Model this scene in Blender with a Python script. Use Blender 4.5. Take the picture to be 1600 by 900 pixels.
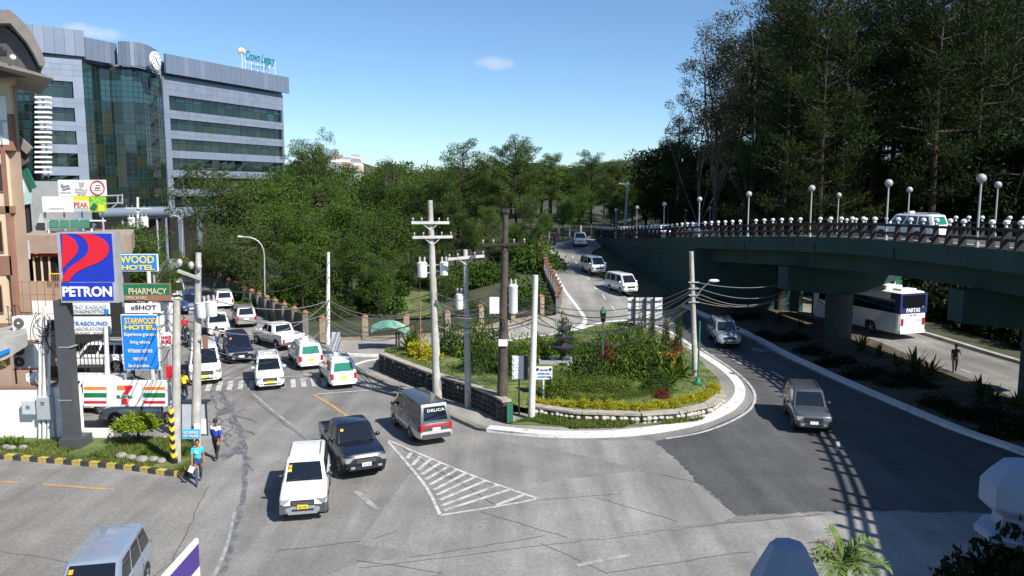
import bpy, bmesh, math, random
from mathutils import Vector, Matrix, noise
sin, cos, pi = math.sin, math.cos, math.pi
R = math.radians
V = Vector
for o in list(bpy.data.objects): bpy.data.objects.remove(o)
S = bpy.context.scene
COL = S.collection
# ---------------- camera, sky, sun, exposure ----------------
F = 1230.0; CZ = 11.0; PITCH = math.atan(155 / F)
cam = bpy.data.cameras.new('camera'); cam.sensor_width = 36; cam.lens = F / 1600 * 36
cam.clip_start = 0.1; cam.clip_end = 6000
camo = bpy.data.objects.new('camera', cam); COL.objects.link(camo)
camo.location = (0, 0, CZ); camo.rotation_euler = (pi / 2 - PITCH, 0, 0)
S.camera = camo
SUN_EL = R(43); SUN_AZ = math.atan2(0.735, -0.68)      # towards the sun, from +Y clockwise
SUN_DIR = V((sin(SUN_AZ) * cos(SUN_EL), cos(SUN_AZ) * cos(SUN_EL), sin(SUN_EL)))
W = bpy.data.worlds.new('World'); S.world = W; W.use_nodes = True
wn = W.node_tree.nodes; wl = W.node_tree.links; wn.clear()
sky = wn.new('ShaderNodeTexSky'); sky.sky_type = 'NISHITA'; sky.sun_disc = False
sky.sun_elevation = SUN_EL; sky.sun_rotation = SUN_AZ; sky.altitude = 1400
sky.air_density = 1.0; sky.dust_density = 0.6; sky.ozone_density = 2.0
wbg = wn.new('ShaderNodeBackground'); wbg.inputs['Strength'].default_value = 0.069
wo = wn.new('ShaderNodeOutputWorld')
geo = wn.new('ShaderNodeTexCoord')
def wmath(op, a, b=None):
    n = wn.new('ShaderNodeMath'); n.operation = op
    for i, x in enumerate((a, b)):
        if x is None: continue
        if isinstance(x, (int, float)): n.inputs[i].default_value = x
        else: wl.new(x, n.inputs[i])
    return n.outputs[0]
nz = wn.new('ShaderNodeTexNoise'); nz.inputs['Scale'].default_value = 26; nz.inputs['Detail'].default_value = 6
wl.new(geo.outputs['Generated'], nz.inputs['Vector'])
cmask = None
for (cx, cy, w_, h_, amt) in ((168, 50, .034, .010, .75), (772, 99, .026, .009, .38)):
    dx = (cx - 800) / F; dz = math.tan(math.atan((450 - cy) / F) - PITCH)
    d = V((dx, 1, dz)).normalized()
    sp = wn.new('ShaderNodeSeparateXYZ'); wl.new(geo.outputs['Generated'], sp.inputs[0])
    ax = wmath('DIVIDE', wmath('SUBTRACT', sp.outputs[0], d.x), w_)
    az = wmath('DIVIDE', wmath('SUBTRACT', sp.outputs[2], d.z), h_)
    q = wmath('ADD', wmath('MULTIPLY', ax, ax), wmath('MULTIPLY', az, az))
    q = wmath('SUBTRACT', 1.0, q)
    q = wmath('ADD', q, wmath('MULTIPLY', wmath('SUBTRACT', nz.outputs[0], 0.55), 2.6))
    yy = wmath('GREATER_THAN', sp.outputs[1], 0)
    q = wmath('MULTIPLY', wmath('MULTIPLY', q, yy), amt)
    cl = wn.new('ShaderNodeClamp'); wl.new(q, cl.inputs[0]); cl.inputs[2].default_value = amt
    cmask = cl.outputs[0] if cmask is None else wmath('MAXIMUM', cmask, cl.outputs[0])
mx = wn.new('ShaderNodeMix'); mx.data_type = 'RGBA'
wl.new(cmask, mx.inputs[0]); tint = wn.new('ShaderNodeMix'); tint.data_type = 'RGBA'; tint.blend_type = 'MULTIPLY'; tint.inputs[0].default_value = 1
wl.new(sky.outputs[0], tint.inputs[6]); tint.inputs[7].default_value = (1.04, 1.25, 1.42, 1); wl.new(tint.outputs[2], mx.inputs[6]); mx.inputs[7].default_value = (8.2, 8.6, 9.4, 1)
wl.new(mx.outputs[2], wbg.inputs[0]); wl.new(wbg.outputs[0], wo.inputs[0])
sl = bpy.data.lights.new('sun', 'SUN'); sl.energy = 5.0; sl.angle = R(0.53); sl.color = (1, .955, .88)
so = bpy.data.objects.new('sun', sl); COL.objects.link(so)
so.rotation_euler = (-SUN_DIR).to_track_quat('-Z', 'Y').to_euler(); so.location = (40, -40, 60)
S.view_settings.view_transform = 'Standard'; S.view_settings.look = 'None'
S.view_settings.exposure = 0.62; S.view_settings.gamma = 1
S.render.resolution_x = 1024; S.render.resolution_y = 576
S.render.engine = 'CYCLES'
S.cycles.max_bounces = 5; S.cycles.diffuse_bounces = 2; S.cycles.glossy_bounces = 3
S.cycles.transmission_bounces = 3; S.cycles.transparent_max_bounces = 6
# ---------------- pixel <-> world ----------------
CP, SP = cos(PITCH), sin(PITCH)
def ray(u, v):
    a = (u - 800) / F; b = (450 - v) / F
    return V((a, CP + b * SP, -SP + b * CP))
def G(u, v, z=0.0):
    d = ray(u, v); t = (z - CZ) / d.z
    return V((0, 0, CZ)) + d * t
def P(u, v, Y):
    d = ray(u, v); return V((0, 0, CZ)) + d * (Y / d.y)
def sstep(a, b, x):
    t = min(1, max(0, (x - a) / (b - a))); return t * t * (3 - 2 * t)
def lerp(a, b, t): return a + (b - a) * t
def table(tb, x):
    if x <= tb[0][0]: return tb[0][1]
    for (x0, y0), (x1, y1) in zip(tb, tb[1:]):
        if x <= x1: return lerp(y0, y1, (x - x0) / (x1 - x0))
    return tb[-1][1]
RT = [(52, 0), (62, .5), (70, 1.2), (80, 2.3), (97, 3.9), (120, 5.2), (160, 6), (300, 6)]
def H(x, y):
    r = table(RT, y)
    z = r * sstep(-9, 0, x) * lerp(1, .35, sstep(15, 24, x))
    xh = 37 - max(0, y - 58) * .22
    z += 13 * sstep(0, 42, x - xh) * sstep(20, 40, y)
    z += 5 * sstep(120, 220, y) * sstep(-30, -60, x)
    z += 7 * sstep(260, 480, y) + 19 * math.exp(-((x + 118) / 50) ** 2 - ((y - 520) / 120) ** 2)
    z += 26 * math.exp(-((x - 130) / 90) ** 2 - ((y - 900) / 160) ** 2)
    return z
def GP(u, v):
    d = ray(u, v); o = V((0, 0, CZ)); t = 5.0; pt = t
    while t < 900:
        p = o + d * t
        if p.z <= H(p.x, p.y):
            a, b = pt, t
            for _ in range(24):
                m = (a + b) / 2; q = o + d * m
                if q.z <= H(q.x, q.y): b = m
                else: a = m
            q = o + d * b; return V((q.x, q.y, H(q.x, q.y)))
        pt = t; t += .5
    return P(u, v, 300)
# ---------------- mesh builder ----------------
class MB:
    def __init__(s): s.v = []; s.f = []; s.m = []; s.mi = 0
    def mat(s, i): s.mi = i; return s
    def add(s, vs, fs):
        k = len(s.v); s.v.extend([tuple(x) for x in vs])
        for f in fs: s.f.append([i + k for i in f]); s.m.append(s.mi)
        return s
    def quad(s, a, b, c, d): return s.add([a, b, c, d], [(0, 1, 2, 3)])
    def box(s, c, sz, rz=0, M=None):
        hx, hy, hz = sz[0] / 2, sz[1] / 2, sz[2] / 2
        vs = [V((x, y, z)) for z in (-hz, hz) for x, y in ((-hx, -hy), (hx, -hy), (hx, hy), (-hx, hy))]
        if M is None: M = Matrix.Rotation(rz, 3, 'Z')
        c = V(c)
        return s.add([c + M @ p for p in vs], [(3, 2, 1, 0), (4, 5, 6, 7), (0, 1, 5, 4), (1, 2, 6, 5), (2, 3, 7, 6), (3, 0, 4, 7)])
    def bb(s, x0, x1, y0, y1, z0, z1): return s.box(((x0 + x1) / 2, (y0 + y1) / 2, (z0 + z1) / 2), (abs(x1 - x0), abs(y1 - y0), abs(z1 - z0)))
    def beam(s, a, b, w, h, up=V((0, 0, 1))):
        a, b = V(a), V(b); d = (b - a); L = d.length
        if L < 1e-6: return s
        d.normalize()
        if abs(d.dot(up)) > .98: up = V((0, 1, 0))
        sx = d.cross(up).normalized(); uz = sx.cross(d)
        M = Matrix((sx, d, uz)).transposed()
        return s.box((a + b) / 2, (w, L, h), M=M)
    def tube(s, pts, r, n=8, cap=True, r1=None):
        pts = [V(p) for p in pts]; m = len(pts)
        rs = r if isinstance(r, (list, tuple)) else [lerp(r, r if r1 is None else r1, i / max(1, m - 1)) for i in range(m)]
        k = len(s.v); px = None
        for i, p in enumerate(pts):
            d = (pts[min(i + 1, m - 1)] - pts[max(i - 1, 0)])
            if d.length < 1e-9: d = V((0, 0, 1))
            d.normalize()
            if px is None:
                ref = V((1, 0, 0)) if abs(d.x) < .9 else V((0, 1, 0))
                px = (ref - d * ref.dot(d)).normalized()
            else:
                px = (px - d * px.dot(d)).normalized()
            py = d.cross(px)
            for j in range(n):
                a = 2 * pi * j / n; s.v.append(tuple(p + (px * cos(a) + py * sin(a)) * rs[i]))
        for i in range(m - 1):
            for j in range(n):
                s.f.append([k + i * n + j, k + i * n + (j + 1) % n, k + (i + 1) * n + (j + 1) % n, k + (i + 1) * n + j]); s.m.append(s.mi)
        if cap:
            s.f.append([k + j for j in range(n)][::-1]); s.m.append(s.mi)
            s.f.append([k + (m - 1) * n + j for j in range(n)]); s.m.append(s.mi)
        return s
    def lathe(s, prof, c=(0, 0, 0), n=16, a0=0):
        k = len(s.v); c = V(c)
        for (r, z) in prof:
            for j in range(n):
                a = a0 + 2 * pi * j / n; s.v.append((c.x + r * cos(a), c.y + r * sin(a), c.z + z))
        for i in range(len(prof) - 1):
            for j in range(n):
                s.f.append([k + i * n + j, k + i * n + (j + 1) % n, k + (i + 1) * n + (j + 1) % n, k + (i + 1) * n + j]); s.m.append(s.mi)
        s.f.append([k + j for j in range(n)][::-1]); s.m.append(s.mi)
        s.f.append([k + (len(prof) - 1) * n + j for j in range(n)]); s.m.append(s.mi)
        return s
    def ball(s, c, r, n=10, m=6, sc=(1, 1, 1)):
        prof = [(max(1e-4, sin(pi * i / m)), -cos(pi * i / m)) for i in range(m + 1)]
        k = len(s.v); s.lathe(prof, (0, 0, 0), n)
        for i in range(k, len(s.v)):
            x, y, z = s.v[i]; s.v[i] = (c[0] + x * r * sc[0], c[1] + y * r * sc[1], c[2] + z * r * sc[2])
        return s
    def prism(s, poly, z0, z1):
        n = len(poly); vs = [(p[0], p[1], z0) for p in poly] + [(p[0], p[1], z1) for p in poly]
        fs = [list(range(n))[::-1], list(range(n, 2 * n))] + [(i, (i + 1) % n, n + (i + 1) % n, n + i) for i in range(n)]
        return s.add(vs, fs)
    def extr(s, poly, d):
        poly = [V(p) for p in poly]; d = V(d); n = len(poly)
        return s.add(poly + [p + d for p in poly], [list(range(n))[::-1], list(range(n, 2 * n))] + [(i, (i + 1) % n, n + (i + 1) % n, n + i) for i in range(n)])
    def xf(s, M, k=0):
        for i in range(k, len(s.v)): s.v[i] = tuple(M @ V(s.v[i]))
        return s
    def mesh(s, name, mats, smooth=None):
        me = bpy.data.meshes.new(name); me.from_pydata(s.v, [], s.f)
        if not isinstance(mats, (list, tuple)): mats = [mats]
        for m in mats: me.materials.append(M_(m))
        if len(mats) > 1: me.polygons.foreach_set('material_index', s.m)
        me.update()
        if smooth is not None:
            me.polygons.foreach_set('use_smooth', [True] * len(me.polygons))
            if smooth < 180: me.set_sharp_from_angle(angle=R(smooth))
        return me
    def build(s, name, mats, parent=None, smooth=None):
        return link(name, s.mesh(name, mats, smooth), parent)
def link(name, me, parent=None, loc=None, rz=None):
    o = bpy.data.objects.new(name, me); COL.objects.link(o)
    if parent is not None: o.parent = parent
    if loc is not None: o.location = loc
    if rz is not None: o.rotation_euler = (0, 0, rz)
    return o
def tag(o, label, cat, group=None):
    o['label'] = label; o['category'] = cat
    if group: o['group'] = group
    return o
def thing(name, label, cat, loc=(0, 0, 0), rz=0, group=None):
    o = bpy.data.objects.new(name, None); COL.objects.link(o); o.empty_display_size = .3
    o.location = loc; o.rotation_euler = (0, 0, rz)
    return tag(o, label, cat, group)
def struct(o, kind='structure'): o['kind'] = kind; return o
def dup(o, parent=None):
    c = o.copy(); COL.objects.link(c); c.parent = parent
    for ch in o.children: dup(ch, c)
    return c
# ---------------- materials ----------------
MATS = {}
def M_(m): return MATS[m] if isinstance(m, str) else m
def nodes(name):
    m = bpy.data.materials.new(name); m.use_nodes = True; MATS[name] = m
    nt = m.node_tree; b = nt.nodes['Principled BSDF']
    return m, nt, b
def ramp(nt, src, stops):
    r = nt.nodes.new('ShaderNodeValToRGB'); nt.links.new(src, r.inputs[0])
    e = r.color_ramp.elements
    while len(e) < len(stops): e.new(.5)
    for i, (p, c) in enumerate(stops):
        e[i].position = p; e[i].color = (c[0], c[1], c[2], 1) if isinstance(c, (tuple, list)) else (c, c, c, 1)
    return r.outputs[0]
def noi(nt, scale, detail=4, coord='Object', sc=None, rough=.55):
    tc = nt.nodes.new('ShaderNodeTexCoord'); n = nt.nodes.new('ShaderNodeTexNoise')
    src = tc.outputs[coord]
    if coord == 'World':
        pass
    if sc:
        mp = nt.nodes.new('ShaderNodeMapping'); mp.inputs['Scale'].default_value = sc[:3]
        if len(sc) > 3: mp.inputs['Rotation'].default_value = (0, 0, sc[3])
        nt.links.new(src, mp.inputs[0]); src = mp.outputs[0]
    nt.links.new(src, n.inputs['Vector'])
    n.inputs['Scale'].default_value = scale; n.inputs['Detail'].default_value = detail; n.inputs['Roughness'].default_value = rough
    return n.outputs[0]
def mixc(nt, f, a, b, mode='MIX'):
    x = nt.nodes.new('ShaderNodeMix'); x.data_type = 'RGBA'; x.blend_type = mode
    for i, q in ((0, f), (6, a), (7, b)):
        if hasattr(q, 'is_output'): nt.links.new(q, x.inputs[i])
        elif i == 0: x.inputs[0].default_value = q
        else: x.inputs[i].default_value = (q[0], q[1], q[2], 1)
    return x.outputs[2]
def mk(name, col, rough=.6, metal=0, var=.12, scale=2.5, bump=0, spec=.5, coat=0, dirt=None, bscale=None):
    m, nt, b = nodes(name)
    b.inputs['Roughness'].default_value = rough; b.inputs['Metallic'].default_value = metal
    b.inputs['Specular IOR Level'].default_value = spec
    if coat: b.inputs['Coat Weight'].default_value = coat; b.inputs['Coat Roughness'].default_value = .05
    if var:
        n = noi(nt, scale, 5)
        lo = [c * (1 - var) for c in col]; hi = [min(1, c * (1 + var)) for c in col]
        c = ramp(nt, n, [(.3, lo), (.7, hi)])
        if dirt:
            n2 = noi(nt, scale * .7, 6, sc=(1, 1, .18))
            c = mixc(nt, ramp(nt, n2, [(.5, 0.0), (.72, dirt[1])]), c, dirt[0])
        nt.links.new(c, b.inputs['Base Color'])
    else: b.inputs['Base Color'].default_value = (*col, 1)
    if bump:
        bp = nt.nodes.new('ShaderNodeBump'); bp.inputs['Strength'].default_value = bump; bp.inputs['Distance'].default_value = .02
        nt.links.new(noi(nt, bscale or scale * 8, 4), bp.inputs['Height']); nt.links.new(bp.outputs[0], b.inputs['Normal'])
    return m
def leafmat(name, c1, c2, c3=None, trans=.35, rough=.6, scale=.45):
    m, nt, b = nodes(name)
    n = noi(nt, scale, 3)
    oi = nt.nodes.new('ShaderNodeObjectInfo')
    c = ramp(nt, n, [(.32, c1), (.68, c2)])
    if c3: c = mixc(nt, ramp(nt, oi.outputs['Random'], [(.0, 0.0), (1, .75)]), c, c3)
    nf = noi(nt, 9, 2); c = mixc(nt, .5, c, ramp(nt, nf, [(.3, .35), (.7, .75)]), 'OVERLAY')
    nt.links.new(c, b.inputs['Base Color']); b.inputs['Roughness'].default_value = rough
    b.inputs['Specular IOR Level'].default_value = .1
    t = nt.nodes.new('ShaderNodeBsdfTranslucent'); nt.links.new(c, t.inputs[0])
    ms = nt.nodes.new('ShaderNodeMixShader'); ms.inputs[0].default_value = trans
    nt.links.new(b.outputs[0], ms.inputs[1]); nt.links.new(t.outputs[0], ms.inputs[2])
    nt.links.new(ms.outputs[0], nt.nodes['Material Output'].inputs[0])
    return m
def roadmat(name, base, streak_rot, contrast=.28, warm=(1, .972, .925), spots=.4):
    m, nt, b = nodes(name)
    big = noi(nt, .11, 5); mid = noi(nt, .55, 6); st = noi(nt, .5, 6, sc=(1.7, .12, 1, streak_rot)); fine = noi(nt, 22, 3)
    bc = [base * k for k in warm]
    c = ramp(nt, big, [(.3, [x * (1 - contrast) for x in bc]), (.7, [x * (1 + contrast * .8) for x in bc])])
    c = mixc(nt, .85, c, ramp(nt, st, [(.32, .36), (.68, .62)]), 'OVERLAY')
    c = mixc(nt, .6, c, ramp(nt, mid, [(.3, .38), (.7, .62)]), 'OVERLAY')
    c = mixc(nt, .55, c, ramp(nt, fine, [(.3, .3), (.7, .7)]), 'OVERLAY')
    c = mixc(nt, .6, c, ramp(nt, noi(nt, 7, 5, rough=.7), [(.3, .34), (.7, .66)]), 'OVERLAY')
    sp = noi(nt, 1.3, 7, rough=.7)
    c = mixc(nt, ramp(nt, sp, [(.62, 0.0), (.75, spots)]), c, [x * .45 for x in bc])
    nt.links.new(c, b.inputs['Base Color']); b.inputs['Roughness'].default_value = .85; b.inputs['Specular IOR Level'].default_value = .3
    bp = nt.nodes.new('ShaderNodeBump'); bp.inputs['Strength'].default_value = .25; bp.inputs['Distance'].default_value = .02
    nt.links.new(fine, bp.inputs['Height']); nt.links.new(bp.outputs[0], b.inputs['Normal'])
    return m
roadmat('concrete_road', .205, 0.35, .2)
roadmat('concrete_worn', .235, -0.9, .2)
roadmat('concrete_apron', .195, 1.2, .12, (1, .97, .9), .25)
roadmat('asphalt', .082, -0.1, .2, (1, 1, 1.02), .3)
roadmat('ramp_concrete', .24, 0.0, .2)
roadmat('pavement', .28, .4, .18, (1, .95, .86), .3)
def paintmat(name, col, wear=.55):
    m, nt, b = nodes(name)
    n = noi(nt, 2.2, 8, rough=.75)
    c = mixc(nt, ramp(nt, n, [(wear - .06, 0.0), (wear + .1, .9)]), col, (.2, .197, .19))
    nt.links.new(c, b.inputs['Base Color']); b.inputs['Roughness'].default_value = .7
paintmat('road_white', (.5, .5, .48), .52); paintmat('road_yellow', (.5, .27, .06), .5); paintmat('kerb_white', (.62, .62, .6), .6)
paintmat('road_white_faded', (.36, .36, .35), .46)
mk('crack', (.085, .082, .078), .9, var=.3, scale=4)
paintmat('wet', (.095, .095, .11), .5)
mk('ground', (.045, .052, .024), .95, var=.5, scale=.3, bump=.4, bscale=3)
mk('pylon_grey', (.065, .068, .075), .5, var=.1)
mk('pier_dark', (.06, .065, .06), .9, var=.25)
mk('kerb_yellow', (.5, .36, .05), .7, var=.2, scale=4, dirt=((.2, .19, .17), .6)); mk('kerb_black', (.04, .04, .04), .8, var=.3, scale=4)
mk('rock', (.24, .225, .2), .9, var=.4, scale=3, bump=.5)
mk('soil', (.07, .055, .035), .95, var=.35, scale=1.2, bump=.4)
mk('grass_base', (.10, .13, .035), .95, var=.45, scale=1.1, bump=.5, bscale=10)
mk('concrete', (.36, .35, .32), .85, var=.22, scale=1.2, bump=.15, dirt=((.16, .15, .13), .5))
mk('concrete_dark', (.2, .195, .18), .9, var=.25, scale=1.0, bump=.15)
mk('pole_grey', (.42, .40, .36), .85, var=.22, scale=3, dirt=((.16, .14, .12), .6))
mk('pole_white', (.62, .61, .57), .8, var=.12, scale=3, dirt=((.3, .28, .25), .5))
mk('pole_wood', (.07, .055, .045), .9, var=.4, scale=3, bump=.3)
mk('white_wall', (.80, .79, .76), .75, var=.05, scale=.8, dirt=((.5, .48, .43), .45))
mk('white_paint', (.74, .74, .73), .45, var=.04, dirt=((.5, .47, .43), .4))
mk('sign_white', (.78, .78, .77), .4, var=.04, dirt=((.55, .53, .5), .35))
mk('black_paint', (.018, .018, .02), .45, var=.2)
mk('dark_metal', (.03, .03, .032), .5, var=.2)
mk('steel', (.45, .46, .47), .35, .8, var=.12)
mk('galv', (.48, .49, .5), .45, .4, var=.12)
mk('grey_paint', (.36, .38, .4), .5, var=.1)
mk('boxgrey', (.45, .49, .53), .5, var=.08)
mk('cable', (.03, .03, .032), .6, var=.1)
mk('cable_pale', (.22, .22, .22), .6, var=.1)
mk('rubber', (.02, .02, .02), .85, var=.2)
mk('rim', (.5, .5, .52), .3, .8, var=.05)
mk('plastic_black', (.022, .022, .025), .55, var=.1)
mk('chrome', (.7, .7, .72), .12, 1, var=0)
mk('red', (.62, .015, .03), .4, var=.05); mk('blue', (.012, .035, .42), .4, var=.05); mk('signblue', (.015, .22, .72), .4, var=.04)
mk('signblue_pale', (.08, .42, .72), .45, var=.05)
mk('yellow', (.85, .62, .04), .45, var=.05); mk('orange', (.85, .22, .03), .5, var=.05); mk('green', (.01, .16, .07), .45, var=.08)
mk('navy', (.02, .03, .12), .4, var=.05); mk('purple', (.07, .035, .24), .45, var=.05); mk('teal', (.0, .16, .17), .4, var=.05)
mk('lime', (.25, .5, .06), .45, var=.4, scale=5); mk('amber', (.75, .33, .03), .35, var=.05)
mk('flyover_green', (.012, .048, .04), .75, var=.25, scale=.5, dirt=((.03, .05, .045), .7))
mk('railing_brown', (.024, .016, .016), .7, var=.25, scale=2)
mk('finial_white', (.7, .7, .68), .6, var=.05, scale=2)
mk('globe', (.36, .36, .36), .35, var=.08)
mk('lamp_post_grey', (.42, .41, .39), .5, .2, var=.1)
mk('brick_cap', (.27, .10, .06), .8, var=.25, scale=3); mk('stone_post', (.25, .20, .145), .9, var=.3, scale=4, bump=.3)
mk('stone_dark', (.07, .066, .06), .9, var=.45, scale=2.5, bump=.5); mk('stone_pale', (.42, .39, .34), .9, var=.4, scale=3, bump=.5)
mk('mortar', (.05, .047, .042), .95, var=.3)
mk('stonecap', (.33, .30, .25), .9, var=.25, scale=2, bump=.3)
mk('black_stone', (.03, .03, .03), .6, var=.3)
mk('bark', (.034, .025, .019), .95, var=.45, scale=3, bump=.5); mk('bark_pale', (.11, .095, .078), .9, var=.35, scale=2, bump=.3)
mk('tan', (.36, .26, .19), .8, var=.1, scale=.8); mk('cream', (.62, .50, .34), .8, var=.06, scale=.8); mk('brown_frame', (.27, .135, .09), .75, var=.12, scale=1)
mk('roof_grey', (.25, .22, .2), .6, var=.12); mk('roof_brown', (.33, .25, .2), .7, var=.12, dirt=((.5, .48, .44), .5))
mk('soffit', (.1, .09, .085), .7, var=.1)
mk('pale_blue', (.36, .52, .56), .7, var=.06, scale=1); mk('roof_green', (.02, .14, .085), .5, var=.1)
mk('hotel_panel', (.225, .265, .335), .45, .25, var=.05, scale=.4); mk('hotel_panel_b', (.205, .24, .31), .45, .25, var=.05, scale=.4)
mk('fascia_panel', (.19, .23, .30), .4, .35, var=.05, scale=.4)
mk('skin', (.30, .15, .085), .6, var=.08); mk('hair', (.012, .01, .009), .6, var=.2)
mk('ac_white', (.75, .75, .72), .5, var=.05); mk('fan_grey', (.1, .095, .085), .6, var=.1)
mk('tarp', (.12, .3, .22), .6, var=.4, scale=2.5, dirt=((.5, .48, .44), .8))
mk('asphalt_roof', (.2, .2, .19), .9, var=.3, scale=1)
def glassmat(name, col, rough=.06, spec=.7, metal=0.0):
    m, nt, b = nodes(name)
    b.inputs['Base Color'].default_value = (*col, 1); b.inputs['Roughness'].default_value = rough
    b.inputs['Specular IOR Level'].default_value = spec; b.inputs['Metallic'].default_value = metal
glassmat('car_glass', (.008, .010, .014), .03, 1.0); glassmat('car_glass_green', (.01, .16, .10), .15)
glassmat('dark_glass', (.01, .011, .012), .08)
glassmat('hotel_glass', (.008, .026, .024), .04, 1.0); glassmat('hotel_glass_b', (.006, .016, .013), .05, .9); glassmat('hotel_glass_c', (.012, .055, .06), .03, 1.0)
glassmat('hotel_glass_d', (.022, .028, .014), .1, .8)
glassmat('lamp_glass', (.27, .28, .30), .08); glassmat('tail_red', (.4, .01, .012), .15); glassmat('window_dark', (.03, .028, .026), .1)
glassmat('water', (.02, .08, .2), .05)
for nm, c, met in (('car_white', (.78, .78, .77), 0), ('car_black', (.006, .008, .016), 0), ('car_silver', (.42, .45, .49), .55), ('car_grey', (.11, .12, .14), .5),
                   ('car_beige', (.34, .34, .33), .4), ('car_navy', (.012, .016, .05), .2), ('car_blue', (.02, .05, .2), 0), ('car_steelblue', (.36, .43, .52), .5),
                   ('car_dkgrey', (.09, .095, .1), .4), ('car_red', (.45, .02, .03), 0), ('car_pale', (.5, .5, .49), .1)):
    mk(nm, c, .32, met, var=.02, coat=.8, scale=1)
# ---------------- terrain and roads ----------------
def axis(lo, hi, step, far, g=1.35):
    a = []; x = lo
    while x <= hi + 1e-6: a.append(x); x += step
    d = step; x = hi
    while x < far: d *= g; x += d; a.append(x)
    d = step; x = lo; b = []
    while x > -far: d *= g; x -= d; b.append(x)
    return b[::-1] + a
def terrain():
    xs = axis(-90, 110, 2.5, 2600); ys = [y for y in axis(-10, 170, 2.5, 2600)]
    mb = MB(); nx = len(xs)
    vs = [(x, y, H(x, y) - .14) for y in ys for x in xs]
    fs = [(j * nx + i, j * nx + i + 1, (j + 1) * nx + i + 1, (j + 1) * nx + i) for j in range(len(ys) - 1) for i in range(nx - 1)]
    mb.add(vs, fs)
    struct(mb.build('ground', 'ground', smooth=180))
terrain()
def sheet(name, pts, layer, mat, parent=None, maxlen=4.0, zf=H, kind='structure'):
    bm = bmesh.new()
    vs = [bm.verts.new((p[0], p[1], 0)) for p in pts]
    es = [bm.edges.new((vs[i], vs[(i + 1) % len(vs)])) for i in range(len(vs))]
    bmesh.ops.triangle_fill(bm, edges=es, use_beauty=True, use_dissolve=False)
    for _ in range(7):
        lg = [e for e in bm.edges if e.calc_length() > maxlen]
        if not lg: break
        bmesh.ops.subdivide_edges(bm, edges=lg, cuts=1)
        bmesh.ops.triangulate(bm, faces=bm.faces[:])
    for v in bm.verts: v.co.z = zf(v.co.x, v.co.y) + layer
    bmesh.ops.recalc_face_normals(bm, faces=bm.faces[:])
    if bm.faces and sum(f.normal.z for f in bm.faces) < 0: bmesh.ops.reverse_faces(bm, faces=bm.faces[:])
    me = bpy.data.meshes.new(name); bm.to_mesh(me); bm.free(); me.materials.append(M_(mat))
    o = link(name, me, parent)
    if parent is None and kind: struct(o, kind)
    return o
def pxs(l): return [GP(u, v) for u, v in l]
def smooth_path(pts, n=6):
    pts = [V(p) for p in pts]; out = []
    for i in range(len(pts) - 1):
        p0, p1, p2, p3 = pts[max(i - 1, 0)], pts[i], pts[i + 1], pts[min(i + 2, len(pts) - 1)]
        for k in range(n):
            t = k / n
            out.append(.5 * ((2 * p1) + (p2 - p0) * t + (2 * p0 - 5 * p1 + 4 * p2 - p3) * t * t + (3 * p1 - p0 - 3 * p2 + p3) * t ** 3))
    out.append(pts[-1]); return out
def offs(path, d):
    out = []
    for i, p in enumerate(path):
        t = (path[min(i + 1, len(path) - 1)] - path[max(i - 1, 0)]); t.z = 0; t.normalize()
        out.append(V((p.x - t.y * d, p.y + t.x * d, p.z)))
    return out
def resample(path, step):
    out = [path[0].copy()]; acc = 0
    for a, b in zip(path, path[1:]):
        L = (b - a).length; 
        while acc + L >= step:
            t = (step - acc) / L; a = a.lerp(b, t); out.append(a.copy()); L = (b - a).length; acc = 0
        acc += L
    return out
def ribbon(name, path, d0, d1, layer, mat, parent=None, zf=H, z1=None):
    """strip between offsets d0,d1 (left positive) of a path; z1 gives a solid (kerb) top height"""
    a = offs(path, d0); b = offs(path, d1); mb = MB(); n = len(path)
    za = [zf(p.x, p.y) + layer for p in path]
    if z1 is None:
        mb.add([(p.x, p.y, z) for p, z in zip(a, za)] + [(p.x, p.y, z) for p, z in zip(b, za)], [(i, n + i, n + i + 1, i + 1) for i in range(n - 1)])
    else:
        vs = []
        for p, q, z in zip(a, b, za): vs += [(p.x, p.y, z), (p.x, p.y, z + z1), (q.x, q.y, z + z1), (q.x, q.y, z)]
        fs = [(0, 1, 2, 3), tuple(4 * (n - 1) + k for k in (3, 2, 1, 0))]
        for i in range(n - 1):
            for k in range(4): fs.append((4 * i + k, 4 * i + 4 + k, 4 * i + 4 + (k + 1) % 4, 4 * i + (k + 1) % 4))
        mb.add(vs, fs)
    o = mb.build(name, mat, parent)
    if parent is None: struct(o)
    return o
# concrete carriageway under everything
road = sheet('road', [V((-34, 4, 0)), V((26, 4, 0)), V((24, 30, 0)), V((22, 50, 0)), V((19, 62, 0)), GP(1000, 478), GP(905, 497), GP(860, 528), GP(700, 538), GP(520, 548),
                      GP(440, 497), GP(400, 472), GP(350, 441), GP(300, 412), GP(276, 398), GP(236, 400), GP(225, 440), GP(215, 500), V((-30, 45, 0))], 0.0, 'concrete_road')
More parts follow.
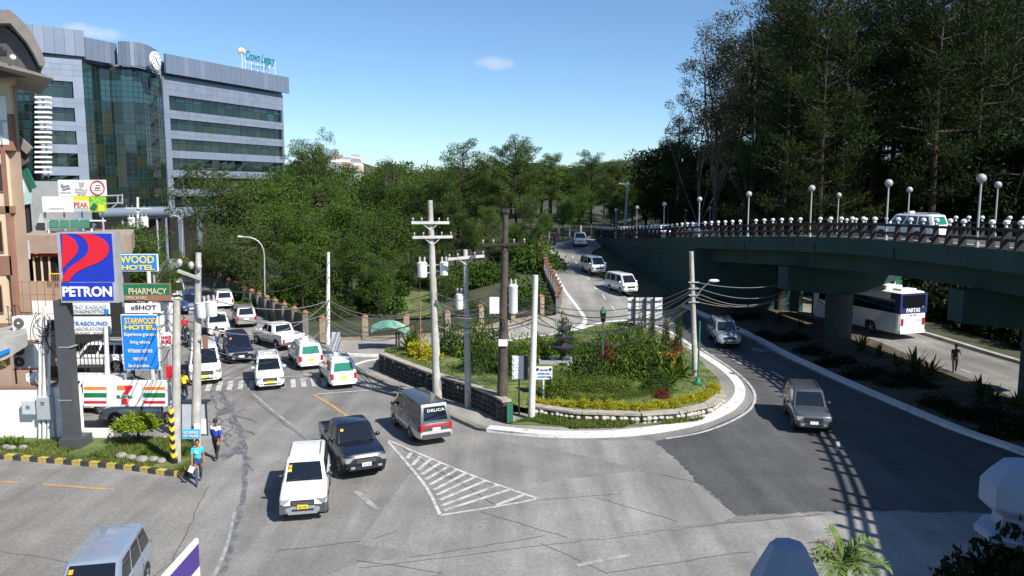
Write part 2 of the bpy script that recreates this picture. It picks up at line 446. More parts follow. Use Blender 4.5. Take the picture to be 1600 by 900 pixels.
# worn paler slabs, darker asphalt
sheet('road_slab', pxs([(640, 740), (790, 762), (1000, 735), (1090, 757), (1150, 806), (1130, 815), (980, 833), (700, 872), (560, 850)]), .004, 'concrete_worn')
sheet('road_slab', pxs([(760, 686), (1018, 689), (1060, 722), (1090, 754), (1000, 733), (860, 702)]), .005, 'concrete_worn')
sheet('road_slab', pxs([(560, 880), (1140, 818), (1365, 800), (1640, 806), (1700, 960), (300, 985)]), .006, 'concrete_worn')
ragr = random.Random(2)
def rag(l, n=16, j=.09):
    l = pxs(l); out = []
    for a, b in zip(l, l[1:]):
        for k in range(n):
            p = a.lerp(b, k / n); out.append(p + V((ragr.uniform(-j, j), ragr.uniform(-j, j), 0)) if k else p)
    return out
asp = sheet('asphalt_road', pxs([(1022, 690), (1100, 672), (1162, 645), (1180, 622), (1160, 590), (1110, 555), (1045, 512), (1063, 482), (1160, 524), (1300, 594), (1475, 669), (1600, 714), (1850, 830)]) + rag([(1640, 803), (1365, 797), (1240, 802), (1150, 805), (1118, 775), (1092, 755), (1062, 722), (1022, 690)]), .008, 'asphalt', maxlen=3)
sheet('forecourt_pavement', pxs([(-120, 722), (288, 745), (318, 742), (322, 760), (300, 830), (270, 905), (180, 990), (-300, 990)]), .0068, 'concrete_apron')
# ramp climbing to the back
rl = smooth_path(pxs([(905, 500), (893, 478), (874, 452), (860, 425), (853, 400), (862, 386), (885, 377), (915, 372)]))
rr = smooth_path(pxs([(1052, 500), (1000, 476), (962, 452), (936, 430), (920, 408), (926, 394), (945, 384), (960, 378)]))
def strip2(name, a, b, layer, mat, sub=5, zf=H, parent=None):
    n = min(len(a), len(b)); mb = MB(); vs = []
    for i in range(n):
        for k in range(sub + 1):
            p = a[i].lerp(b[i], k / sub); vs.append((p.x, p.y, zf(p.x, p.y) + layer))
    mb.add(vs, [(i * (sub + 1) + k, i * (sub + 1) + k + 1, (i + 1) * (sub + 1) + k + 1, (i + 1) * (sub + 1) + k) for i in range(n - 1) for k in range(sub)])
    o = mb.build(name, mat, parent)
    if parent is None: struct(o)
    return o
strip2('ramp_road', rl, rr, .012, 'ramp_concrete')
# far road under the flyover
sheet('far_road', pxs([(1700, 605), (1600, 572), (1445, 525), (1330, 492), (1210, 458), (1150, 444), (1120, 452), (1200, 478), (1290, 508), (1374, 538), (1530, 602), (1640, 650)]), .0, 'concrete_road', maxlen=3)
sheet('median_ground', pxs([(1063, 476), (1160, 516), (1300, 584), (1475, 660), (1600, 703), (1800, 780), (1760, 690), (1640, 648), (1530, 600), (1374, 536), (1290, 506), (1200, 476), (1120, 450)]), .09, 'soil', maxlen=3)
ribbon('median_kerb', smooth_path(pxs([(1063, 479), (1160, 521), (1300, 591), (1475, 667), (1600, 712), (1800, 790)])), 0, .42, 0, 'kerb_white', z1=.18)
ribbon('far_road_kerb', smooth_path(pxs([(1150, 443), (1210, 457), (1330, 491), (1445, 524), (1600, 571), (1700, 603)])), 0, .4, 0, 'concrete', z1=.2)
# cracks and slab joints
JN = [0]
def jline(u0, v0, u1, v1, w, name='joint', mat='crack', lay=.0125, wob=.05):
    JN[0] += 1; lay += .00012 * JN[0]
    a, b = GP(u0, v0), GP(u1, v1); rng = random.Random(u0 * 7 + v1); n = max(4, int((b - a).length / .5)); pts = []
    for i in range(n + 1):
        p = a.lerp(b, i / n); pts.append(p + V((rng.uniform(-wob, wob), rng.uniform(-wob, wob), 0)))
    return ribbon(name, pts, w / 2, -w / 2, lay, mat, road)
for q in [(x[0], x[1], x[2], x[3], x[4] * .55) for x in ((560, 888, 1140, 818, .05), (640, 872, 850, 838, .05), (750, 799, 890, 842, .05), (845, 850, 950, 897, .05), (950, 896, 1170, 862, .06), (780, 786, 975, 772, .05), (1140, 818, 1290, 803, .05),
          (560, 875, 690, 897, .05), (690, 897, 560, 930, .05), (612, 690, 775, 790, .05), (585, 842, 625, 828, .05), (930, 778, 1060, 815, .04), (120, 880, 0, 862, .04), (325, 760, 268, 880, .06),
          (268, 880, 200, 930, .06), (390, 620, 480, 690, .05), (480, 690, 510, 760, .04), (310, 655, 400, 678, .05), (350, 655, 400, 680, .04), (1000, 735, 1090, 754, .04), (430, 862, 560, 846, .04))]:
    jline(*q)
# drainage gutter line and wet stains left of the avenue
gut = smooth_path(pxs([(345, 612), (372, 660), (383, 720), (380, 770), (370, 820), (352, 880), (330, 930)]))
rng = random.Random(3)
gw = [p + V((rng.uniform(-.07, .07), 0, 0)) for p in gut]
ribbon('gutter_stain', gw, .09, -.09, .012, 'wet', road)
ribbon('gutter_edge', offs(smooth_path(pxs([(372, 800), (362, 850), (340, 905), (320, 960)])), -.12), .05, -.07, .016, 'road_white_faded', road)
def blot(u, v, rx, ry, seed, mat='wet', lay=.009):
    rg = random.Random(seed); c = GP(u, v); n = 26; pts = []
    for i in range(n):
        a = 2 * pi * i / n; k = .65 + .5 * noise.noise(V((cos(a) * 1.6, sin(a) * 1.6, seed * 3.1))) + rg.uniform(-.06, .06)
        pts.append(V((c.x + cos(a) * rx * k, c.y + sin(a) * ry * k, 0)))
    sheet('wet_patch', pts, lay, mat, road)
blot(366, 706, .6, 1.4, 5); blot(352, 640, .5, 1.5, 8, lay=.0095)
for i, (a, b) in enumerate((((330, 608), (352, 690)), ((345, 620), (385, 700)), ((355, 640), (400, 660)), ((338, 650), (380, 640)), ((365, 650), (352, 700)), ((370, 690), (398, 735)))):
    jline(*a, *b, .08, 'damp_streak', 'wet', .0145 + i * .0004, .18)
mk('patch_dark', (.13, .13, .13), .9, var=.3, scale=1)
for i, q in enumerate(((540, 770, 1.3, .8), (600, 820, 1.0, .6), (880, 735, .9, .5), (700, 700, .8, .5), (1000, 720, .9, .4))): pass
# markings
MK = .017
def mark(pts, mat='road_white', name='lane_marking', lay=MK): return sheet(name, pxs(pts), lay, mat, road, maxlen=6)
def mline(pix, w, mat='road_white', name='lane_line', lay=MK, n=4):
    return ribbon(name, smooth_path(pxs(pix), n), w / 2, -w / 2, lay, mat, road)
a0, a1 = G(316, 612), G(566, 601); b0, b1 = G(322, 597), G(560, 589)
NS = 15
for i in range(NS):
    t0, t1 = (i + .18) / NS, (i + .68) / NS
    sheet('crosswalk_stripe', [a0.lerp(a1, t0), a0.lerp(a1, t1), b0.lerp(b1, t1), b0.lerp(b1, t0)], MK, 'road_white', road, maxlen=9)
mline([(335, 592), (465, 588)], .12); mline([(495, 616), (590, 609)], .14)
mline([(490, 617), (520, 635), (548, 655)], .2, 'road_yellow')
mline([(330, 560), (385, 560)], .1, 'road_yellow'); mline([(395, 615), (430, 645), (470, 675)], .14, 'road_white_faded')
mline([(556, 768), (590, 797)], .22, 'road_white_faded'); mline([(900, 884), (985, 868)], .2, 'road_white_faded'); mline([(0, 753), (32, 755)], .14, 'road_yellow'); mline([(66, 757), (178, 766)], .16, 'road_yellow')
# painted hatched triangle
mline([(606, 690), (640, 729), (668, 765), (688, 806)], .13, n=3); mline([(606, 688), (680, 720), (760, 752), (842, 780)], .14, n=2); mline([(686, 806), (770, 793), (842, 780)], .13, n=2)
tl = smooth_path(pxs([(606, 690), (640, 729), (668, 765), (688, 806)]), 12); tr = pxs([(606, 688), (842, 780)])
for i, (a, b) in enumerate((((636, 717), (642, 708)), ((644, 728), (657, 713)), ((653, 735), (674, 717)), ((659, 742), (688, 724)), ((665, 750), (700, 730)), ((672, 758), (713, 735)), ((678, 766), (728, 740)), ((682, 774), (742, 746)), ((687, 782), (758, 752)), ((689, 791), (777, 759)), ((694, 798), (795, 766)), ((775, 790), (818, 774)))):
    mline([a, b], .17, name='hatch_stripe', lay=.0175, n=2)
# ramp and right-hand road lines
for (u, v, u2, v2) in ((897, 392, 896, 396), (895, 400, 895, 404), (899, 408, 902, 413), (908, 420, 911, 425), (917, 432, 921, 438), (928, 447, 933, 453), (941, 460, 946, 468), (955, 478, 962, 487), (1145, 562, 1160, 570), (1205, 580, 1225, 592), (1310, 690, 1308, 705)):
    mline([(u, v), (u2, v2)], .15, n=1, lay=.022)
mline([(1040, 686), (1100, 675), (1150, 655), (1176, 635), (1178, 612), (1158, 588), (1128, 566), (1095, 544)], .14, lay=.0185)
mline([(898, 492), (880, 466), (865, 440), (857, 415), (857, 398), (868, 386), (890, 379)], .13, lay=.026)
mline([(1500, 577), (1520, 584)], .14, lay=.02)
# ---------------- lettering ----------------
def text_mesh(s, bold=0.0, shear=0.0, space=1.0):
    cu = bpy.data.curves.new('lettering', 'FONT'); cu.body = s; cu.align_x = 'CENTER'; cu.align_y = 'CENTER'
    cu.offset = bold; cu.shear = shear; cu.extrude = .02; cu.resolution_u = 3; cu.space_line = .95 * space
    o = bpy.data.objects.new('lettering', cu); COL.objects.link(o)
    dg = bpy.context.evaluated_depsgraph_get(); dg.update()
    me = bpy.data.meshes.new_from_object(o.evaluated_get(dg)); bpy.data.objects.remove(o); bpy.data.curves.remove(cu)
    return me
def txt(s, c, right, up, w, h, mat, parent, bold=.0, shear=0.0, out=.02, name='lettering', space=1.0):
    me = text_mesh(s, bold, shear, space)
    xs = [v.co.x for v in me.vertices]; ys = [v.co.y for v in me.vertices]
    x0, x1, y0, y1 = min(xs), max(xs), min(ys), max(ys)
    right, up = V(right).normalized(), V(up).normalized(); nn = right.cross(up)
    c = V(c)
    for v in me.vertices:
        p = c + right * ((v.co.x - (x0 + x1) / 2) / (x1 - x0) * w) + up * ((v.co.y - (y0 + y1) / 2) / (y1 - y0) * h) + nn * (out + (.006 if v.co.z > 0 else -.006))
        v.co = p
    me.materials.clear(); me.materials.append(M_(mat)); me.update()
    return link(name, me, parent)
EX, EZ = V((1, 0, 0)), V((0, 0, 1))
# ---------------- flyover ----------------
FE = smooth_path([V(p) for p in ((13.2, 4, 8.7), (15.6, 10, 8.65), (17.9, 16, 8.55), (19.9, 22.5, 8.4), (21.4, 30, 8.3), (21.9, 38, 8.1), (21.0, 47, 7.9), (19.3, 55, 7.55), (17.4, 62.4, 7.1), (15.5, 70, 6.6), (14.0, 78, 6.0), (12.6, 86, 5.5), (11.4, 95, 5.0), (10.9, 103, 4.75))], 5)
DW = 9.6
fly = thing('flyover', 'dark green concrete flyover with brown railings curving above the right-hand road', 'flyover', (20, 50, 0))
FO = V((20, 50, 0))
def sweep(name, path, sec, mat, parent=None, org=FO, rng=None):
    """closed cross-section (d,z) swept along path; d is positive to the right"""
    n = len(sec); vs = []; fs = []; pp = path
    for i, p in enumerate(pp):
        t = pp[min(i + 1, len(pp) - 1)] - pp[max(i - 1, 0)]; t.z = 0; t.normalize(); r = V((t.y, -t.x, 0))
        for (d, z) in sec: vs.append(p + r * d + V((0, 0, z)) - org)
    for i in range(len(pp) - 1):
        for k in range(n): fs.append((i * n + k, i * n + (k + 1) % n, (i + 1) * n + (k + 1) % n, (i + 1) * n + k))
    fs += [tuple(range(n))[::-1], tuple((len(pp) - 1) * n + k for k in range(n))]
    mb = MB().add(vs, fs); return mb.build(name, mat, parent)
def rect(d0, d1, z0, z1): return [(d0, z0), (d0, z1), (d1, z1), (d1, z0)]
sweep('deck', FE, rect(.3, DW - .3, -.4, -.02), 'concrete_dark', fly)
dr = sweep('deck_road', FE, rect(1.0, DW - 1.0, -.018, .012), 'asphalt', fly)
sweep('fascia', FE, rect(0, .297, -.85, .14), 'flyover_green', fly); sweep('fascia', FE, rect(DW - .297, DW, -.85, .14), 'flyover_green', fly)
sweep('deck_kerb', FE, rect(.3, .95, -.016, .2), 'pavement', fly); sweep('deck_kerb', FE, rect(DW - .95, DW - .3, -.016, .2), 'pavement', fly)
sp = [p for p in FE if p.y < 69]
for d in (1.3, 4.5, 7.7): sweep('girder', sp, rect(d, d + .6, -2.0, -.403), 'flyover_green', fly)
wp = [p for p in FE if p.y > 67]
mb = MB(); vs = []
for p in wp: vs += [V((p.x + .06, p.y, H(p.x, p.y) - .4)) - FO, V((p.x + .06, p.y, p.z - .852)) - FO, V((p.x + 1.2, p.y, p.z - .852)) - FO, V((p.x + 1.2, p.y, H(p.x, p.y) - .4)) - FO]
n = len(wp); mb.add(vs, [(4 * i + k, 4 * i + 4 + k, 4 * i + 4 + (k + 1) % 4, 4 * i + (k + 1) % 4) for i in range(n - 1) for k in range(4)] + [(0, 1, 2, 3), tuple(4 * n - 4 + k for k in (3, 2, 1, 0))])
mb.build('retaining_wall', 'flyover_green', fly)
p0 = wp[0]; MB().bb(p0.x + .06 - 20, p0.x + DW - 20, p0.y - .3 - 50, p0.y + .4 - 50, -.2, p0.z - .86).build('abutment', 'flyover_green', fly)
def at_y(y):
    for a, b in zip(FE, FE[1:]):
        if a.y <= y <= b.y:
            p = a.lerp(b, (y - a.y) / (b.y - a.y)); t = (b - a); t.z = 0; return p, t.normalized()
for y in (20, 38.6, 55.6):
    p, t = at_y(y); r = V((t.y, -t.x, 0)); c = p + r * (DW / 2); rz = math.atan2(r.y, r.x)
    zc = p.z - 2.005
    mb = MB(); mb.extr([(-4.7, -.6, 0), (4.7, -.6, 0), (4.7, -.6, -1.0), (1.3, -.6, -2.0), (-1.3, -.6, -2.0), (-4.7, -.6, -1.6)], (0, 1.2, 0))
    mb.xf(Matrix.Translation(V((c.x, c.y, zc)) - FO) @ Matrix.Rotation(rz, 4, 'Z')); pr = mb.build('pier_cap', 'flyover_green', fly)
    mb = MB(); k = [(cos(a) * .95 if True else 0, sin(a) * .95) for a in [2 * pi * i / 12 for i in range(12)]]
    mb.prism(k, H(c.x, c.y) - .3, zc - 2.003).xf(Matrix.Translation(V((c.x, c.y, 0)) - FO)); mb.build('pier_column', 'pier_dark', fly, smooth=40)
for k in range(1, 8):      # construction joints and drain pipes
    y = 67.6 + k * 4.2; p, t = at_y(y); MB().bb(p.x + .02 - 20, p.x + .1 - 20, y - .02 - 50, y + .02 - 50, H(p.x, y), p.z - .86).build('wall_joint', 'dark_metal', fly)
for y in (30, 38.3, 46.5, 54.5, 62, 69.5, 77, 85):
    p, t = at_y(y); MB().bb(p.x - .006 - 20, p.x + .02 - 20, y - .02 - 50, y + .02 - 50, p.z - .84, p.z + .13).build('fascia_joint', 'dark_metal', fly)
for y in (44, 52, 60.5): p, t = at_y(y); MB().tube([V((p.x - .05, y, p.z - .3)) - FO, V((p.x - .05, y, p.z - 1.5)) - FO], .05, 6).build('drain_pipe', 'flyover_green', fly)
# railings: posts with white finials, rails
mbp = MB(); mbp.extr([(-.09, -.16, .1), (-.09, .22, .1), (-.09, .1, 1.12), (-.09, -.06, 1.12)], (.18, 0, 0)); post_me = mbp.mesh('railing_post', 'railing_brown')
FIN = [(.07, 0), (.07, .04), (.055, .05), (.055, .11), (.10, .13), (.14, .17), (.14, .26), (.07, .33)]
fin_me = MB().lathe(FIN, (0, .02, 1.12), 8, pi / 8).mesh('finial', 'finial_white', smooth=30)
nposts = 0; LP = []
for side, d in ((0, .13), (1, DW - .13)):
    edge = resample([p + V((0, 0, 0)) for p in offs(FE, -d)], 1.12)
    for i, p in enumerate(edge):
        a, b = edge[max(i - 1, 0)], edge[min(i + 1, len(edge) - 1)]; t = b - a
        if p.y < 14: continue
        rz = math.atan2(t.y, t.x) - (0 if side == 0 else pi)
        if i % 7 == 3: LP.append((p.copy(), side)); continue
        o = link('railing_post', post_me, fly, p - FO, rz); nposts += 1
        f = link('finial', fin_me, o)
    for z in (.55, 1.0): sweep('rail', [p for p in offs(FE, -d) if p.y > 12], rect(-.06, .06, z - .07, z + .07), 'railing_brown', fly)
lamp_post_me = MB().lathe([(.11, 0), (.11, .25), (.055, .3), (.045, 3.0), (.07, 3.02), (.07, 3.08)], n=10).mesh('post', 'lamp_post_grey', smooth=40)
globe_me = MB().ball((0, 0, 3.27), .22, 16, 10).mesh('globe', 'globe', smooth=180)
near = sorted([q for q in LP if q[1] == 0], key=lambda q: q[0].y); far = sorted([q for q in LP if q[1] == 1], key=lambda q: q[0].y)
ORD = ['nearest', 'second', 'third', 'fourth', 'fifth', 'sixth', 'seventh', 'eighth', 'ninth', 'tenth', 'eleventh', 'twelfth', 'thirteenth', 'fourteenth', 'fifteenth']
for side, l in (('near', near), ('far', far)):
    l = [q for q in l if (q[0].x - .3) / q[0].y < .66]
    for i, (p, _) in enumerate(l):
        t = thing('globe_lamp', 'grey post lamp with round globe, %s from the right on the flyover\'s %s railing' % (ORD[min(i, 14)] if i else 'first', side), 'lamp', p + V((0, 0, .1)), 0, 'globe lamps along the flyover')
        link('post', lamp_post_me, t); link('globe', globe_me, t)
# ---------------- hotel ----------------
def PU(u, Y): return V(((u - 800) / F * (CP * Y / CP), Y, 0))
def pu(u, Y, v=295):
    q = P(u, v, Y); return V((q.x, q.y, 0))
hot = thing('hotel_building', 'large blue-grey hotel block with green glass bow front and banded windows', 'building', (-55, 120, 0)); HO = V((-55, 120, 0))
L0, L1 = pu(25, 104.9), pu(141, 110.2); R0, R1 = pu(263, 124), pu(447, 149.5)
BANDS = [(25.4, 23.2), (21.9, 20.1), (18.8, 17.0), (15.8, 14.0), (12.8, 11.0), (9.8, 8.1)]
def wall_with_bands(a, b, bands, ztop, zbot, pierL, pierR, npan, seed):
    d = (b - a); L = d.length; d.normalize(); nn = V((d.y, -d.x, 0))
    rz = math.atan2(d.y, d.x); rg = random.Random(seed)
    def bx(mb, s0, s1, z0, z1, dep0, dep1):
        c = a + d * ((s0 + s1) / 2) + nn * ((dep0 + dep1) / 2); mb.box((c.x - HO.x, c.y - HO.y, (z0 + z1) / 2), (s1 - s0, abs(dep1 - dep0), z1 - z0), rz)
    edges = [ztop] + [z for w in bands for z in w] + [zbot]
    for i in range(0, len(edges), 2):       # spandrels with panel joints
        mb = MB(); zt, zb = edges[i], edges[i + 1]; nr = max(1, round((zt - zb) / .85)); nc = max(1, round(L / 1.25))
        for r_ in range(nr):
            for c_ in range(nc):
                mb.mat(rg.choice((0, 0, 0, 1))); bx(mb, L * c_ / nc + .012, L * (c_ + 1) / nc - .012, zb + (zt - zb) * r_ / nr + .012, zb + (zt - zb) * (r_ + 1) / nr - .012, 0, -.3)
        mb.mat(1); bx(mb, 0.01, L - .01, zb + .02, zt - .02, -.03, -.32)
        mb.build('spandrel', ['hotel_panel', 'hotel_panel_b'], hot)
    for (zt, zb) in bands:
        mb = MB(); bx(mb, 0, pierL, zb, zt, 0, -.3); mb.build('wall_pier', 'hotel_panel', hot); mb = MB(); bx(mb, L - pierR, L, zb, zt, 0, -.3); mb.build('wall_pier', 'hotel_panel', hot)
        mb = MB(); bx(mb, pierL, L - pierR, zb, zt, -.55, -.6)
        fr = mb.build('window_band', 'dark_metal', hot)
        n = npan; Lw = L - pierL - pierR
        for k in range(n):
            s0 = pierL + Lw * k / n + .04; s1 = pierL + Lw * (k + 1) / n - .04
            for (q0, q1) in ((0.03, .62), (.66, .97)):
                p = [a + d * s + nn * (-.5 + rg.uniform(-.012, .012)) + V((0, 0, zb + (zt - zb) * q)) - HO for s, q in ((s0, q0), (s1, q0), (s1, q1), (s0, q1))]
                MB().quad(*p).build('pane', rg.choice(['hotel_glass', 'hotel_glass', 'hotel_glass_b', 'hotel_glass_b', 'hotel_glass_c' if zt > 23 else 'hotel_glass_b', 'hotel_glass_d' if rg.random() < .3 else 'hotel_glass']), fr)  # top window row gets tealer panes: sky reflection put into the glass colour
wall_with_bands(R0, R1, BANDS, 28.2, 6.6, 1.1, .35, 15, 1)
wall_with_bands(L0, L1, BANDS[:5], 28.4, 6.6, .3, 1.25, 6, 2)
# fascia (overhanging roof band)
def fascia_run(pts, z0, z1, nd=0.0, mat=('fascia_panel', 'hotel_panel_b'), name='fascia'):
    mb = MB(); rg = random.Random(9)
    for a, b in zip(pts, pts[1:]):
        d = b - a; L = d.length; d.normalize(); nn = V((d.y, -d.x, 0)); rz = math.atan2(d.y, d.x); n = max(1, round(L / 1.15))
        for k in range(n):
            c = a + d * (L * (k + .5) / n) + nn * (-.2); mb.mat(0 if rg.random() < .8 else 1)
            mb.box((c.x - HO.x, c.y - HO.y, (z0 + z1) / 2), (L / n - .03, .4, z1 - z0), rz)
    return mb.build(name, list(mat), hot)
def outw(a, b, e):
    d = (b - a).normalized(); return V((d.y, -d.x, 0)) * e
e1 = outw(R0, R1, .9); e0 = outw(L0, L1, .9)
fascia_run([R0 + e1, R1 + e1 + (R1 - R0).normalized() * .8], 28.6, 31.5)
fascia_run([pu(20, 104), pu(147, 110.6)], 28.9, 32.35)
fascia_run([pu(147.5, 110.8), pu(196, 115.6)], 28.6, 31.55)
bow = smooth_path([pu(198, 114.2), pu(222, 114.6), pu(243, 117.2), pu(258, 121.8)], 4)
fascia_run([pu(197.5, 115.6), bow[0]], 28.3, 31.6)
fascia_run(bow, 28.3, 31.6)
# mass behind
mb = MB(); back = V((-28, 12, 0))
body = [L0, L1, pu(175, 115.8), pu(255, 123.4), R0, R1, R1 + back, L0 + back]
for q in range(1): mb.prism([(p.x - HO.x + (-.35 if True else 0), p.y - HO.y + .75) for p in body], 0, 30.6)
mb.build('core', 'hotel_panel_b', hot)
# green glass bow: panes in rows of mullions
gl = [pu(141.5, 110.6)] + [pu(158, 112.6), pu(175, 114.8)] + smooth_path([pu(190, 115.2), pu(210, 115.2), pu(232, 117.0), pu(248, 120.5), pu(256, 122.9)], 2) + [R0 + V((0, -.2, 0))]
rg = random.Random(5); ncol = 0
path = resample(gl, 1.62) + [gl[-1]]
cw = MB(); zrow = [6.6 + 1.52 * i for i in range(15)]
for a, b in zip(path, path[1:]):
    d = b - a; L = d.length
    if L < .3: continue
    d.normalize(); nn = V((d.y, -d.x, 0)); rz = math.atan2(d.y, d.x)
    c = (a + b) / 2 - nn * .06; cw.box((c.x - HO.x, c.y - HO.y, 17.4), (L, .06, 21.8), rz)
    cw.box((a.x - HO.x, a.y - HO.y, 17.4), (.07, .07, 21.8), rz)
    c2 = (a + b) / 2 + nn * .01; cw.box((c2.x - HO.x, c2.y - HO.y, 17.4), (.06, .05, 21.8), rz)
    for i in range(14): cw.box((c2.x - HO.x, c2.y - HO.y, 6.6 + 1.52 * i + .76), (L, .05, .06), rz)
    for i, z in enumerate(zrow):
        if z > 27.4: break
        tl = rg.uniform(-.012, .012); tw = rg.uniform(-.010, .010)
        p = [a + d * .05 + V((0, 0, z + .04)) + nn * tl, b - d * .05 + V((0, 0, z + .04)) + nn * (tl + tw), b - d * .05 + V((0, 0, z + 1.48)) + nn * (tw - tl), a + d * .05 + V((0, 0, z + 1.48)) - nn * tl]
        r_ = rg.random()
        m = 'hotel_glass_c' if (i > 10 and r_ < .7) else ('hotel_glass_d' if r_ < .15 else ('hotel_glass' if r_ < .55 else 'hotel_glass_b'))  # upper panes mostly teal, the sky's reflection put into their colour
        MB().quad(*[q - HO for q in p]).build('glass_panel', m, hot)
cw.build('mullion_frame', 'dark_metal', hot)
# clock
cc = P(243.5, 95, 116.0); cdir = (bow[8] - bow[7]).normalized(); cn = V((cdir.y, -cdir.x, 0)); cr = 1.28
Mc = Matrix.Translation(cc - HO) @ Matrix((cdir, V((0, 0, 1)), cn)).transposed().to_4x4()
ck = MB().lathe([(cr, -.25), (cr, .1), (cr - .1, .12)], n=32).xf(Mc).build('clock', 'sign_white', hot, smooth=30)
mb = MB()
for k in range(12):
    a = 2 * pi * k / 12; mb.box((cos(a) * cr * .8, sin(a) * cr * .8, .135), (.26, .11, .03), a)
mb.xf(Mc).build('hour_mark', 'black_paint', ck)
mb = MB(); mb.beam((0, 0, .16), (-.42, .5, .16), .12, .03); mb.xf(Mc).build('hour_hand', 'black_paint', ck)
mb = MB(); mb.beam((0, 0, .18), (.55, -.62, .18), .08, .03); mb.xf(Mc).build('minute_hand', 'black_paint', ck)
# entrance canopy tube, base
tz = P(220, 333, 96); ta, tb = P(158, 334, 96) - HO, P(266, 331, 97) - HO
cv = MB().tube([ta, tb], .68, 18).build('entrance_canopy', 'hotel_panel', hot, smooth=50)
for k in (.3, .55, .8):
    q = ta.lerp(tb, k); MB().tube([q + V((0, 0, -.6)), V((q.x, q.y, .2))], .12, 8).build('canopy_post', 'galv', hot)
for a, b in ((R0, R1), (L0, L1)):
    base = MB(); d = (b - a).normalized(); nn = V((d.y, -d.x, 0)); c = (a + b) / 2 - nn * .2; base.box((c.x - HO.x, c.y - HO.y, 3.25), ((b - a).length, .3, 6.6), math.atan2(d.y, d.x)); base.build('ground_floor_glazing', 'window_dark', hot)
for a, b, n_ in ((R0, R1, 7), (L0, L1, 3)):
    for k in range(n_): q = a.lerp(b, (k + .5) / n_) + outw(a, b, .12); MB().bb(q.x - HO.x - .3, q.x - HO.x + .3, q.y - HO.y - .3, q.y - HO.y + .3, 0, 6.58).build('ground_floor_column', 'hotel_panel_b', hot)
fa_ = pu(150, 111.2); fb_ = pu(255, 122.4); cc_ = (fa_ + fb_) / 2; MB().box((cc_.x - HO.x, cc_.y - HO.y - .3, 3.2), ((fb_ - fa_).length, .3, 6.5), math.atan2(fb_.y - fa_.y, fb_.x - fa_.x)).build('lobby_glazing', 'window_dark', hot)
# rooftop sign
sg = thing('rooftop_sign', 'teal script lettering with gold crown on the hotel roof edge', 'sign', (0, 0, 0))
dR = (R1 - R0).normalized()
def onroof(u, dz):
    k = (u - 263) / (447 - 263); Yk = 124 + (149.5 - 124) * (k / (k + (1 - k) * 149.5 / 124))
    q = pu(u, Yk); return V((q.x, q.y, 31.5 + dz)) + e1 * .9
a, b = onroof(386, 0), onroof(432, 0)
txt('Crown Legacy', (a + b) / 2 + V((0, 0, 2.2)), b - a, EZ, (b - a).length * .98, 2.1, 'teal', sg, .03, .45)
txt('H O T E L', (a + b) / 2 + V((0, 0, .75)), b - a, EZ, (b - a).length * .6, .5, 'teal', sg, .02)
mb = MB(); c0 = onroof(381, 2.6)
for k in (-.9, -.45, 0, .45, .9): mb.ball(c0 + dR * k * .7 + V((0, 0, .5 - abs(k) * .3)), .22, 8, 5, (1, 1, 2.2))
mb.build('crown_emblem', 'cream', sg, smooth=180)
mb = MB()
for k in range(6):
    q = a.lerp(b, k / 5) - e1 * .1; mb.tube([q + V((0, 0, -.05)), q + V((0, 0, 2.4))], .05, 5); mb.tube([q - e1 * 1.6 + V((0, 0, -.6)), q + V((0, 0, 2.0))], .04, 5)
mb.tube([a - e1 * .1 + V((0, 0, 1.2)), b - e1 * .1 + V((0, 0, 1.2))], .05, 5); mb.tube([c0 - V((0, 0, 2.6)), c0], .06, 5)
mb.build('sign_frame', 'white_paint', sg)
# ---------------- left-hand buildings ----------------
def fpanel(mb, u0, v0, u1, v1, Y, th=.1, y_off=0):
    """box facing the camera, given by its photo corners at world depth Y"""
    vm = (v0 + v1) / 2; a, b = P(u0, v0, Y), P(u1, v1, Y); xa, xc = P(u0, vm, Y).x, P(u1, vm, Y).x
    mb.bb(min(xa, xc), max(xa, xc), Y + y_off, Y + y_off + th, min(a.z, b.z), max(a.z, b.z)); return mb
def fp(name, u0, v0, u1, v1, Y, mat, parent=None, th=.1, y_off=0):
    return fpanel(MB(), u0, v0, u1, v1, Y, th, y_off).build(name, mat, parent)
def obl(mb, x0, x1, y0, dep, z0, z1, k):
    return mb.extr([(x0, y0, z0), (x1, y0, z0), (x1, y0, z1), (x0, y0, z1)], (k * dep, dep, 0))
# beige building at the left edge
bb_ = thing('beige_building', 'beige building with brown window frames and curved grey roof at left edge', 'building')
YB = 40
wall = MB(); a = P(17, 120, YB); obl(wall, -45, a.x, YB + .3, 14, 0, a.z + 1.2, -.68); wall.build('wall', 'tan', bb_)
for (v0, v1) in ((132, 178), (240, 322), (332, 400), (430, 505)): fp('wall_panel', -60, v0, 11 if v0 > 140 else 16, v1, YB, 'cream', bb_, .25, .04)
for (u0, v0, u1, v1) in ((-30, 96, 19, 132), (-40, 180, 19, 235), (-40, 322, 19, 333), (11.5, 235, 18, 505), (-40, 400, 18, 430), (-40, 505, 18, 545)): fp('frame', u0, v0, u1, v1, YB, 'brown_frame' if v0 > 100 else 'cream', bb_, .28, 0)
for (v0, v1) in ((255, 300), (345, 395), (445, 490)):
    w = fp('window', -40, v0, 4, v1, YB, 'brown_frame', bb_, .2, -.02); fp('pane', -39, v0 + 3, 2.5, v1 - 3, YB - .05, 'window_dark', w, .05)
w = fp('balcony_opening', -40, 150, 11, 226, YB - .02, 'white_wall', bb_, .2); 
for k in range(4): fp('baluster', -20 + k * 7, 190, -18.6 + k * 7, 226, YB - .1, 'galv', w, .05)
fp('handrail', -30, 188, 10, 190, YB - .1, 'galv', w, .05)
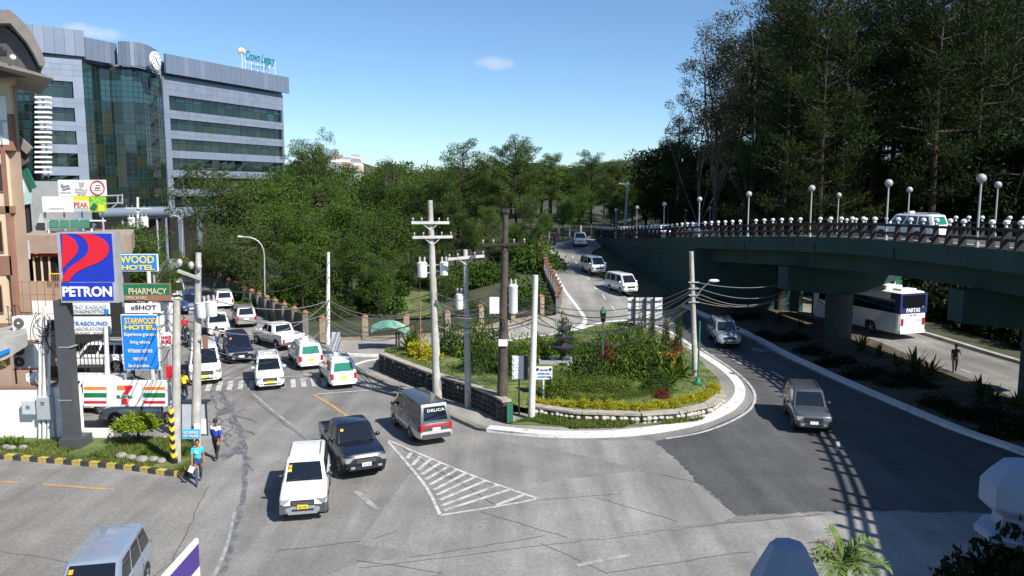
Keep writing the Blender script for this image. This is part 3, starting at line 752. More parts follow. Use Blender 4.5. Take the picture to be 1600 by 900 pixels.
# curved roof shell
arc = [(-60, 15), (15, 15), (30, 27), (45, 44), (56, 62), (65, 80), (71, 97)]
vs = []; mb = MB(); up_ = [P(u, v, YB - 1.5) for u, v in arc]; dn = [p + V((-.15 if i > 1 else 0, 0, -.62 if i < 6 else -.2)) for i, p in enumerate(up_)]
n = len(arc)
for dy in (0, 9): vs += [p + V((-.66 * dy, dy, 0)) for p in up_] + [p + V((-.66 * dy, dy, 0)) for p in dn]
fs = [(i, i + 1, n + i + 1, n + i) for i in range(n - 1)] + [(2 * n + i + 1, 2 * n + i, 3 * n + i, 3 * n + i + 1) for i in range(n - 1)]
fs += [(i + 1, i, 2 * n + i, 2 * n + i + 1) for i in range(n - 1)] + [(n + i, n + i + 1, 3 * n + i + 1, 3 * n + i) for i in range(n - 1)] + [(n - 1, 2 * n - 1, 4 * n - 1, 3 * n - 1)[::-1]]
mb.add(vs, fs); rf = mb.build('roof', 'roof_grey', bb_)
ic = [p + V((-.7, .6, -.62)) for p in up_[1:]]
mb = MB(); mb.extr([p for p in ic] + [V((-45, ic[0].y, ic[-1].z)), V((-45, ic[0].y, ic[0].z))], (0, .3, 0)); mb.build('gable_wall', 'soffit', bb_)
for k in range(3): fp('gable_window', -6 + k * 6, 68 + k * 5, -2 + k * 6, 86, YB - .95, 'window_dark', bb_, .06)
mb = MB(); mb.extr([P(-60, 96, YB - 2.2), P(0, 96, YB - 2.2), P(84, 121, YB - 2.2), P(84, 124, YB - 2.2), P(0, 103, YB - 2.2), P(-60, 103, YB - 2.2)], (-4.2, 6, 0)); mb.build('eave', 'roof_grey', bb_)
MB().ball(P(20, 90, YB - 2.3), .14, 10, 6).build('floodlight', 'white_paint', bb_, smooth=180)
# small gable roof (brown) and grey-green louvre building behind
gb = thing('glass_building', 'blue-grey glass building with white horizontal louvres beside the hotel', 'building')
YG = 58
obl(MB(), P(5, 200, YG).x, P(58, 200, YG).x, YG + .2, 14, 0, P(40, 112, YG).z, -.63).build('core', 'hotel_panel_b', gb)
rg = random.Random(8)
fp('curtain_backing', 17, 112, 57, 330, YG, 'dark_metal', gb, .15)
for r_ in range(15):
    for c_ in range(4):
        v0 = 120 + r_ * 13.6; u0 = 18 + c_ * 9.6
        if v0 < 140 and (c_ < 1): continue
        fp('pane', u0 + 1, v0 + 1.4, u0 + 8.8, v0 + 12.4, YG - .02 + rg.uniform(-.02, 0), rg.choice(['hotel_glass', 'hotel_glass_c', 'hotel_glass_b', 'hotel_glass_c']), gb, .015)
for k in range(16):
    v0 = 150 + k * 7.8; fp('louvre', 54, v0, 75, v0 + 3.4, YG - .5, 'white_wall', gb, .5)
fp('louvre_post', 61, 150, 62.5, 278, YG + .02, 'galv', gb, .1); fp('louvre_post', 70, 150, 71.5, 278, YG + .02, 'galv', gb, .1)
# pale blue gable house
hb = thing('gable_house', 'small pale blue gable front with oval window and green roof edge', 'building')
YH = 47; poly = [P(u, v, YH) for u, v in ((17, 324), (49, 318), (50, 291), (33, 254), (18, 280))]
MB().extr(poly, (-2.6, 4, 0)).build('wall', 'pale_blue', hb)
mb = MB(); mb.beam(P(33, 252, YH - .1), P(53, 294, YH - .1), .35, .12, V((0, 1, 0))); mb.build('roof_edge', 'roof_green', hb)
MB().beam(P(33, 252, YH - .12), P(15, 284, YH - .12), .35, .12, V((0, 1, 0))).build('roof_edge', 'roof_green', hb)
oc = P(31, 291, YH - .06); mb = MB(); mb.lathe([(1, -.05), (1, .05)], n=20).xf(Matrix.Translation(oc) @ Matrix.Rotation(pi / 2, 4, 'X') @ Matrix.Diagonal((.23, .6, 1, 1))); ow = mb.build('oval_window', 'white_paint', hb)
mb = MB(); mb.lathe([(1, -.05), (1, .05)], n=20).xf(Matrix.Translation(oc - V((0, .04, 0))) @ Matrix.Rotation(pi / 2, 4, 'X') @ Matrix.Diagonal((.15, .48, 1, 1))); mb.build('pane', 'dark_glass', ow)
MB().extr([P(u, v, YH - .4) for u, v in ((17, 260), (17, 214), (20, 212), (46, 236), (46, 252), (30, 262))], (-2, 3, 0)).build('upper_gable', 'soffit', hb)
mb = MB(); mb.beam(P(18, 210, YH - .6), P(47, 236, YH - .6), .5, .15, V((0, 1, 0))); mb.build('upper_roof_edge', 'roof_grey', hb)
obl(MB(), P(17, 400, YH).x, P(48, 400, YH).x, YH + .2, 4, 0, P(30, 322, YH).z - .02, -.64).build('lower_wall', 'dark_metal', hb)
# grey side block between gable house and hotel
gk = thing('grey_annex', 'plain grey concrete annex behind the advertising boards', 'building')
obl(MB(), P(46, 300, 53).x, P(118, 300, 53).x, 53, 5, 0, P(60, 283, 53).z, -.58).build('wall', 'grey_paint', gk)
mb = MB(); q = [P(52, 364, 50), P(76, 364, 50), P(76, 364, 51.4), P(52, 364, 51.4)]; ap = P(64, 332, 50.7); mb.add(q + [ap], [(0, 1, 4), (1, 2, 4), (2, 3, 4), (3, 0, 4)]); mb.build('pyramid_roof', 'grey_paint', gk)
# advertising boards
YA = 49
for (u0, v0, u1, v1, m, lab) in ((91, 281, 115, 306, 'sign_white', 'white advertising board with pale tree emblem, upper left of the board cluster'), (115.6, 281, 139, 306, 'sign_white', 'white advertising board with dark shield emblem, upper middle of the board cluster'),
                                 (139.8, 281, 165, 306, 'sign_white', 'white advertising board with red ring emblem'), (66, 306.8, 115, 331.5, 'sign_white', 'wide blank-looking white advertising board with small grey letters'),
                                 (115.6, 306.8, 139, 331.5, 'yellow', 'yellow and white advertising board with red letters'), (139.8, 306.8, 165, 331.5, 'lime', 'green leafy advertising board beside the yellow one')):
    t = thing('advertising_board', lab, 'sign', group='advertising boards before the hotel')
    fp('panel', u0, v0, u1, v1, YA, m, t, .12); um, vm = (u0 + u1) / 2, (v0 + v1) / 2; pw = (u1 - u0) / F * YA; 
    if 'tree' in lab:
        mb = MB()
        for k in range(7): mb.box(P(um - 6 + (k * 37 % 13), 289 + (k * 5 % 9), YA - .02), (.16, .03, .1), 0)
        mb.build('emblem', 'car_steelblue', t); txt('COMPANY', P(um, 301, YA), EX, EZ, pw * .75, .09, 'grey_paint', t)
    if 'shield' in lab:
        mb = MB(); mb.extr([P(u, v, YA - .03) for u, v in ((123, 283.5), (126, 285.5), (129, 285.5), (132, 283.5), (131, 290), (127.5, 293), (124, 290))], (0, .02, 0)); mb.build('emblem', 'grey_paint', t)
        txt('GORILLA', P(um, 296, YA), EX, EZ, pw * .82, .16, 'grey_paint', t); txt('THE FRUIT FACT\nAND MORE', P(um, 302, YA), EX, EZ, pw * .8, .22, 'grey_paint', t)
    if 'ring' in lab:
        c = P(um, vm, YA - .02); mb = MB(); mb.tube([c + V((cos(a) * .42, 0, sin(a) * .42)) for a in [2 * pi * k / 24 for k in range(25)]], .035, 5, False); mb.build('emblem', 'red', t)
        mb = MB(); mb.box(c, (.3, .02, .08)); mb.box(c + V((0, 0, -.15)), (.42, .02, .03)); mb.box(c + V((.05, 0, .16)), (.3, .02, .03)); mb.build('emblem_mark', 'brown_frame', t)
    if 'blank' in lab: txt('JASON', P(88, 326, YA), EX, EZ, pw * .5, .09, 'grey_paint', t, space=1.5)
    if m == 'yellow':
        fp('lower_panel', u0 + .4, 314, u1 - .4, 325, YA - .03, 'sign_white', t, .02); txt('PEAK', P(um, 319.8, YA - .03), EX, EZ, pw * .9, .3, 'red', t, .01); fp('strip', u0 + .4, 325.4, u1 - .4, 331, YA - .03, 'boxgrey', t, .02)
    if m == 'lime':
        mb = MB(); mb.box(P(147, 323, YA - .03), (.3, .03, .4), M=Matrix.Rotation(.6, 3, 'Y')); mb.build('print', 'roof_green', t); fp('print_pale', 153, 320, 163, 330, YA - .02, 'yellow', t, .015)
st = thing('board_scaffold', 'pale pipe scaffold standing right of the advertising boards', 'frame')
mb = MB()
for (u0, v0, u1, v1) in ((165, 306, 192, 305), (165, 318, 192, 317), (184, 305, 184, 318), (191, 303, 191, 319), (175, 325, 184, 317)): mb.tube([P(u0, v0, 49.2), P(u1, v1, 49.2)], .045, 5)
for u in (70, 100, 128, 160): mb.tube([P(u, 331, 49.3), V((P(u, 331, 49.3).x, 49.3, 0))], .06, 6)
mb.build('pipe', 'galv', st)
struct(st.children[0], 'stuff')
# restaurant with tan flat roof
rb = thing('flat_roof_building', 'low tan building with flat roof and red stripe behind the petrol sign', 'building')
YR = 45
a, b = P(42, 395, YR), P(217, 367, YR)
obl(MB(), a.x, b.x - .25, YR - .4, 6.5, a.z, b.z, -.45).build('roof', 'roof_brown', rb)
obl(MB(), a.x + .5, b.x - .8, YR + .2, 6, 0, a.z - .003, -.48).build('wall', 'dark_metal', rb)
fp('red_stripe', 46, 397, 92, 401, YR, 'red', rb, .15)
for u in (52, 64, 76, 96): fp('column', u, 401, u + 2.4, 440, YR - .05, 'cream', rb, .2)
for u in (54.6, 66.6, 78.6): 
    w = fp('window', u + .3, 402, u + 9, 438, YR + .02, 'dark_metal', rb, .1); fp('pane', u + 1, 404, u + 8.4, 437, YR - .02, 'dark_glass', w, .03)
fp('lower_panel', 42, 440, 92, 470, YR - .3, 'tan', rb, .3); fp('lower_white_panel', 45, 470, 92, 500, YR - .32, 'white_wall', rb, .3)
fp('rail', 76, 427, 96, 428.4, YR - .5, 'yellow', rb, .06)
for k in range(7): fp('railing_bar', 76 + k * 3, 428, 76.5 + k * 3, 443, YR - .5, 'brown_frame', rb, .04)
gc = thing('green_canopy', 'green panelled metal canopy above the flat roofed building', 'canopy')
for k in range(4):
    u = 77 + k * 16; MB().extr([P(u, 357, 47), P(u + 15, 357, 47), P(u + 15, 345, 48.4), P(u, 345, 48.4)], (0, 0, .06)).build('roof_panel', 'roof_green', gc)
mb = MB(); mb.tube([P(75, 345, 48.5), P(165, 345, 48.5)], .05, 5); mb.build('ridge_pipe', 'white_paint', gc)
for u in (76, 143): MB().tube([P(u, 357, 47.1), V((P(u, 357, 47.1).x, 47.1, 8.0))], .05, 5).build('post', 'white_paint', gc)
# shed with concrete slab roof, left edge
sh = thing('concrete_shed', 'low tan shed with concrete slab roof and blue sign at left edge', 'building')
MB().extr([P(-40, 540, 35), P(43, 522, 35), P(43, 540, 35), P(8, 562, 35), P(-40, 575, 35)], (-2, 3, 0)).build('slab', 'concrete', sh)
obl(MB(), P(-40, 590, 35.4).x, P(18, 590, 35.4).x, 35.4, 2.6, 0, P(10, 556, 35.4).z - .05, -.66).build('wall', 'tan', sh)
q = MB().extr([P(-30, 560, 34.9), P(15, 544, 34.9), P(15, 550, 34.9), P(-30, 570, 34.9)], (0, .05, 0)).build('blue_sign', 'signblue', sh)
fp('yellow_sticker', 1, 564, 9, 572, 35.3, 'yellow', sh, .04)
# air conditioners
for k, (u0, v0, u1, v1, lab) in enumerate(((20, 495, 53, 531, 'upper white air conditioner with round fans above the shed'), (21, 537, 53, 576, 'lower white air conditioner with two fans beside the tan shed'))):
    t = thing('air_conditioner', lab, 'air conditioner', group='air conditioners by the shed'); Ya = 36.6
    fp('case', u0, v0, u1, v1, Ya, 'ac_white', t, .4)
    for f in (0, 1):
        c = P(u0 + 9.5, v0 + (v1 - v0) * (.27 + .46 * f), Ya - .02); mb = MB().lathe([(.24, -.02), (.24, .02), (.19, .03)], n=18).xf(Matrix.Translation(c) @ Matrix.Rotation(pi / 2, 4, 'X')); fo = mb.build('fan', 'fan_grey', t)
        MB().lathe([(.05, 0), (.05, .05)], n=10).xf(Matrix.Translation(c - V((0, .02, 0))) @ Matrix.Rotation(pi / 2, 4, 'X')).build('hub', 'ac_white', fo)
    fp('bracket', u0, v1 + .2, u1 + 3, v1 + 2, Ya, 'red' if k else 'brown_frame', t, .4)
# white station wall
ww = thing('white_wall', 'long white painted boundary wall behind the grass verge', 'wall')
YW = 33.6
a, b = P(-200, 607, YW), P(86, 700, YW); MB().bb(a.x, b.x, YW, YW + .25, 0, a.z).build('wall', 'white_wall', ww)
MB().bb(a.x, b.x, YW - .05, YW + .3, a.z + .001, a.z + .06).build('coping', 'brown_frame', ww)
a, b = P(86, 640, YW), P(128, 700, YW); MB().bb(a.x + .003, b.x, YW + .02, YW + .3, 0, P(100, 607, YW).z).build('pillar', 'white_wall', ww)
a, b = P(128.3, 671, YW), P(174, 700, YW); MB().bb(a.x, b.x, YW, YW + .22, 0, a.z).build('low_wall', 'white_wall', ww)
a, b = P(174.4, 686, YW), P(262, 700, YW); MB().bb(a.x, b.x, YW + .05, YW + .25, 0, a.z).build('low_black_wall', 'black_paint', ww)
for k in (236, 254): fp('white_post', k, 683, k + 4, 703, YW - .05, 'white_paint', ww, .15)
# parking lot behind wall
sheet('parking_pavement', [V((-30, 34, 0)), V((-14.6, 34, 0)), V((-17.5, 45, 0)), V((-30, 45, 0))], .016, 'concrete_apron')
# verge with striped kerb
vk = smooth_path([G(-160, 706), G(0, 716), G(100, 724), G(200, 733), G(262, 742), G(300, 742), G(312, 727), G(305, 708)], 6)
sheet('grass_verge', [p for p in vk] + [V((-14.2, 33.55, 0)), V((-30, 33.55, 0))], .13, 'grass_base')
kp = resample(vk, .4)
for i, (a, b) in enumerate(zip(kp, kp[1:])):
    if b.x > -12.4 and b.y > 31.2: continue
    d = (b - a); rz = math.atan2(d.y, d.x); mb = MB(); mb.box((0, 0, .09), (d.length - .004, .24, .2)); o = mb.build('kerb_block', 'kerb_yellow' if i % 2 else 'kerb_black', None); o.location = (a + b) / 2; o.rotation_euler = (0, 0, rz); o.parent = None
    kp[i] = o
verge_k = thing('striped_kerb', 'yellow and black striped kerb along the grass verge', 'kerb')
for o in kp:
    if not isinstance(o, Vector): o.parent = verge_k
# ---------------- signs on the left ----------------
ps = thing('petrol_sign', 'tall petrol station pylon sign with red and blue emblem and white letters', 'sign'); YP = 32.2
fp('pole', 91, 470, 111, 704, YP + .1, 'pylon_grey', ps, .5); bl = P(101, 587, YP - .15)
MB().bb(bl.x - .42, bl.x + .46, YP - .2, YP + .8, 0, .55).build('footing', 'pylon_grey', ps)
for v in (542, 625): fp('pole_joint', 90.9, v, 111.1, v + 1.2, YP + .09, 'galv', ps, .52)
bx = fp('sign_case', 92, 363, 182, 473, YP, 'galv', ps, .45); fp('face', 96.5, 365, 176.5, 440, YP - .02, 'blue', ps, .04); fp('name_face', 96.5, 441.5, 176.5, 469.5, YP - .02, 'blue', ps, .04)
def bez(pts, n=10):
    out = []
    for i in range(n + 1):
        t = i / n; q = [V((x, y)) for x, y in pts]
        while len(q) > 1: q = [x.lerp(y, t) for x, y in zip(q, q[1:])]
        out.append((q[0].x, q[0].y))
    return out
red_a = [(97, 365.5)] + bez([(97, 365.5), (118, 368), (128, 390), (117, 400)], 8) + bez([(117, 400), (108, 410), (99, 416), (97, 423)], 6)
red_b = bez([(120, 365.5), (168, 362), (183, 392), (158, 408)], 10) + bez([(158, 408), (135, 419), (115, 422), (108, 439.5)], 8) + [(97, 439.5)] + bez([(97, 436), (104, 414), (122, 412), (134, 399)], 8) + bez([(134, 399), (144, 388), (134, 368), (116, 365.5)], 8)
for q in (red_a, red_b): 
    MB().extr([P(u, v, YP - .05) for u, v in q], (0, .03, 0)).build('emblem', 'red', ps)
txt('PETRON', P(136.5, 455.5, YP - .02), EX, EZ, 78 / F * YP, 16.5 / F * YP, 'sign_white', ps, .035)
def sign(name, u0, v0, u1, v1, Y, mat, label, lines, border=None, legs=(), cat='sign', group=None, th=.14, legmat='galv'):
    t = thing(name, label, cat, group=group)
    fp('panel', u0, v0, u1, v1, Y, border or mat, t, th)
    if border: fp('face', u0 + 1.2, v0 + 1.2, u1 - 1.2, v1 - 1.2, Y - .02, mat, t, .03)
    for (s, um, vm, wpx, hpx, m, bold) in lines: txt(s, P(um, vm, Y - .02), EX, EZ, wpx / F * Y, hpx / F * Y, m, t, bold)
    for u, v in legs:
        a = P(u, v1, Y + .2); MB().tube([a, V((a.x, a.y, 0))], .06, 6).build('leg', legmat, t)
    return t
sign('hotel_sign', 152, 397, 246, 424, 41, 'signblue', 'blue roadside sign with yellow letters half hidden by the petrol sign', [('STARWOOD', 197, 405.5, 88, 12, 'yellow', .02), ('HOTEL', 216, 418, 52, 8, 'yellow', .03)], 'sign_white', ((240, 424), (190, 424)))
s_ = sign('pharmacy_sign', 190, 443, 266, 471, 40, 'green', 'green and red pharmacy sign above the blue hotel board', [('PHARMACY', 231, 455, 60, 10, 'cream', .015)], 'brown_frame', ((195, 470), (262, 470)))
fp('lower_strip', 192, 461.5, 265, 469.8, 39.95, 'brown_frame', s_, .03); txt('OPEN 24 HRS', P(212, 465.6, 39.93), EX, EZ, 34 / F * 40, 5.5 / F * 40, 'cream', s_, .01)
sign('eshot_sign', 195, 474, 249, 489, 40, 'sign_white', 'small white sign with black italic letters under the pharmacy sign', [('eSHOT', 225, 480, 40, 7, 'black_paint', .0)], None, ((247, 489),))['label']
s_ = sign('hotel_board', 191, 491.5, 247, 578, 37.5, 'signblue', 'tall blue board with yellow heading and white lines of text', [('STARWOOD', 219.5, 501.5, 50, 10, 'yellow', .02), ('HOTEL', 219, 511.5, 50, 7.5, 'yellow', .04)] +
     [(s, 219, 523 + 12.2 * i, w, 7.5, 'sign_white', .012) for i, (s, w) in enumerate((('Experience gracious', 50), ('living where', 31), ('virtuous service', 39), ('need not', 21), ('be expensive...', 36)))], 'sign_white', ((195, 578), (243, 578)))
s_ = sign('clinic_sign', 108, 473, 170, 491, 42, 'sign_white', 'white clinic sign with grey upper lettering beside the petrol pylon', [('METRO BAGUIO', 134, 479, 66, 5.5, 'boxgrey', .0), ('DIAGNOSTIC', 139, 486, 48, 5, 'car_steelblue', 0)], None, ((166, 491),))
fp('blue_corner', 163, 483, 169.4, 490, 41.96, 'signblue', s_, .03)
sign('clinic_sign', 108, 495, 172, 522, 42, 'sign_white', 'white clinic sign with blue lettering below the grey lettered one', [('ULTRASOUND', 134, 505, 70, 6, 'signblue', .0), ('LABORATORY', 140, 513, 52, 5, 'boxgrey', 0), ('X-RAY  ECG', 140, 519, 46, 3, 'boxgrey', 0)], None, ((169, 522),))
t = thing('burger_sign', 'round white sign with red letters beside the blue board', 'sign'); c = P(261, 530, 39)
MB().lathe([(.36, -.04), (.36, .04)], n=24).xf(Matrix.Translation(c) @ Matrix.Rotation(pi / 2, 4, 'X')).build('disc', 'sign_white', t, smooth=40)
txt('HAVE\nBURG', c + V((0, -.05, 0)), EX, EZ, .5, .4, 'red', t, .02)
MB().tube([c + V((0, .06, -.2)), V((c.x, c.y + .06, 0))], .05, 6).build('post', 'galv', t)
for i, (u0, v0, u1, v1, lab) in enumerate(((250, 473, 273, 490, 'topmost blank white tarpaulin panel right of the small italic sign'), (250, 492, 273, 508, 'middle blank white tarpaulin panel beside the blue board'), (250, 510, 273, 520, 'lowest blank white tarpaulin panel above the round burger sign'))):
    t = thing('tarpaulin_panel', lab, 'sign', group='blank tarpaulin panels'); fp('cloth', u0, v0, u1, v1, 40.4, 'sign_white', t, .05); a = P(u1, v1, 40.6); MB().tube([V((a.x, a.y, P(u0, v0, 40.6).z)), V((a.x, a.y, 0))], .04, 5).build('pole', 'galv', t)
t = thing('red_box_sign', 'plain red box sign beside the leaning grey utility pole', 'sign'); fp('box', 259.5, 573, 271, 591, 36, 'red', t, .35); a = P(265, 591, 36.2); MB().tube([a, V((a.x, a.y, 0))], .05, 6).build('post', 'galv', t)
# convenience store sign
s7 = thing('store_sign', 'white convenience store sign with orange, green and red stripes and big red numeral', 'sign'); Y7 = 34.4
fp('case', 130, 597, 259, 635, Y7, 'sign_white', s7, .4)
for (u0, u1) in ((131, 166), (224, 258)):
    for v0, v1, m in ((604.5, 609, 'orange'), (614, 621, 'green'), (626.5, 630.5, 'red')): fp('stripe', u0, v0, u1, v1, Y7 - .012, m, s7, .02)
for u in (166.4, 223): fp('divider', u, 597.5, u + .7, 634.5, Y7 - .02, 'boxgrey', s7, .03)
MB().extr([P(u, v, Y7 - .03) for u, v in ((183, 602.5), (207, 602.5), (207, 606), (203, 611), (200, 616), (191, 616), (194, 612), (197, 608.5), (183, 608.5))], (0, .03, 0)).build('numeral', 'red', s7)
MB().extr([P(u, v, Y7 - .03) for u, v in ((190, 623), (199, 623), (199, 631.5), (190, 631.5))], (0, .03, 0)).build('numeral_foot', 'red', s7)
MB().extr([P(u, v, Y7 - .034) for u, v in ((183, 602.5), (195, 602.5), (195, 608.5), (183, 608.5))], (0, .02, 0)).build('numeral_top', 'orange', s7)
txt('ELEVEn', P(195, 619.6, Y7 - .01), EX, EZ, 25 / F * Y7, 4.8 / F * Y7, 'green', s7, .02)
for u in (221, 253): a = P(u, 635, Y7 + .2); MB().tube([a, V((a.x, a.y, 0))], .05, 6).build('leg', 'dark_metal', s7)
# metal gate, meter boxes, conduits on the wall
mg = thing('metal_gate', 'dark barred metal gate behind the petrol pylon', 'gate')
for v in (548, 559, 574): fp('rail', 110, v, 168, v + 1.2, 38.6, 'dark_metal', mg, .05)
for k in range(10): fp('bar', 112 + k * 6, 530, 112.9 + k * 6, 575, 38.55, 'dark_metal', mg, .04)
for u in (110, 168): a = P(u, 535, 38.6); MB().tube([a, V((a.x, a.y, 0))], .05, 6).build('gate_post', 'dark_metal', mg)
for (u0, v0, u1, v1, lab) in ((34, 627, 53, 648, 'small grey meter box on the white wall'), (57, 621, 78, 656, 'large grey meter box on the white wall conduits')):
    t = thing('meter_box', lab, 'box', group='meter boxes on the white wall'); fp('case', u0, v0, u1, v1, YW - .32, 'boxgrey', t, .31)
    fp('door', u0 + 1, v0 + 1.5, u1 - 1, v1 - 1, YW - .335, 'grey_paint' if u0 > 50 else 'boxgrey', t, .014)
    for k in range(3): fp('vent', u0 + 6, v0 + 7 + 2.2 * k, u0 + 12, v0 + 8 + 2.2 * k, YW - .345, 'dark_metal', t, .01)
for i, (u, vt, r_, m) in enumerate(((63, 500, .06, 'white_paint'), (70, 480, .09, 'pole_white'), (77, 500, .06, 'white_paint'))):
    t = tag(MB().tube([P(u, vt, YW - .12), V((P(u, 700, YW - .12).x, YW - .12, .1))], r_, 8).build('conduit_pipe', m), ('thin white conduit pipe left of the thick one on the wall', 'thick white conduit pipe rising above the white wall', 'thin white conduit pipe right of the thick one on the wall')[i], 'pipe', 'conduit pipes on the white wall')
# lattice of small rooftop railing left of the pylon
rr_ = thing('terrace_railing', 'thin rusty railing grid on the terrace left of the petrol pylon', 'railing')
for u in (24, 35, 47, 58, 70, 82): fp('bar', u, 440, u + .7, 492, 39, 'brown_frame', rr_, .03)
for v in (440, 460, 490): fp('rail', 20, v, 90, v + .8, 39, 'brown_frame', rr_, .03)
fp('post', 20, 492, 22, 600, 39, 'brown_frame', rr_, .06); fp('post', 88, 440, 89.4, 600, 39, 'brown_frame', rr_, .06)
t = thing('white_board', 'white lettered board hanging by the beige building', 'sign'); fp('panel', 19, 376, 45, 405, 43, 'boxgrey', t, .1); txt('FOR RENT', P(31, 384, 43), EX, EZ, .7, .2, 'red', t, .02); txt('CALL US', P(30, 396, 43), EX, EZ, .7, .25, 'signblue', t, .02); MB().tube([P(38, 405, 43.1), V((P(38, 405, 43.1).x, 43.1, 0))], .05, 6).build('post', 'galv', t)
# sloped banner board low in front, beside the forecourt
bs = thing('banner_board', 'white and purple lettered banner board at the bottom edge of the view', 'sign')
bc = P(310, 841, 13.3); xb = bc.x; zt = bc.z; fy = 13.3
def BQ(y, z, out=0): return V((xb + out, y, z))
MB().bb(xb - .06, xb, 8.2, fy, 2.4, zt).build('panel', 'sign_white', bs)
MB().bb(xb + .002, xb + .012, 8.25, fy - .03, zt - .5, zt - .09).build('purple_band', 'purple', bs)
EY = V((0, 1, 0))
txt('BETTER GROUND', BQ(11.8, zt - .95), EY, EZ, 2.3, .22, 'dark_metal', bs, .015); txt('PROTECTION', BQ(11.9, zt - 1.32), EY, EZ, 1.9, .24, 'dark_metal', bs, .015)
MB().bb(xb + .002, xb + .012, 10.2, 10.6, zt - 1.4, zt - .9).build('red_mark', 'red', bs)
for y in (8.6, 13.0): MB().tube([(xb - .12, y, 0), (xb - .12, y, zt - .2)], .06, 8).build('post', 'galv', bs)
# ---------------- utility poles, wires, street lamps ----------------
def upole(label, ub, vb, ut, vt, r0, r1, mat, arms=(), tr=(), extra=None, cat='pole', name='utility_pole'):
    """pole from ground pixel to top pixel; arms (v, u0, u1, mat); tr transformers (u, v0, v1, wpx)"""
    b = GP(ub, vb); Y = b.y; t = P(ut, vt, Y)
    o = thing(name, label, cat, b); 
    n = 10; pts = [b.lerp(t, k / 4) - b for k in range(5)]; pts[0].z -= .1
    MB().tube(pts, [lerp(r0, r1, k / 4) for k in range(5)], n).build('shaft', mat, o, smooth=50)
    for (v, u0, v0_, u1, v1_, m) in arms:
        a, c = P(u0, v0_, Y - .18) - b, P(u1, v1_, Y - .18) - b
        ar = MB().beam(a, c, .11, .13).build('crossarm', m, o)
        mid = (a + c) / 2
        for s in (-1, 1): MB().beam(mid + (c - a) * .2 * s + V((0, 0, -.05)), V((mid.x, mid.y + .05, mid.z - (c - a).length * .2)), .04, .04).build('brace', m, ar)
        for k in (.04, .27, .73, .96):
            q = a.lerp(c, k); MB().lathe([(.02, .06), (.02, .14), (.04, .15), (.045, .2), (.02, .25)], q, 8).build('insulator', 'lamp_post_grey', ar, smooth=60)
    for (u, v0, v1, wpx) in tr:
        c = P(u, v1, Y - .1) - b; h = P(u, v0, Y - .1).z - P(u, v1, Y - .1).z; r = wpx / 2 / F * Y
        tk = MB().lathe([(r * .93, 0), (r, .04), (r, h * .82), (r * 1.05, h * .83), (r * 1.05, h * .87), (r * .6, h * .92)], c, 14).build('transformer', 'white_paint', o, smooth=35)
        for k in (-.5, .5): MB().lathe([(.04, 0), (.07, .06), (.04, .12), (.06, .18), (.03, .26)], c + V((k * r, 0, h * .9)), 8).build('bushing', 'lamp_post_grey', tk, smooth=60)
        for k in (.25, .7): MB().beam(V((c.x, c.y, c.z + h * k)), V((0, 0, c.z + h * k)), .06, .06).build('bracket', 'galv', tk)
    return o, b, Y
POLES = {}
POLES['A'] = upole('tall grey concrete utility pole with two crossarms and two transformers beside the stone wall', 684, 636, 672, 313, .24, .12, 'pole_grey', ((0, 643, 348, 702, 348, 'pole_white'), (0, 645, 371, 707, 370, 'pole_white')), ((660, 407, 433, 15), (694, 407, 430, 13)))
POLES['B'] = upole('slimmer concrete utility pole with a single crossarm behind the stone wall', 732, 640, 727, 390, .18, .11, 'pole_grey', ((0, 700, 405, 757, 400, 'pole_white'),), ((718, 456, 483, 12),))
POLES['C'] = upole('dark wooden utility pole with brown crossarm and tall white box', 784, 656, 790, 336, .27, .13, 'pole_wood', ((0, 752, 383, 822, 381, 'bark'),), ((802, 440, 489, 14),))
fpY = POLES['C'][2]
for (u0, v0, u1, v1, nm) in ((765, 465, 780, 490, 'equipment_box'), (779, 531, 793, 541, 'notice_plate')): q = fp(nm, u0, v0, u1, v1, fpY - .3, 'white_paint', POLES['C'][0], .2); q.location = -POLES['C'][1]
cb = P(778, 507, fpY - .35) - POLES['C'][1]
MB().tube([cb + V((cos(a) * .32, sin(a * 3) * .05, sin(a) * .38)) for a in [2 * pi * k / 14 for k in range(29)]], .035, 5, False).build('cable_coil', 'cable', POLES['C'][0])
POLES['D'] = upole('plain white concrete pole at the front left of the garden island', 830, 659, 837, 430, .17, .12, 'pole_white')
POLES['E'] = upole('plain white concrete pole at the avenue corner beside the park fence', 512, 541, 513, 394, .17, .11, 'pole_white')
POLES['F'] = upole('concrete utility pole with an arm lamp on the right of the garden island', 1087, 608, 1080, 393, .17, .12, 'pole_grey')
POLES['H'] = upole('leaning grey utility pole with chevron base beside the blue board', 275, 727, 276, 470, .19, .14, 'pole_grey')
POLES['I'] = upole('grey utility pole with large white transformers at the avenue kerb', 306, 697, 310, 395, .22, .12, 'pole_grey', (), ((316, 470, 496, 17), (331, 468, 494, 17)))
POLES['J'] = upole('thin pale utility pole behind the blue hotel board', 240, 600, 232, 424, .17, .11, 'pole_white')
POLES['L'] = upole('short pale utility pole beside the meter boxes', 170, 640, 165, 510, .14, .1, 'pole_white')
POLES['K'] = upole('far utility pole with crossarm and transformers before the hotel entrance', 216, 470, 215, 308, .17, .12, 'pole_white', ((0, 196, 325, 236, 326, 'pole_white'),), ((206, 338, 355, 11), (226, 337, 356, 12)))
POLES['M'] = upole('far pale utility pole with crossarm behind the flyover ramp', 976, 366, 981, 283, .2, .14, 'pole_white', ((0, 967, 287, 992, 288, 'pole_white'),))
POLES['N'] = upole('thick pale concrete pole stump standing along the far avenue', 313, 440, 312, 394, .3, .26, 'pole_white')
POLES['O'] = upole('thin rusty pipe pole on the garden island edge', 658, 590, 656, 470, .06, .05, 'brown_frame')
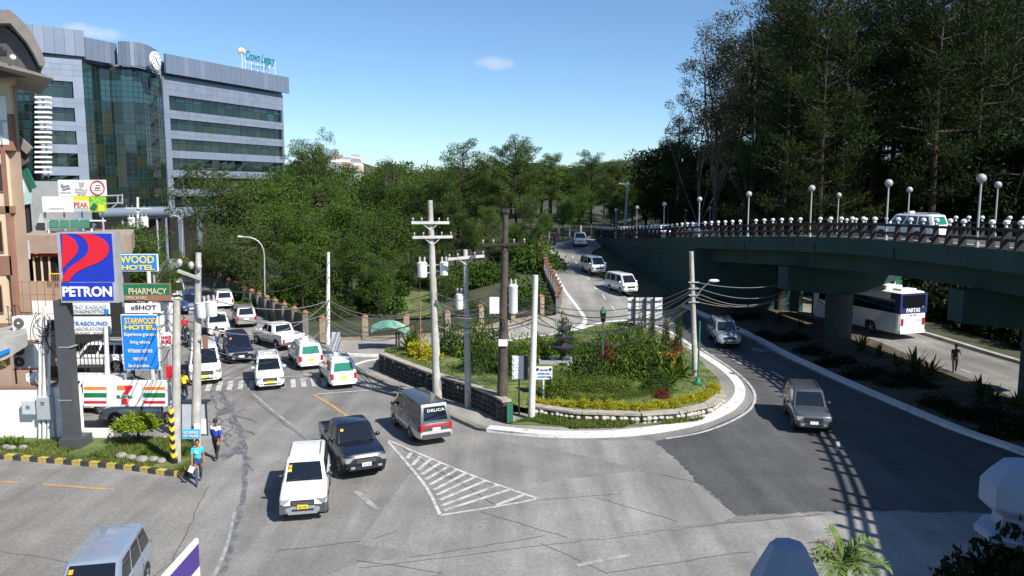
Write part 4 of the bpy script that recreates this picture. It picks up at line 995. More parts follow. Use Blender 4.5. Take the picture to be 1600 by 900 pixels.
# chevrons on pole H
o, b, Y = POLES['H']
for k in range(6):
    z0 = .35 + k * .36; mb = MB(); nn = 14
    for m_, off in ((0, 0),):
        vs = []
        for j in range(nn + 1):
            a = pi + pi * j / nn; zz = abs((j / nn) - .5) * .5
            vs += [(cos(a) * .2, sin(a) * .2, z0 + zz), (cos(a) * .2, sin(a) * .2, z0 + zz + .18)]
        mb.add(vs, [(2 * j, 2 * j + 2, 2 * j + 3, 2 * j + 1) for j in range(nn)])
    mb.build('chevron', 'yellow', o)
MB().tube([(0, 0, .1), (0, 0, 2.2)], .196, 16).build('base_band', 'black_paint', o, smooth=50)
# no-parking board and dark cabinet near pole I
t = thing('blue_notice', 'small light blue notice board with white lettering by the avenue kerb', 'sign'); b = GP(300, 713)
fp('panel', 284, 671, 312, 686, b.y - .2, 'signblue_pale', t, .05); txt('NO PARKING\nON THIS SIDE', P(298, 678.5, b.y - .2), EX, EZ, 24 / F * b.y, 10 / F * b.y, 'sign_white', t, .012); a = P(300, 686, b.y - .1); MB().tube([V((a.x, a.y, a.z + .3)), V((a.x, a.y, .05))], .035, 6).build('post', 'dark_metal', t)
t = thing('roadside_cabinet', 'grey framed metal booth behind the chevron pole', 'cabinet'); q0 = GP(284, 690); Yc = 34.3
fp('panel', 283, 630, 300, 690, Yc, 'boxgrey', t, .1); fp('panel', 313, 630, 322, 690, Yc, 'boxgrey', t, .1); fp('top_frame', 281, 628.5, 324, 630, Yc - .05, 'dark_metal', t, .5); fp('base', 281, 690, 324, 698, Yc - .05, 'dark_metal', t, .5); fp('post', 322.5, 630, 324, 698, Yc - .06, 'dark_metal', t, .06); fp('white_sheet', 310, 655, 322, 678, Yc - .1, 'sign_white', t, .03)
t = thing('yellow_notice', 'small yellow and black warning plates strapped to the avenue pole', 'sign'); Yn = POLES['I'][2] - .3
fp('plate', 303, 662, 312, 671, Yn - .02, 'sign_white', t, .04); fp('plate', 303, 684, 312, 692, Yn - .02, 'yellow', t, .04); fp('plate', 303, 671.5, 312, 683.5, Yn - .02, 'black_paint', t, .04); MB().tube([P(307, 660, Yn + .12), P(307, 694, Yn + .12)], .03, 5).build('strap', 'galv', t)
t = thing('red_notice', 'small dark red plate fixed to the avenue pole with transformers', 'sign'); fp('plate', 316, 524, 324, 545, POLES['I'][2] - .2, 'brown_frame', t, .06); fp('bracket', 310, 530, 316, 532, POLES['I'][2] - .2, 'galv', t, .04)
# spotlights cluster on poles near avenue
o, b, Y = POLES['I']
for (u, v) in ((281, 415), (299, 419), (311, 421)):
    c = P(u, v, Y - .2) - b; MB().lathe([(.03, -.05), (.08, 0), (.13, .14), (.08, .24), (.03, .28)], c, 12).build('insulator_bell', 'lamp_post_grey', o, smooth=60)
MB().beam(P(278, 423, Y - .2) - b, P(314, 436, Y - .2) - b, .1, .12).build('crossarm', 'pole_grey', o)
# street lamps with curved arms
def slamp(label, ub, vb, ut, vt, uh, vh, mat='galv', r=.07, headmat='white_paint'):
    b = GP(ub, vb); Y = b.y; top = P(ut, vt, Y) - b; h = P(uh, vh, Y - .6) - b
    o = thing('street_lamp', label, 'street lamp', b)
    c1 = top + V((0, 0, (h.z - top.z))); pts = [V((0, 0, 0)), top * .5, top]
    for k in range(1, 7):
        t = k / 6; pts.append((1 - t) ** 2 * top + 2 * t * (1 - t) * c1 + t * t * h)
    MB().tube(pts, r, 8, r1=r * .6).build('post', mat, o, smooth=60)
    d = (h - pts[-2]).normalized(); MB().ball((0, 0, 0), .28, 10, 6, (1, .5, .32)).xf(Matrix.Translation(h + d * .2) @ d.to_track_quat('X', 'Z').to_matrix().to_4x4()).build('lamp_head', headmat, o, smooth=180)
    return o
slamp('curved-arm street lamp rising beside the park fence on the avenue', 414, 487, 413, 400, 379, 370)
slamp('curved-arm street lamp in front of the hotel entrance tube', 285, 410, 285, 352, 266, 336)
slamp('tall thin street lamp standing before the hotel\'s right wing', 375, 330, 378, 262, 384, 233)
o, b, Y = POLES['F']; a0 = P(1086, 466, Y - .1) - b; a1 = P(1108, 441, Y - .5) - b
MB().tube([a0, a0.lerp(a1, .5) + V((0, 0, .1)), a1], .035, 6).build('lamp_arm', 'galv', o); MB().ball((0, 0, 0), .3, 10, 6, (1, .4, .3)).xf(Matrix.Translation(a1 + V((.25, 0, .08)))).build('lamp_head', 'white_paint', o, smooth=180)
for v in (441, 451, 461, 472): MB().beam(P(1076, v, Y - .15) - b, P(1092, v, Y - .15) - b, .06, .06).build('cable_bracket', 'galv', o)
# green garden lamps
def glamp(label, u, vb, vt, w):
    b = GP(u, vb); Y = b.y; o = thing('garden_lamp', label, 'lamp', b, 0, 'green garden lamps'); h = P(u, vt, Y).z - b.z; r = w / F * Y / 2
    MB().lathe([(.16, 0), (.16, .15), (.09, .25), (.05, .4), (.045, h - .95)], n=10).build('post', 'roof_green', o, smooth=50)
    MB().lathe([(.06, h - .95), (r * .7, h - .85), (r, h - .35)], n=6).build('lantern', 'dark_glass', o); MB().lathe([(r * 1.15, h - .349), (r * .9, h - .25), (r * .35, h - .08), (.03, h)], n=6).build('lantern_cap', 'roof_green', o)
# wires
def wire(a, b, sag, r=.016, mat='cable', label=None, group=None):
    pts = []; n = 14
    for k in range(n + 1):
        t = k / n; p = a.lerp(b, t); pts.append(p - V((0, 0, sag * 4 * t * (1 - t))))
    o = MB().tube(pts, r, 4, False).build('power_cable', mat); return tag(o, label, 'cable', group)
def pp(k, v, off=0):
    o, b, Y = POLES[k]; 
    sh = o.children[0]; c = b; top = None
    q = P(0, v, Y); z = q.z
    vv = [V(x.co) for x in sh.data.vertices]; zt = max(x.z for x in vv); tp = [x for x in vv if x.z > zt - .02]; tx = sum((x.x for x in tp)) / len(tp)
    return V((b.x + tx * (z - b.z) / max(zt, .1) + off, b.y, z))
CN = 0
def run(k1, v1, k2, v2, sag, r=.016, mat='cable', lab=None):
    wire(pp(k1, v1), pp(k2, v2), sag, r, mat, lab, 'overhead cables between the poles')
for i, (v1, v2, s) in enumerate(((452, 447, 1.2), (462, 455, 1.6), (470, 461, 1.9), (480, 470, 1.5), (487, 477, 1.8))):
    run('C', v1, 'F', v2, s, .02, lab='%s dark cable strung between the wooden pole and the arm lamp pole' % ('highest', 'second highest', 'middle', 'second lowest', 'lowest')[i])
for i, (v1, v2, s) in enumerate(((455, 452, .5), (465, 463, .7), (475, 473, .6))):
    run('A', v1, 'C', v2, s, .02, 'cable_pale', lab='%s pale cable between the crossarm pole and the wooden pole' % ('upper', 'middle', 'lower')[i])
for i, (v1, v2, s) in enumerate(((432, 458, 1.0), (470, 470, 1.1), (492, 486, 1.2), (503, 495, 1.3))):
    run('E', v1, 'A', v2, s, .02, 'cable_pale' if i % 2 else 'cable', lab='%s cable between the corner pole and the crossarm pole' % ('top', 'second', 'third', 'bottom')[i])
for i, (v1, v2, s) in enumerate(((440, 425, .9), (500, 470, 1.4), (512, 492, 1.6), (530, 505, 1.6), (545, 515, 1.4))):
    run('I', v1, 'E', v2, s, .02, 'cable_pale' if i in (1, 3) else 'cable', lab='%s cable crossing the avenue from the transformer pole' % ('top', 'second', 'third', 'fourth', 'bottom')[i])
for i, (v1, v2, s) in enumerate(((500, 495, .3), (512, 506, .4), (535, 520, .4))):
    run('H', v1, 'I', v2, s, .02, lab='%s short cable between the chevron pole and the transformer pole' % ('upper', 'middle', 'lower')[i])
for i, (v1, v2, s) in enumerate(((478, 482, .4), (490, 500, .5), (520, 530, .6), (548, 545, .6))):
    run('J', v1, 'H', v2, s, .02, lab='%s cable between the thin pale pole and the chevron pole' % ('top', 'second', 'third', 'bottom')[i])
for i, (v1, v2, s) in enumerate(((520, 480, .4), (530, 500, .6), (545, 540, .8))):
    run('L', v1, 'J', v2, s, .02, lab='%s cable between the short pale pole and the thin pale pole' % ('upper', 'middle', 'lower')[i])
for i, (v, u2, v2, s) in enumerate(((440, 1250, 436, .5), (447, 1245, 448, .8), (455, 1240, 452, 1.0), (463, 1236, 458, .8), (470, 1230, 462, .6))):
    wire(pp('F', v), P(u2, v2, 60), s, .02, 'cable_pale', '%s pale cable running from the arm lamp pole under the flyover' % ('top', 'second', 'third', 'fourth', 'bottom')[i], 'overhead cables between the poles')
for i, (v1, v2, sg_) in enumerate(((468, 478, .8), (482, 496, 1.0), (498, 512, .9))): run('E', v1, 'A', v2, sg_, .026, 'cable_pale', lab='%s thick pale cable between the corner pole and the crossarm pole' % ('upper', 'middle', 'lower')[i])
for i, (v1, v2, sg_) in enumerate(((490, 483, .35), (500, 497, .5), (508, 503, .45))): run('A', v1, 'D', v2, sg_, .026, 'cable_pale' if i != 1 else 'cable', lab='%s thick cable between the crossarm pole and the white island pole' % ('upper', 'middle', 'lower')[i])
for i, (v1, v2, sg_) in enumerate(((478, 452, 1.0), (485, 462, 1.5), (492, 470, 1.9))): run('D', v1, 'F', v2, sg_, .026, lab='%s thick dark cable between the white island pole and the arm lamp pole' % ('upper', 'middle', 'lower')[i])
for i, (v1, v2, sg_) in enumerate(((455, 470, .7), (470, 488, .9))): run('I', v1, 'E', v2, sg_, .026, 'cable_pale', lab='%s thick pale cable crossing the avenue' % ('upper', 'lower')[i])
run('I', 430, 'N', 420, .6, .02, lab='long cable along the avenue from the transformer pole to the thick stump')
run('D', 470, 'F', 465, 1.2, .018, lab='cable between the white island pole and the arm lamp pole')
wire(pp('A', 348) + V((-1, 0, .3)), pp('E', 410), 1.0, .018, 'cable', 'cable from the upper crossarm to the corner pole', 'overhead cables between the poles')
wire(pp('B', 470), pp('D', 475), .4, .02, 'cable_pale', 'cable between the slim concrete pole and the white island pole', 'overhead cables between the poles')
# tangle of service cables by the wall
rg = random.Random(4); mb = MB()
for k in range(16):
    a = P(rg.uniform(55, 90), rg.uniform(485, 520), 33.3); b = P(rg.uniform(48, 92), rg.uniform(505, 560), 33.3); m = (a + b) / 2 + V((rg.uniform(-.5, .5), rg.uniform(-.3, .2), rg.uniform(-.7, .2)))
    mb.tube([(1 - t) ** 2 * a + 2 * t * (1 - t) * m + t * t * b for t in [j / 8 for j in range(9)]], .018, 4, False)
o = mb.build('cable_tangle', 'cable'); o['kind'] = 'stuff'; tag(o, 'tangle of black service cables above the white wall', 'cables')
# ---------------- park fences ----------------
cap_me = MB().lathe([(.26, 0), (.27, .06), (.12, .2), (.03, .26)], n=8, a0=pi / 8).mesh('cap', 'brick_cap')
def fence(name, label, pts, spacing, h, pw, postmat, bars=True, capscale=1.0, barmat='black_paint', rails=(.25, .92), plinth=.0, capme=cap_me):
    t = thing(name, label, 'fence', pts[0]); o0 = V(pts[0]); path = resample(pts, spacing)
    pm = MB().bb(-pw / 2, pw / 2, -pw / 2, pw / 2, -.3, h).mesh('post', postmat)
    for i, p in enumerate(path):
        z = H(p.x, p.y); a, b = path[max(i - 1, 0)], path[min(i + 1, len(path) - 1)]
        o = link('post', pm, t, V((p.x, p.y, z)) - o0, math.atan2(b.y - a.y, b.x - a.x))
        if capme: c = link('cap', capme, o, (0, 0, h)); c.scale = (capscale,) * 3
    for i in range(len(path) - 1):
        a, b = path[i], path[i + 1]; a = V((a.x, a.y, H(a.x, a.y))) - o0; b = V((b.x, b.y, H(b.x, b.y))) - o0
        d = (b - a); L = d.length; d.normalize(); a2 = a + d * (pw / 2); b2 = b - d * (pw / 2)
        for r_ in rails: MB().beam(a2 + V((0, 0, h * r_)), b2 + V((0, 0, h * r_)), .04, .05).build('rail', barmat, t)
        if plinth: MB().beam(a2 + V((0, 0, plinth / 2 - .1)), b2 + V((0, 0, plinth / 2 - .1)), .2, plinth + .2).build('plinth', 'stone_post', t)
        if bars:
            mb = MB(); n = max(2, int((b2 - a2).length / .14))
            for k in range(1, n): q = a2.lerp(b2, k / n); mb.bb(q.x - .011, q.x + .011, q.y - .011, q.y + .011, q.z + plinth, q.z + h * .95)
            g = mb.build('bars', barmat, t); g['kind'] = 'stuff'
    return t
fa = [G(u, v) for u, v in ((283, 420), (335, 450), (390, 482), (440, 507), (478, 525), (497, 533))]
av = thing('avenue_fence', 'dark solid fence with orange-capped posts running up the right side of the avenue', 'fence', fa[0])
path = resample(fa, 2.55); o0 = fa[0]; hh = 1.75
pm = MB().bb(-.17, .17, -.17, .17, -.2, hh).mesh('post', 'concrete_dark')
for i, p in enumerate(path):
    o = link('post', pm, av, p - o0); c = link('cap', cap_me, o, (0, 0, hh)); c.scale = (.95,) * 3
    if i + 1 < len(path):
        b = path[i + 1]; d = (b - p).normalized(); a2, b2 = p - o0 + d * .17, b - o0 - d * .17
        MB().beam(a2 + V((0, 0, .78)), b2 + V((0, 0, .78)), .06, 1.56).build('panel', 'dark_metal', av)
fence('park_fence', 'stone-post park fence with orange caps facing the junction', [GP(u, v) for u, v in ((505, 535), (560, 533), (620, 530), (700, 525), (758, 513), (815, 503), (867, 492))], 3.0, 1.75, .42, 'stone_post', True, .95, plinth=.3)
capr = MB().bb(-.2, .2, -.2, .2, 0, .16).mesh('cap', 'brick_cap')
fence('ramp_fence', 'stepped fence with brick-capped posts along the left side of the ramp', [GP(u, v) for u, v in ((871, 492), (876, 478), (866, 456), (855, 436), (847, 415), (843, 398), (846, 388))], 1.5, 1.55, .26, 'concrete_dark', True, 1.0, plinth=.25, capme=capr)
fence('upper_fence', 'low grey-posted fence around the bend at the top of the ramp', [GP(u, v) for u, v in ((847, 386), (860, 381), (880, 377), (905, 373), (935, 368))], 2.6, 1.75, .25, 'concrete', True, 1.0, capme=None, rails=(.1, .62, .95), plinth=.2)
# pavement along park fence with white kerb
fk = smooth_path([GP(u, v) for u, v in ((470, 537), (520, 552), (600, 556), (700, 546), (800, 532), (860, 525), (898, 515), (911, 504), (906, 492), (890, 470), (873, 445), (861, 420), (856, 400), (864, 387), (885, 379), (915, 374))], 6)
bk = [GP(u, v) for u, v in ((935, 369), (905, 374), (880, 378), (860, 382), (849, 387), (844, 398), (848, 415), (856, 436), (867, 456), (876, 478), (870, 494), (815, 505), (758, 515), (700, 527), (620, 532), (560, 535), (490, 534))]
sheet('park_pavement', [p for p in fk] + bk, .13, 'pavement', maxlen=2.5)
ribbon('park_kerb', fk, .0, -.3, -.05, 'kerb_white', z1=.2)
ak = smooth_path([G(u, v) for u, v in ((500, 540), (440, 507), (400, 485), (345, 452), (290, 420))], 4)
sheet('avenue_pavement', ak + [G(u, v) for u, v in ((282, 420), (335, 450), (390, 482), (440, 506), (497, 533))], .125, 'pavement', maxlen=5)
# ---------------- garden island ----------------
wbase = [G(u, v) for u, v in ((598, 582), (640, 600), (690, 620), (735, 635), (778, 654), (792, 664))]
kfront = [(545, 577), (600, 601), (650, 628), (700, 652), (735, 668), (760, 675), (860, 684), (980, 682), (1080, 667), (1140, 645), (1163, 622), (1160, 602), (1140, 582), (1112, 563), (1085, 545), (1050, 522), (1020, 511), (985, 503), (940, 506), (900, 518), (840, 534), (760, 548), (690, 556), (640, 561), (575, 566)]
kf = [GP(u, v) for u, v in kfront]
kfs = smooth_path(kf + [kf[0]], 5)
sheet('island_pavement', kfs[:-1], .14, 'pavement', maxlen=3)
wk = smooth_path([GP(u, v) for u, v in kfront[5:15]], 6)
ribbon('island_kerb', wk, .0, .55, -.02, 'kerb_white', z1=.185)
ribbon('island_kerb_grey', smooth_path([GP(u, v) for u, v in kfront[:6]], 4), 0, .3, -.02, 'concrete_dark', z1=.183)
ribbon('island_kerb_back', smooth_path([GP(u, v) for u, v in kfront[14:] + kfront[:1]], 4), 0, .25, -.02, 'kerb_white', z1=.183)
# raised soil
front = [G(u, v) for u, v in ((800, 668), (830, 650), (900, 661), (1000, 664), (1060, 660), (1105, 650), (1126, 634))]
backp = [GP(u, v) for u, v in ((1122, 612), (1095, 582), (1060, 553), (1025, 530), (985, 518), (930, 522), (880, 535), (800, 548), (700, 560), (640, 566), (604, 569))]
FRS = resample(smooth_path(front[1:], 4), .6)
def Hi(x, y):
    z = .55
    for a, b in zip(wbase, wbase[1:]):
        pass
    dl = min((V((x, y, 0)) - V((p.x, p.y, 0))).length for p in resample(wbase, .8))
    df = min((V((x, y, 0)) - V((p.x, p.y, 0))).length for p in FRS)
    z = min(lerp(1.12, .72, sstep(1.5, 9, dl)), .5 + .22 * df) - .1 * sstep(3, .5, df)
    return z + .12 * noise.noise(V((x * .3, y * .3, 1))) + H(x, y) * .6
soil = sheet('island_soil', wbase[:-1] + front[1:] + backp, 0, 'grass_base', maxlen=1.3, zf=Hi)
rg = random.Random(12)
def stone_wall(name, label, base, h, th, sz, mat, capmat, hf=None):
    t = thing(name, label, 'wall', base[0]); o0 = V(base[0]); mb = MB()
    path = resample(base, .45) + [base[-1]]; core = MB(); capb = MB()
    for a, b in zip(path, path[1:]):
        if (b - a).length < .02: continue
        za = min(H(a.x, a.y), 0.2) - .05; core.beam(V((a.x, a.y, za + h / 2)) - o0, V((b.x, b.y, za + h / 2)) - o0, th, h)
        capb.beam(V((a.x, a.y, za + h + .05)) - o0, V((b.x, b.y, za + h + .05)) - o0, th + .12, .1)
    d = resample(base, sz * .9)
    for a, b in zip(d, d[1:]):
        t_ = (b - a).normalized(); nn = V((t_.y, -t_.x, 0)); z = sz * .4
        off = rg.uniform(0, sz * .5)
        while z < h - sz * .2:
            c = a.lerp(b, .5) + t_ * (off - sz * .25) + nn * (th / 2) + V((0, 0, z)); s = sz * rg.uniform(.38, .56)
            mb.ball(c - o0, s, 6, 4, (1, 1, rg.uniform(.6, .9))); z += sz * rg.uniform(.62, .8)
    core.build('wall_core', 'mortar', t); capb.build('coping', capmat, t)
    s_ = mb.build('stones', mat, t); s_['kind'] = 'stuff'; return t
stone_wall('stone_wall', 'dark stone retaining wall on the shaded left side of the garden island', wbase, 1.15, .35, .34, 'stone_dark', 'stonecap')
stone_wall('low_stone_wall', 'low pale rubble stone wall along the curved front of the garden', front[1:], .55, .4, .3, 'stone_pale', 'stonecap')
sheet('island_grass', [G(u, v) for u, v in ((796, 668), (845, 652), (1000, 666), (1090, 658), (1112, 655), (1090, 662), (1000, 671), (900, 674), (850, 670))], .16, 'grass_base', maxlen=2)
sheet('manhole', [G(u, v) for u, v in ((876, 660), (896, 660), (898, 666), (873, 666))], .175, 'brown_frame')
# island furniture
o = tag(MB().lathe([(.0, 0), (.5, 0), (.5, .25), (.3, .3), (.25, .8), (.4, .9), (1.15, 1.15), (1.2, 1.25), (.5, 1.2), (.25, 1.25), (.2, 1.6), (.75, 1.72), (.8, 1.8), (.25, 1.78), (.16, 2.1), (.55, 2.2), (.58, 2.27), (.15, 2.25), (.12, 2.5), (.35, 2.6), (.36, 2.66), (.08, 2.65), (.12, 2.85), (.02, 3.0)], n=18).build('fountain', 'black_stone', smooth=35), 'black tiered fountain with wide bowls in the garden island', 'fountain')
o.scale = (.6, .6, 1.0); q = GP(879, 590); o.location = (q.x, q.y, Hi(q.x, q.y) - .1)
q = GP(868, 588); w = tag(MB().bb(-1.0, 1.0, -.5, .5, 0, .28).build('water_basin', 'concrete'), 'low concrete basin of blue water beside the fountain', 'basin'); w.location = (q.x, q.y, Hi(q.x, q.y) - .02); MB().bb(-.88, .88, -.4, .4, .282, .29).build('water_surface', 'water', w)
def boardsign(label, u0, v0, u1, v1, ub, vb, mat, lines, legs, tilt=0, legmat='galv', cat='sign', name='garden_sign'):
    b = G(ub, vb, .3); t = thing(name, label, cat); Y = b.y
    pn = fp('panel', u0, v0, u1, v1, Y, mat, t, .08)
    for (s, um, vm, w, h, m) in lines: txt(s, P(um, vm, Y), EX, EZ, w / F * Y, h / F * Y, m, t, .006)
    for u in legs: a = P(u, v1, Y + .05); MB().tube([V((a.x, a.y, a.z + .2)), V((a.x, a.y, .1))], .045, 6).build('leg', legmat, t)
    return t
t = boardsign('grey board of white tile strips on a post left of the white pole', 800, 556, 825, 593, 810, 645, 'boxgrey', (), (811,), legmat='brown_frame')
Yt = G(810, 645, .3).y
for r_ in range(8):
    for k in range(2):
        u0 = 801 + k * 9 + (r_ % 2) * 2; fp('tile', u0, 557 + r_ * 4.4, u0 + 8.3, 560.6 + r_ * 4.4, Yt - .03, 'sign_white', t, .025)
fp('side', 818.5, 556, 825, 593, Yt - .05, 'dark_metal', t, .04)
t = boardsign('white garden notice with blue lettering right of the white pole', 837, 573, 863, 593, 849, 632, 'sign_white', (('WELCOME', 850, 578, 13, 2.6, 'navy'), ('GARDEN AREA', 850, 583.5, 20, 3, 'signblue'), ('PLEASE KEEP CLEAN', 850, 588.5, 19, 2.6, 'signblue')), (849,), legmat='white_paint')
c = G(849, 632, .3).y
for u in (840, 860): MB().lathe([(.07, 0), (.07, .02)], n=12).xf(Matrix.Translation(P(u, 577, c - .01)) @ Matrix.Rotation(pi / 2, 4, 'X')).build('seal', 'navy', t)
t = thing('billboard_back', 'back of a white panelled billboard on dark posts at the rear of the garden', 'billboard'); Yb = 57
for k in range(3):
    for r_ in range(2): fp('panel', 981 + k * 18.2, 465 + r_ * 19, 981 + k * 18.2 + 17.4, 483 + r_ * 19, Yb, 'boxgrey' if (k + r_) % 2 else 'sign_white', t, .05)
for u in (992, 1009, 1022): a = P(u, 465, Yb - .12); MB().tube([a, V((a.x, a.y, .4))], .08, 6).build('post', 'dark_metal', t)
for v in (470, 483, 498): fp('rail', 981, v, 1036, v + 1, Yb - .1, 'dark_metal', t, .05)
glamp('green lantern lamp post in the middle of the garden island', 941, 592, 479, 10)
b = G(1090, 612, .3); gp_ = tag(MB().lathe([(.25, 0), (.25, .5), (.1, .6), (.055, .9), (.05, 3.8)], n=10).build('green_post', 'roof_green', smooth=50), 'slim green post with wide base at the right end of the garden', 'post'); gp_.location = b
b = G(797, 660, .2); o = tag(MB().bb(-.14, .14, -.1, .1, 0, .9).build('green_bin', 'roof_green'), 'small dark green box at the foot of the wooden pole', 'box'); o.location = b
# bus shelter canopy
sc = thing('shelter_canopy', 'small curved green canopy on posts beside the park pavement', 'shelter'); Ys = G(618, 553).y
top = []
mb = MB(); n = 10; L = []
for k in range(n + 1):
    t = k / n; u = 579 + t * 60; v = 527 - sin(pi * (.12 + t * .75)) * 17 + t * 4; L.append((u, v))
vs = [P(u, v, Ys) for u, v in L] + [P(u, v, Ys) + V((-.2, 1.6, .25)) for u, v in L]; mb.add(vs, [(k, k + 1, n + 2 + k, n + 1 + k) for k in range(n)]); mb.add([p - V((0, 0, .06)) for p in vs], [(k + 1, k, n + 1 + k, n + 2 + k) for k in range(n)]); mb.build('canopy', 'tarp', sc, smooth=60)
for u in (619, 623): a = P(u, 518, Ys + .8); MB().tube([a, V((a.x, a.y, .1))], .06, 6).build('post', 'dark_metal', sc)
b = G(526, 556); o = thing('small_sign', 'small grey signboard on a thin post at the side road mouth', 'sign', b); MB().bb(-.28, .28, -.03, .03, .3, 1.6).build('panel', 'boxgrey', o); MB().tube([(0, .05, 0), (0, .05, 1.4)], .03, 6).build('post', 'galv', o)
# ---------------- footbridge the photo is taken from: slab, added shade roof, finial posts ----------------
fb = thing('footbridge', 'concrete footbridge parapet in the shade at the bottom right corner', 'footbridge', (0, 0, 0))
MB().bb(-3, 7, -3.2, 3.1, 8.55, 8.9).build('slab', 'concrete', fb)
for x in (-2.5, 6.4): MB().bb(x - .25, x + .25, -.4, .4, -.2, 8.548).build('column', 'concrete', fb)
MB().bb(-3.2, 9.5, -7, .75, 13.2, 13.35).build('roof', 'roof_grey', fb)  # unseen roof over the camera, added to keep the finials in shade
for x in (-3, 9): MB().bb(x - .08, x + .08, -3.0, -2.8, 8.9, 13.198).build('shade_roof_post', 'galv', fb)
mk('finial_shade_blue', (.30, .34, .44), .6, var=.06)  # bluish cast of sky-lit shade put into the finial colour
def finial_post(label, c, r, zt, prof):
    o = thing('finial_post', label, 'post', (c.x, c.y, 8.9)); h = zt - 8.9
    MB().bb(-r * .45, r * .45, -r * .45, r * .45, 0, h - 5.2 * r).build('shaft', 'finial_shade_blue', o); MB().lathe([(x * r, h + z * r) for x, z in prof], n=8, a0=pi / 8).build('finial', 'finial_shade_blue', o)
pr = [(1.1, -5.3), (1.25, -5.15), (.62, -5.0), (.6, -4.0), (1.0, -3.4), (1.08, -2.2), (.45, 0)]
c1 = P(1231, 850, 2.75); finial_post('concrete finial coloured shade-blue, with sloping octagonal cap at the bottom edge', c1, .128, c1.z, [(1.1, -5.3), (1.2, -5.1), (.6, -5), (.62, -4.4), (1.0, -3.2), (1.0, -1.1), (.97, -1.0), (.50, -.04), (.45, 0)])
c2 = P(1600, 724, 2.9); finial_post('concrete finial coloured shade-blue, with faceted cap and neck at the right edge', c2, .139, c2.z, [(1.05, -2.1), (1.1, -1.95), (1.05, -1.88), (.68, -1.75), (.66, -1.45), (1.0, -1.15), (1.02, -1.08), (1.02, -.52), (.98, -.46), (.58, -.03), (.52, 0)])
# ---------------- vehicles ----------------
def tyre_mesh(r, w):
    mb = MB(); prof = [(r * .62, -w / 2), (r * .93, -w / 2), (r, -w * .32), (r, w * .32), (r * .93, w / 2), (r * .62, w / 2)]
    mb.lathe(prof, n=20); mb.xf(Matrix.Rotation(pi / 2, 4, 'X')); return mb.mesh('tyre', 'rubber', smooth=40)
def rim_mesh(r, w):
    mb = MB(); rr = r * .66
    mb.lathe([(rr, -w * .4), (rr, w * .46), (rr * .88, w * .5), (rr * .8, w * .36), (.05, w * .34)], n=20)
    for k in range(5):
        a = 2 * pi * k / 5; mb.beam((cos(a) * .05, sin(a) * .05, w * .42), (cos(a) * rr * .9, sin(a) * rr * .9, w * .44), rr * .28, .05)
    mb.lathe([(rr * .22, w * .4), (rr * .2, w * .5)], n=10)
    mb.xf(Matrix.Rotation(-pi / 2, 4, 'X')); return mb.mesh('rim', 'rim', smooth=35)
WH = {}
KINDS = {
 'suv':   dict(L=4.6, W=1.76, H=1.78, zb=.34, hood0=.98, belt=1.08, cowl=1.25, rf=1.85, rr=4.25, back=4.52, fo=.85, wb=2.7, r=.37, nw=3, rails=1),
 'muv':   dict(L=4.5, W=1.74, H=1.74, zb=.27, hood0=.92, belt=1.03, cowl=1.0, rf=1.75, rr=4.15, back=4.44, fo=.82, wb=2.7, r=.32, nw=3, rails=0),
 'taxi':  dict(L=4.4, W=1.68, H=1.70, zb=.28, hood0=.92, belt=1.02, cowl=1.05, rf=1.65, rr=4.1, back=4.36, fo=.75, wb=2.6, r=.31, nw=3, rails=1),
 'pickup': dict(L=5.05, W=1.86, H=1.82, zb=.42, hood0=1.1, belt=1.18, cowl=1.45, rf=2.05, rr=3.35, back=3.62, fo=.9, wb=3.2, r=.40, nw=2, rails=0, bed=1),
 'van':   dict(L=4.3, W=1.69, H=1.92, zb=.3, hood0=.98, belt=1.1, cowl=.22, rf=.95, rr=4.05, back=4.26, fo=.75, wb=2.3, r=.33, nw=3, rails=0),
 'minivan': dict(L=4.6, W=1.7, H=1.95, zb=.34, hood0=.95, belt=1.12, cowl=.45, rf=1.15, rr=4.3, back=4.56, fo=.85, wb=2.45, r=.36, nw=3, rails=0),
 'sedan': dict(L=4.45, W=1.74, H=1.48, zb=.24, hood0=.82, belt=.95, cowl=1.25, rf=2.1, rr=3.35, back=4.0, fo=.85, wb=2.6, r=.32, nw=2, rails=0),
 'hiace': dict(L=5.0, W=1.85, H=2.15, zb=.3, hood0=1.05, belt=1.22, cowl=.45, rf=1.3, rr=4.75, back=4.96, fo=1.0, wb=2.6, r=.34, nw=3, rails=0),
}
def loft(mb, secs):
    n = len(secs[0]); k = len(mb.v)
    for s in secs: mb.v.extend([tuple(p) for p in s])
    for i in range(len(secs) - 1):
        for j in range(n):
            mb.f.append([k + i * n + j, k + i * n + (j + 1) % n, k + (i + 1) * n + (j + 1) % n, k + (i + 1) * n + j]); mb.m.append(mb.mi)
    mb.f.append([k + j for j in range(n)][::-1]); mb.m.append(mb.mi); mb.f.append([k + (len(secs) - 1) * n + j for j in range(n)]); mb.m.append(mb.mi)
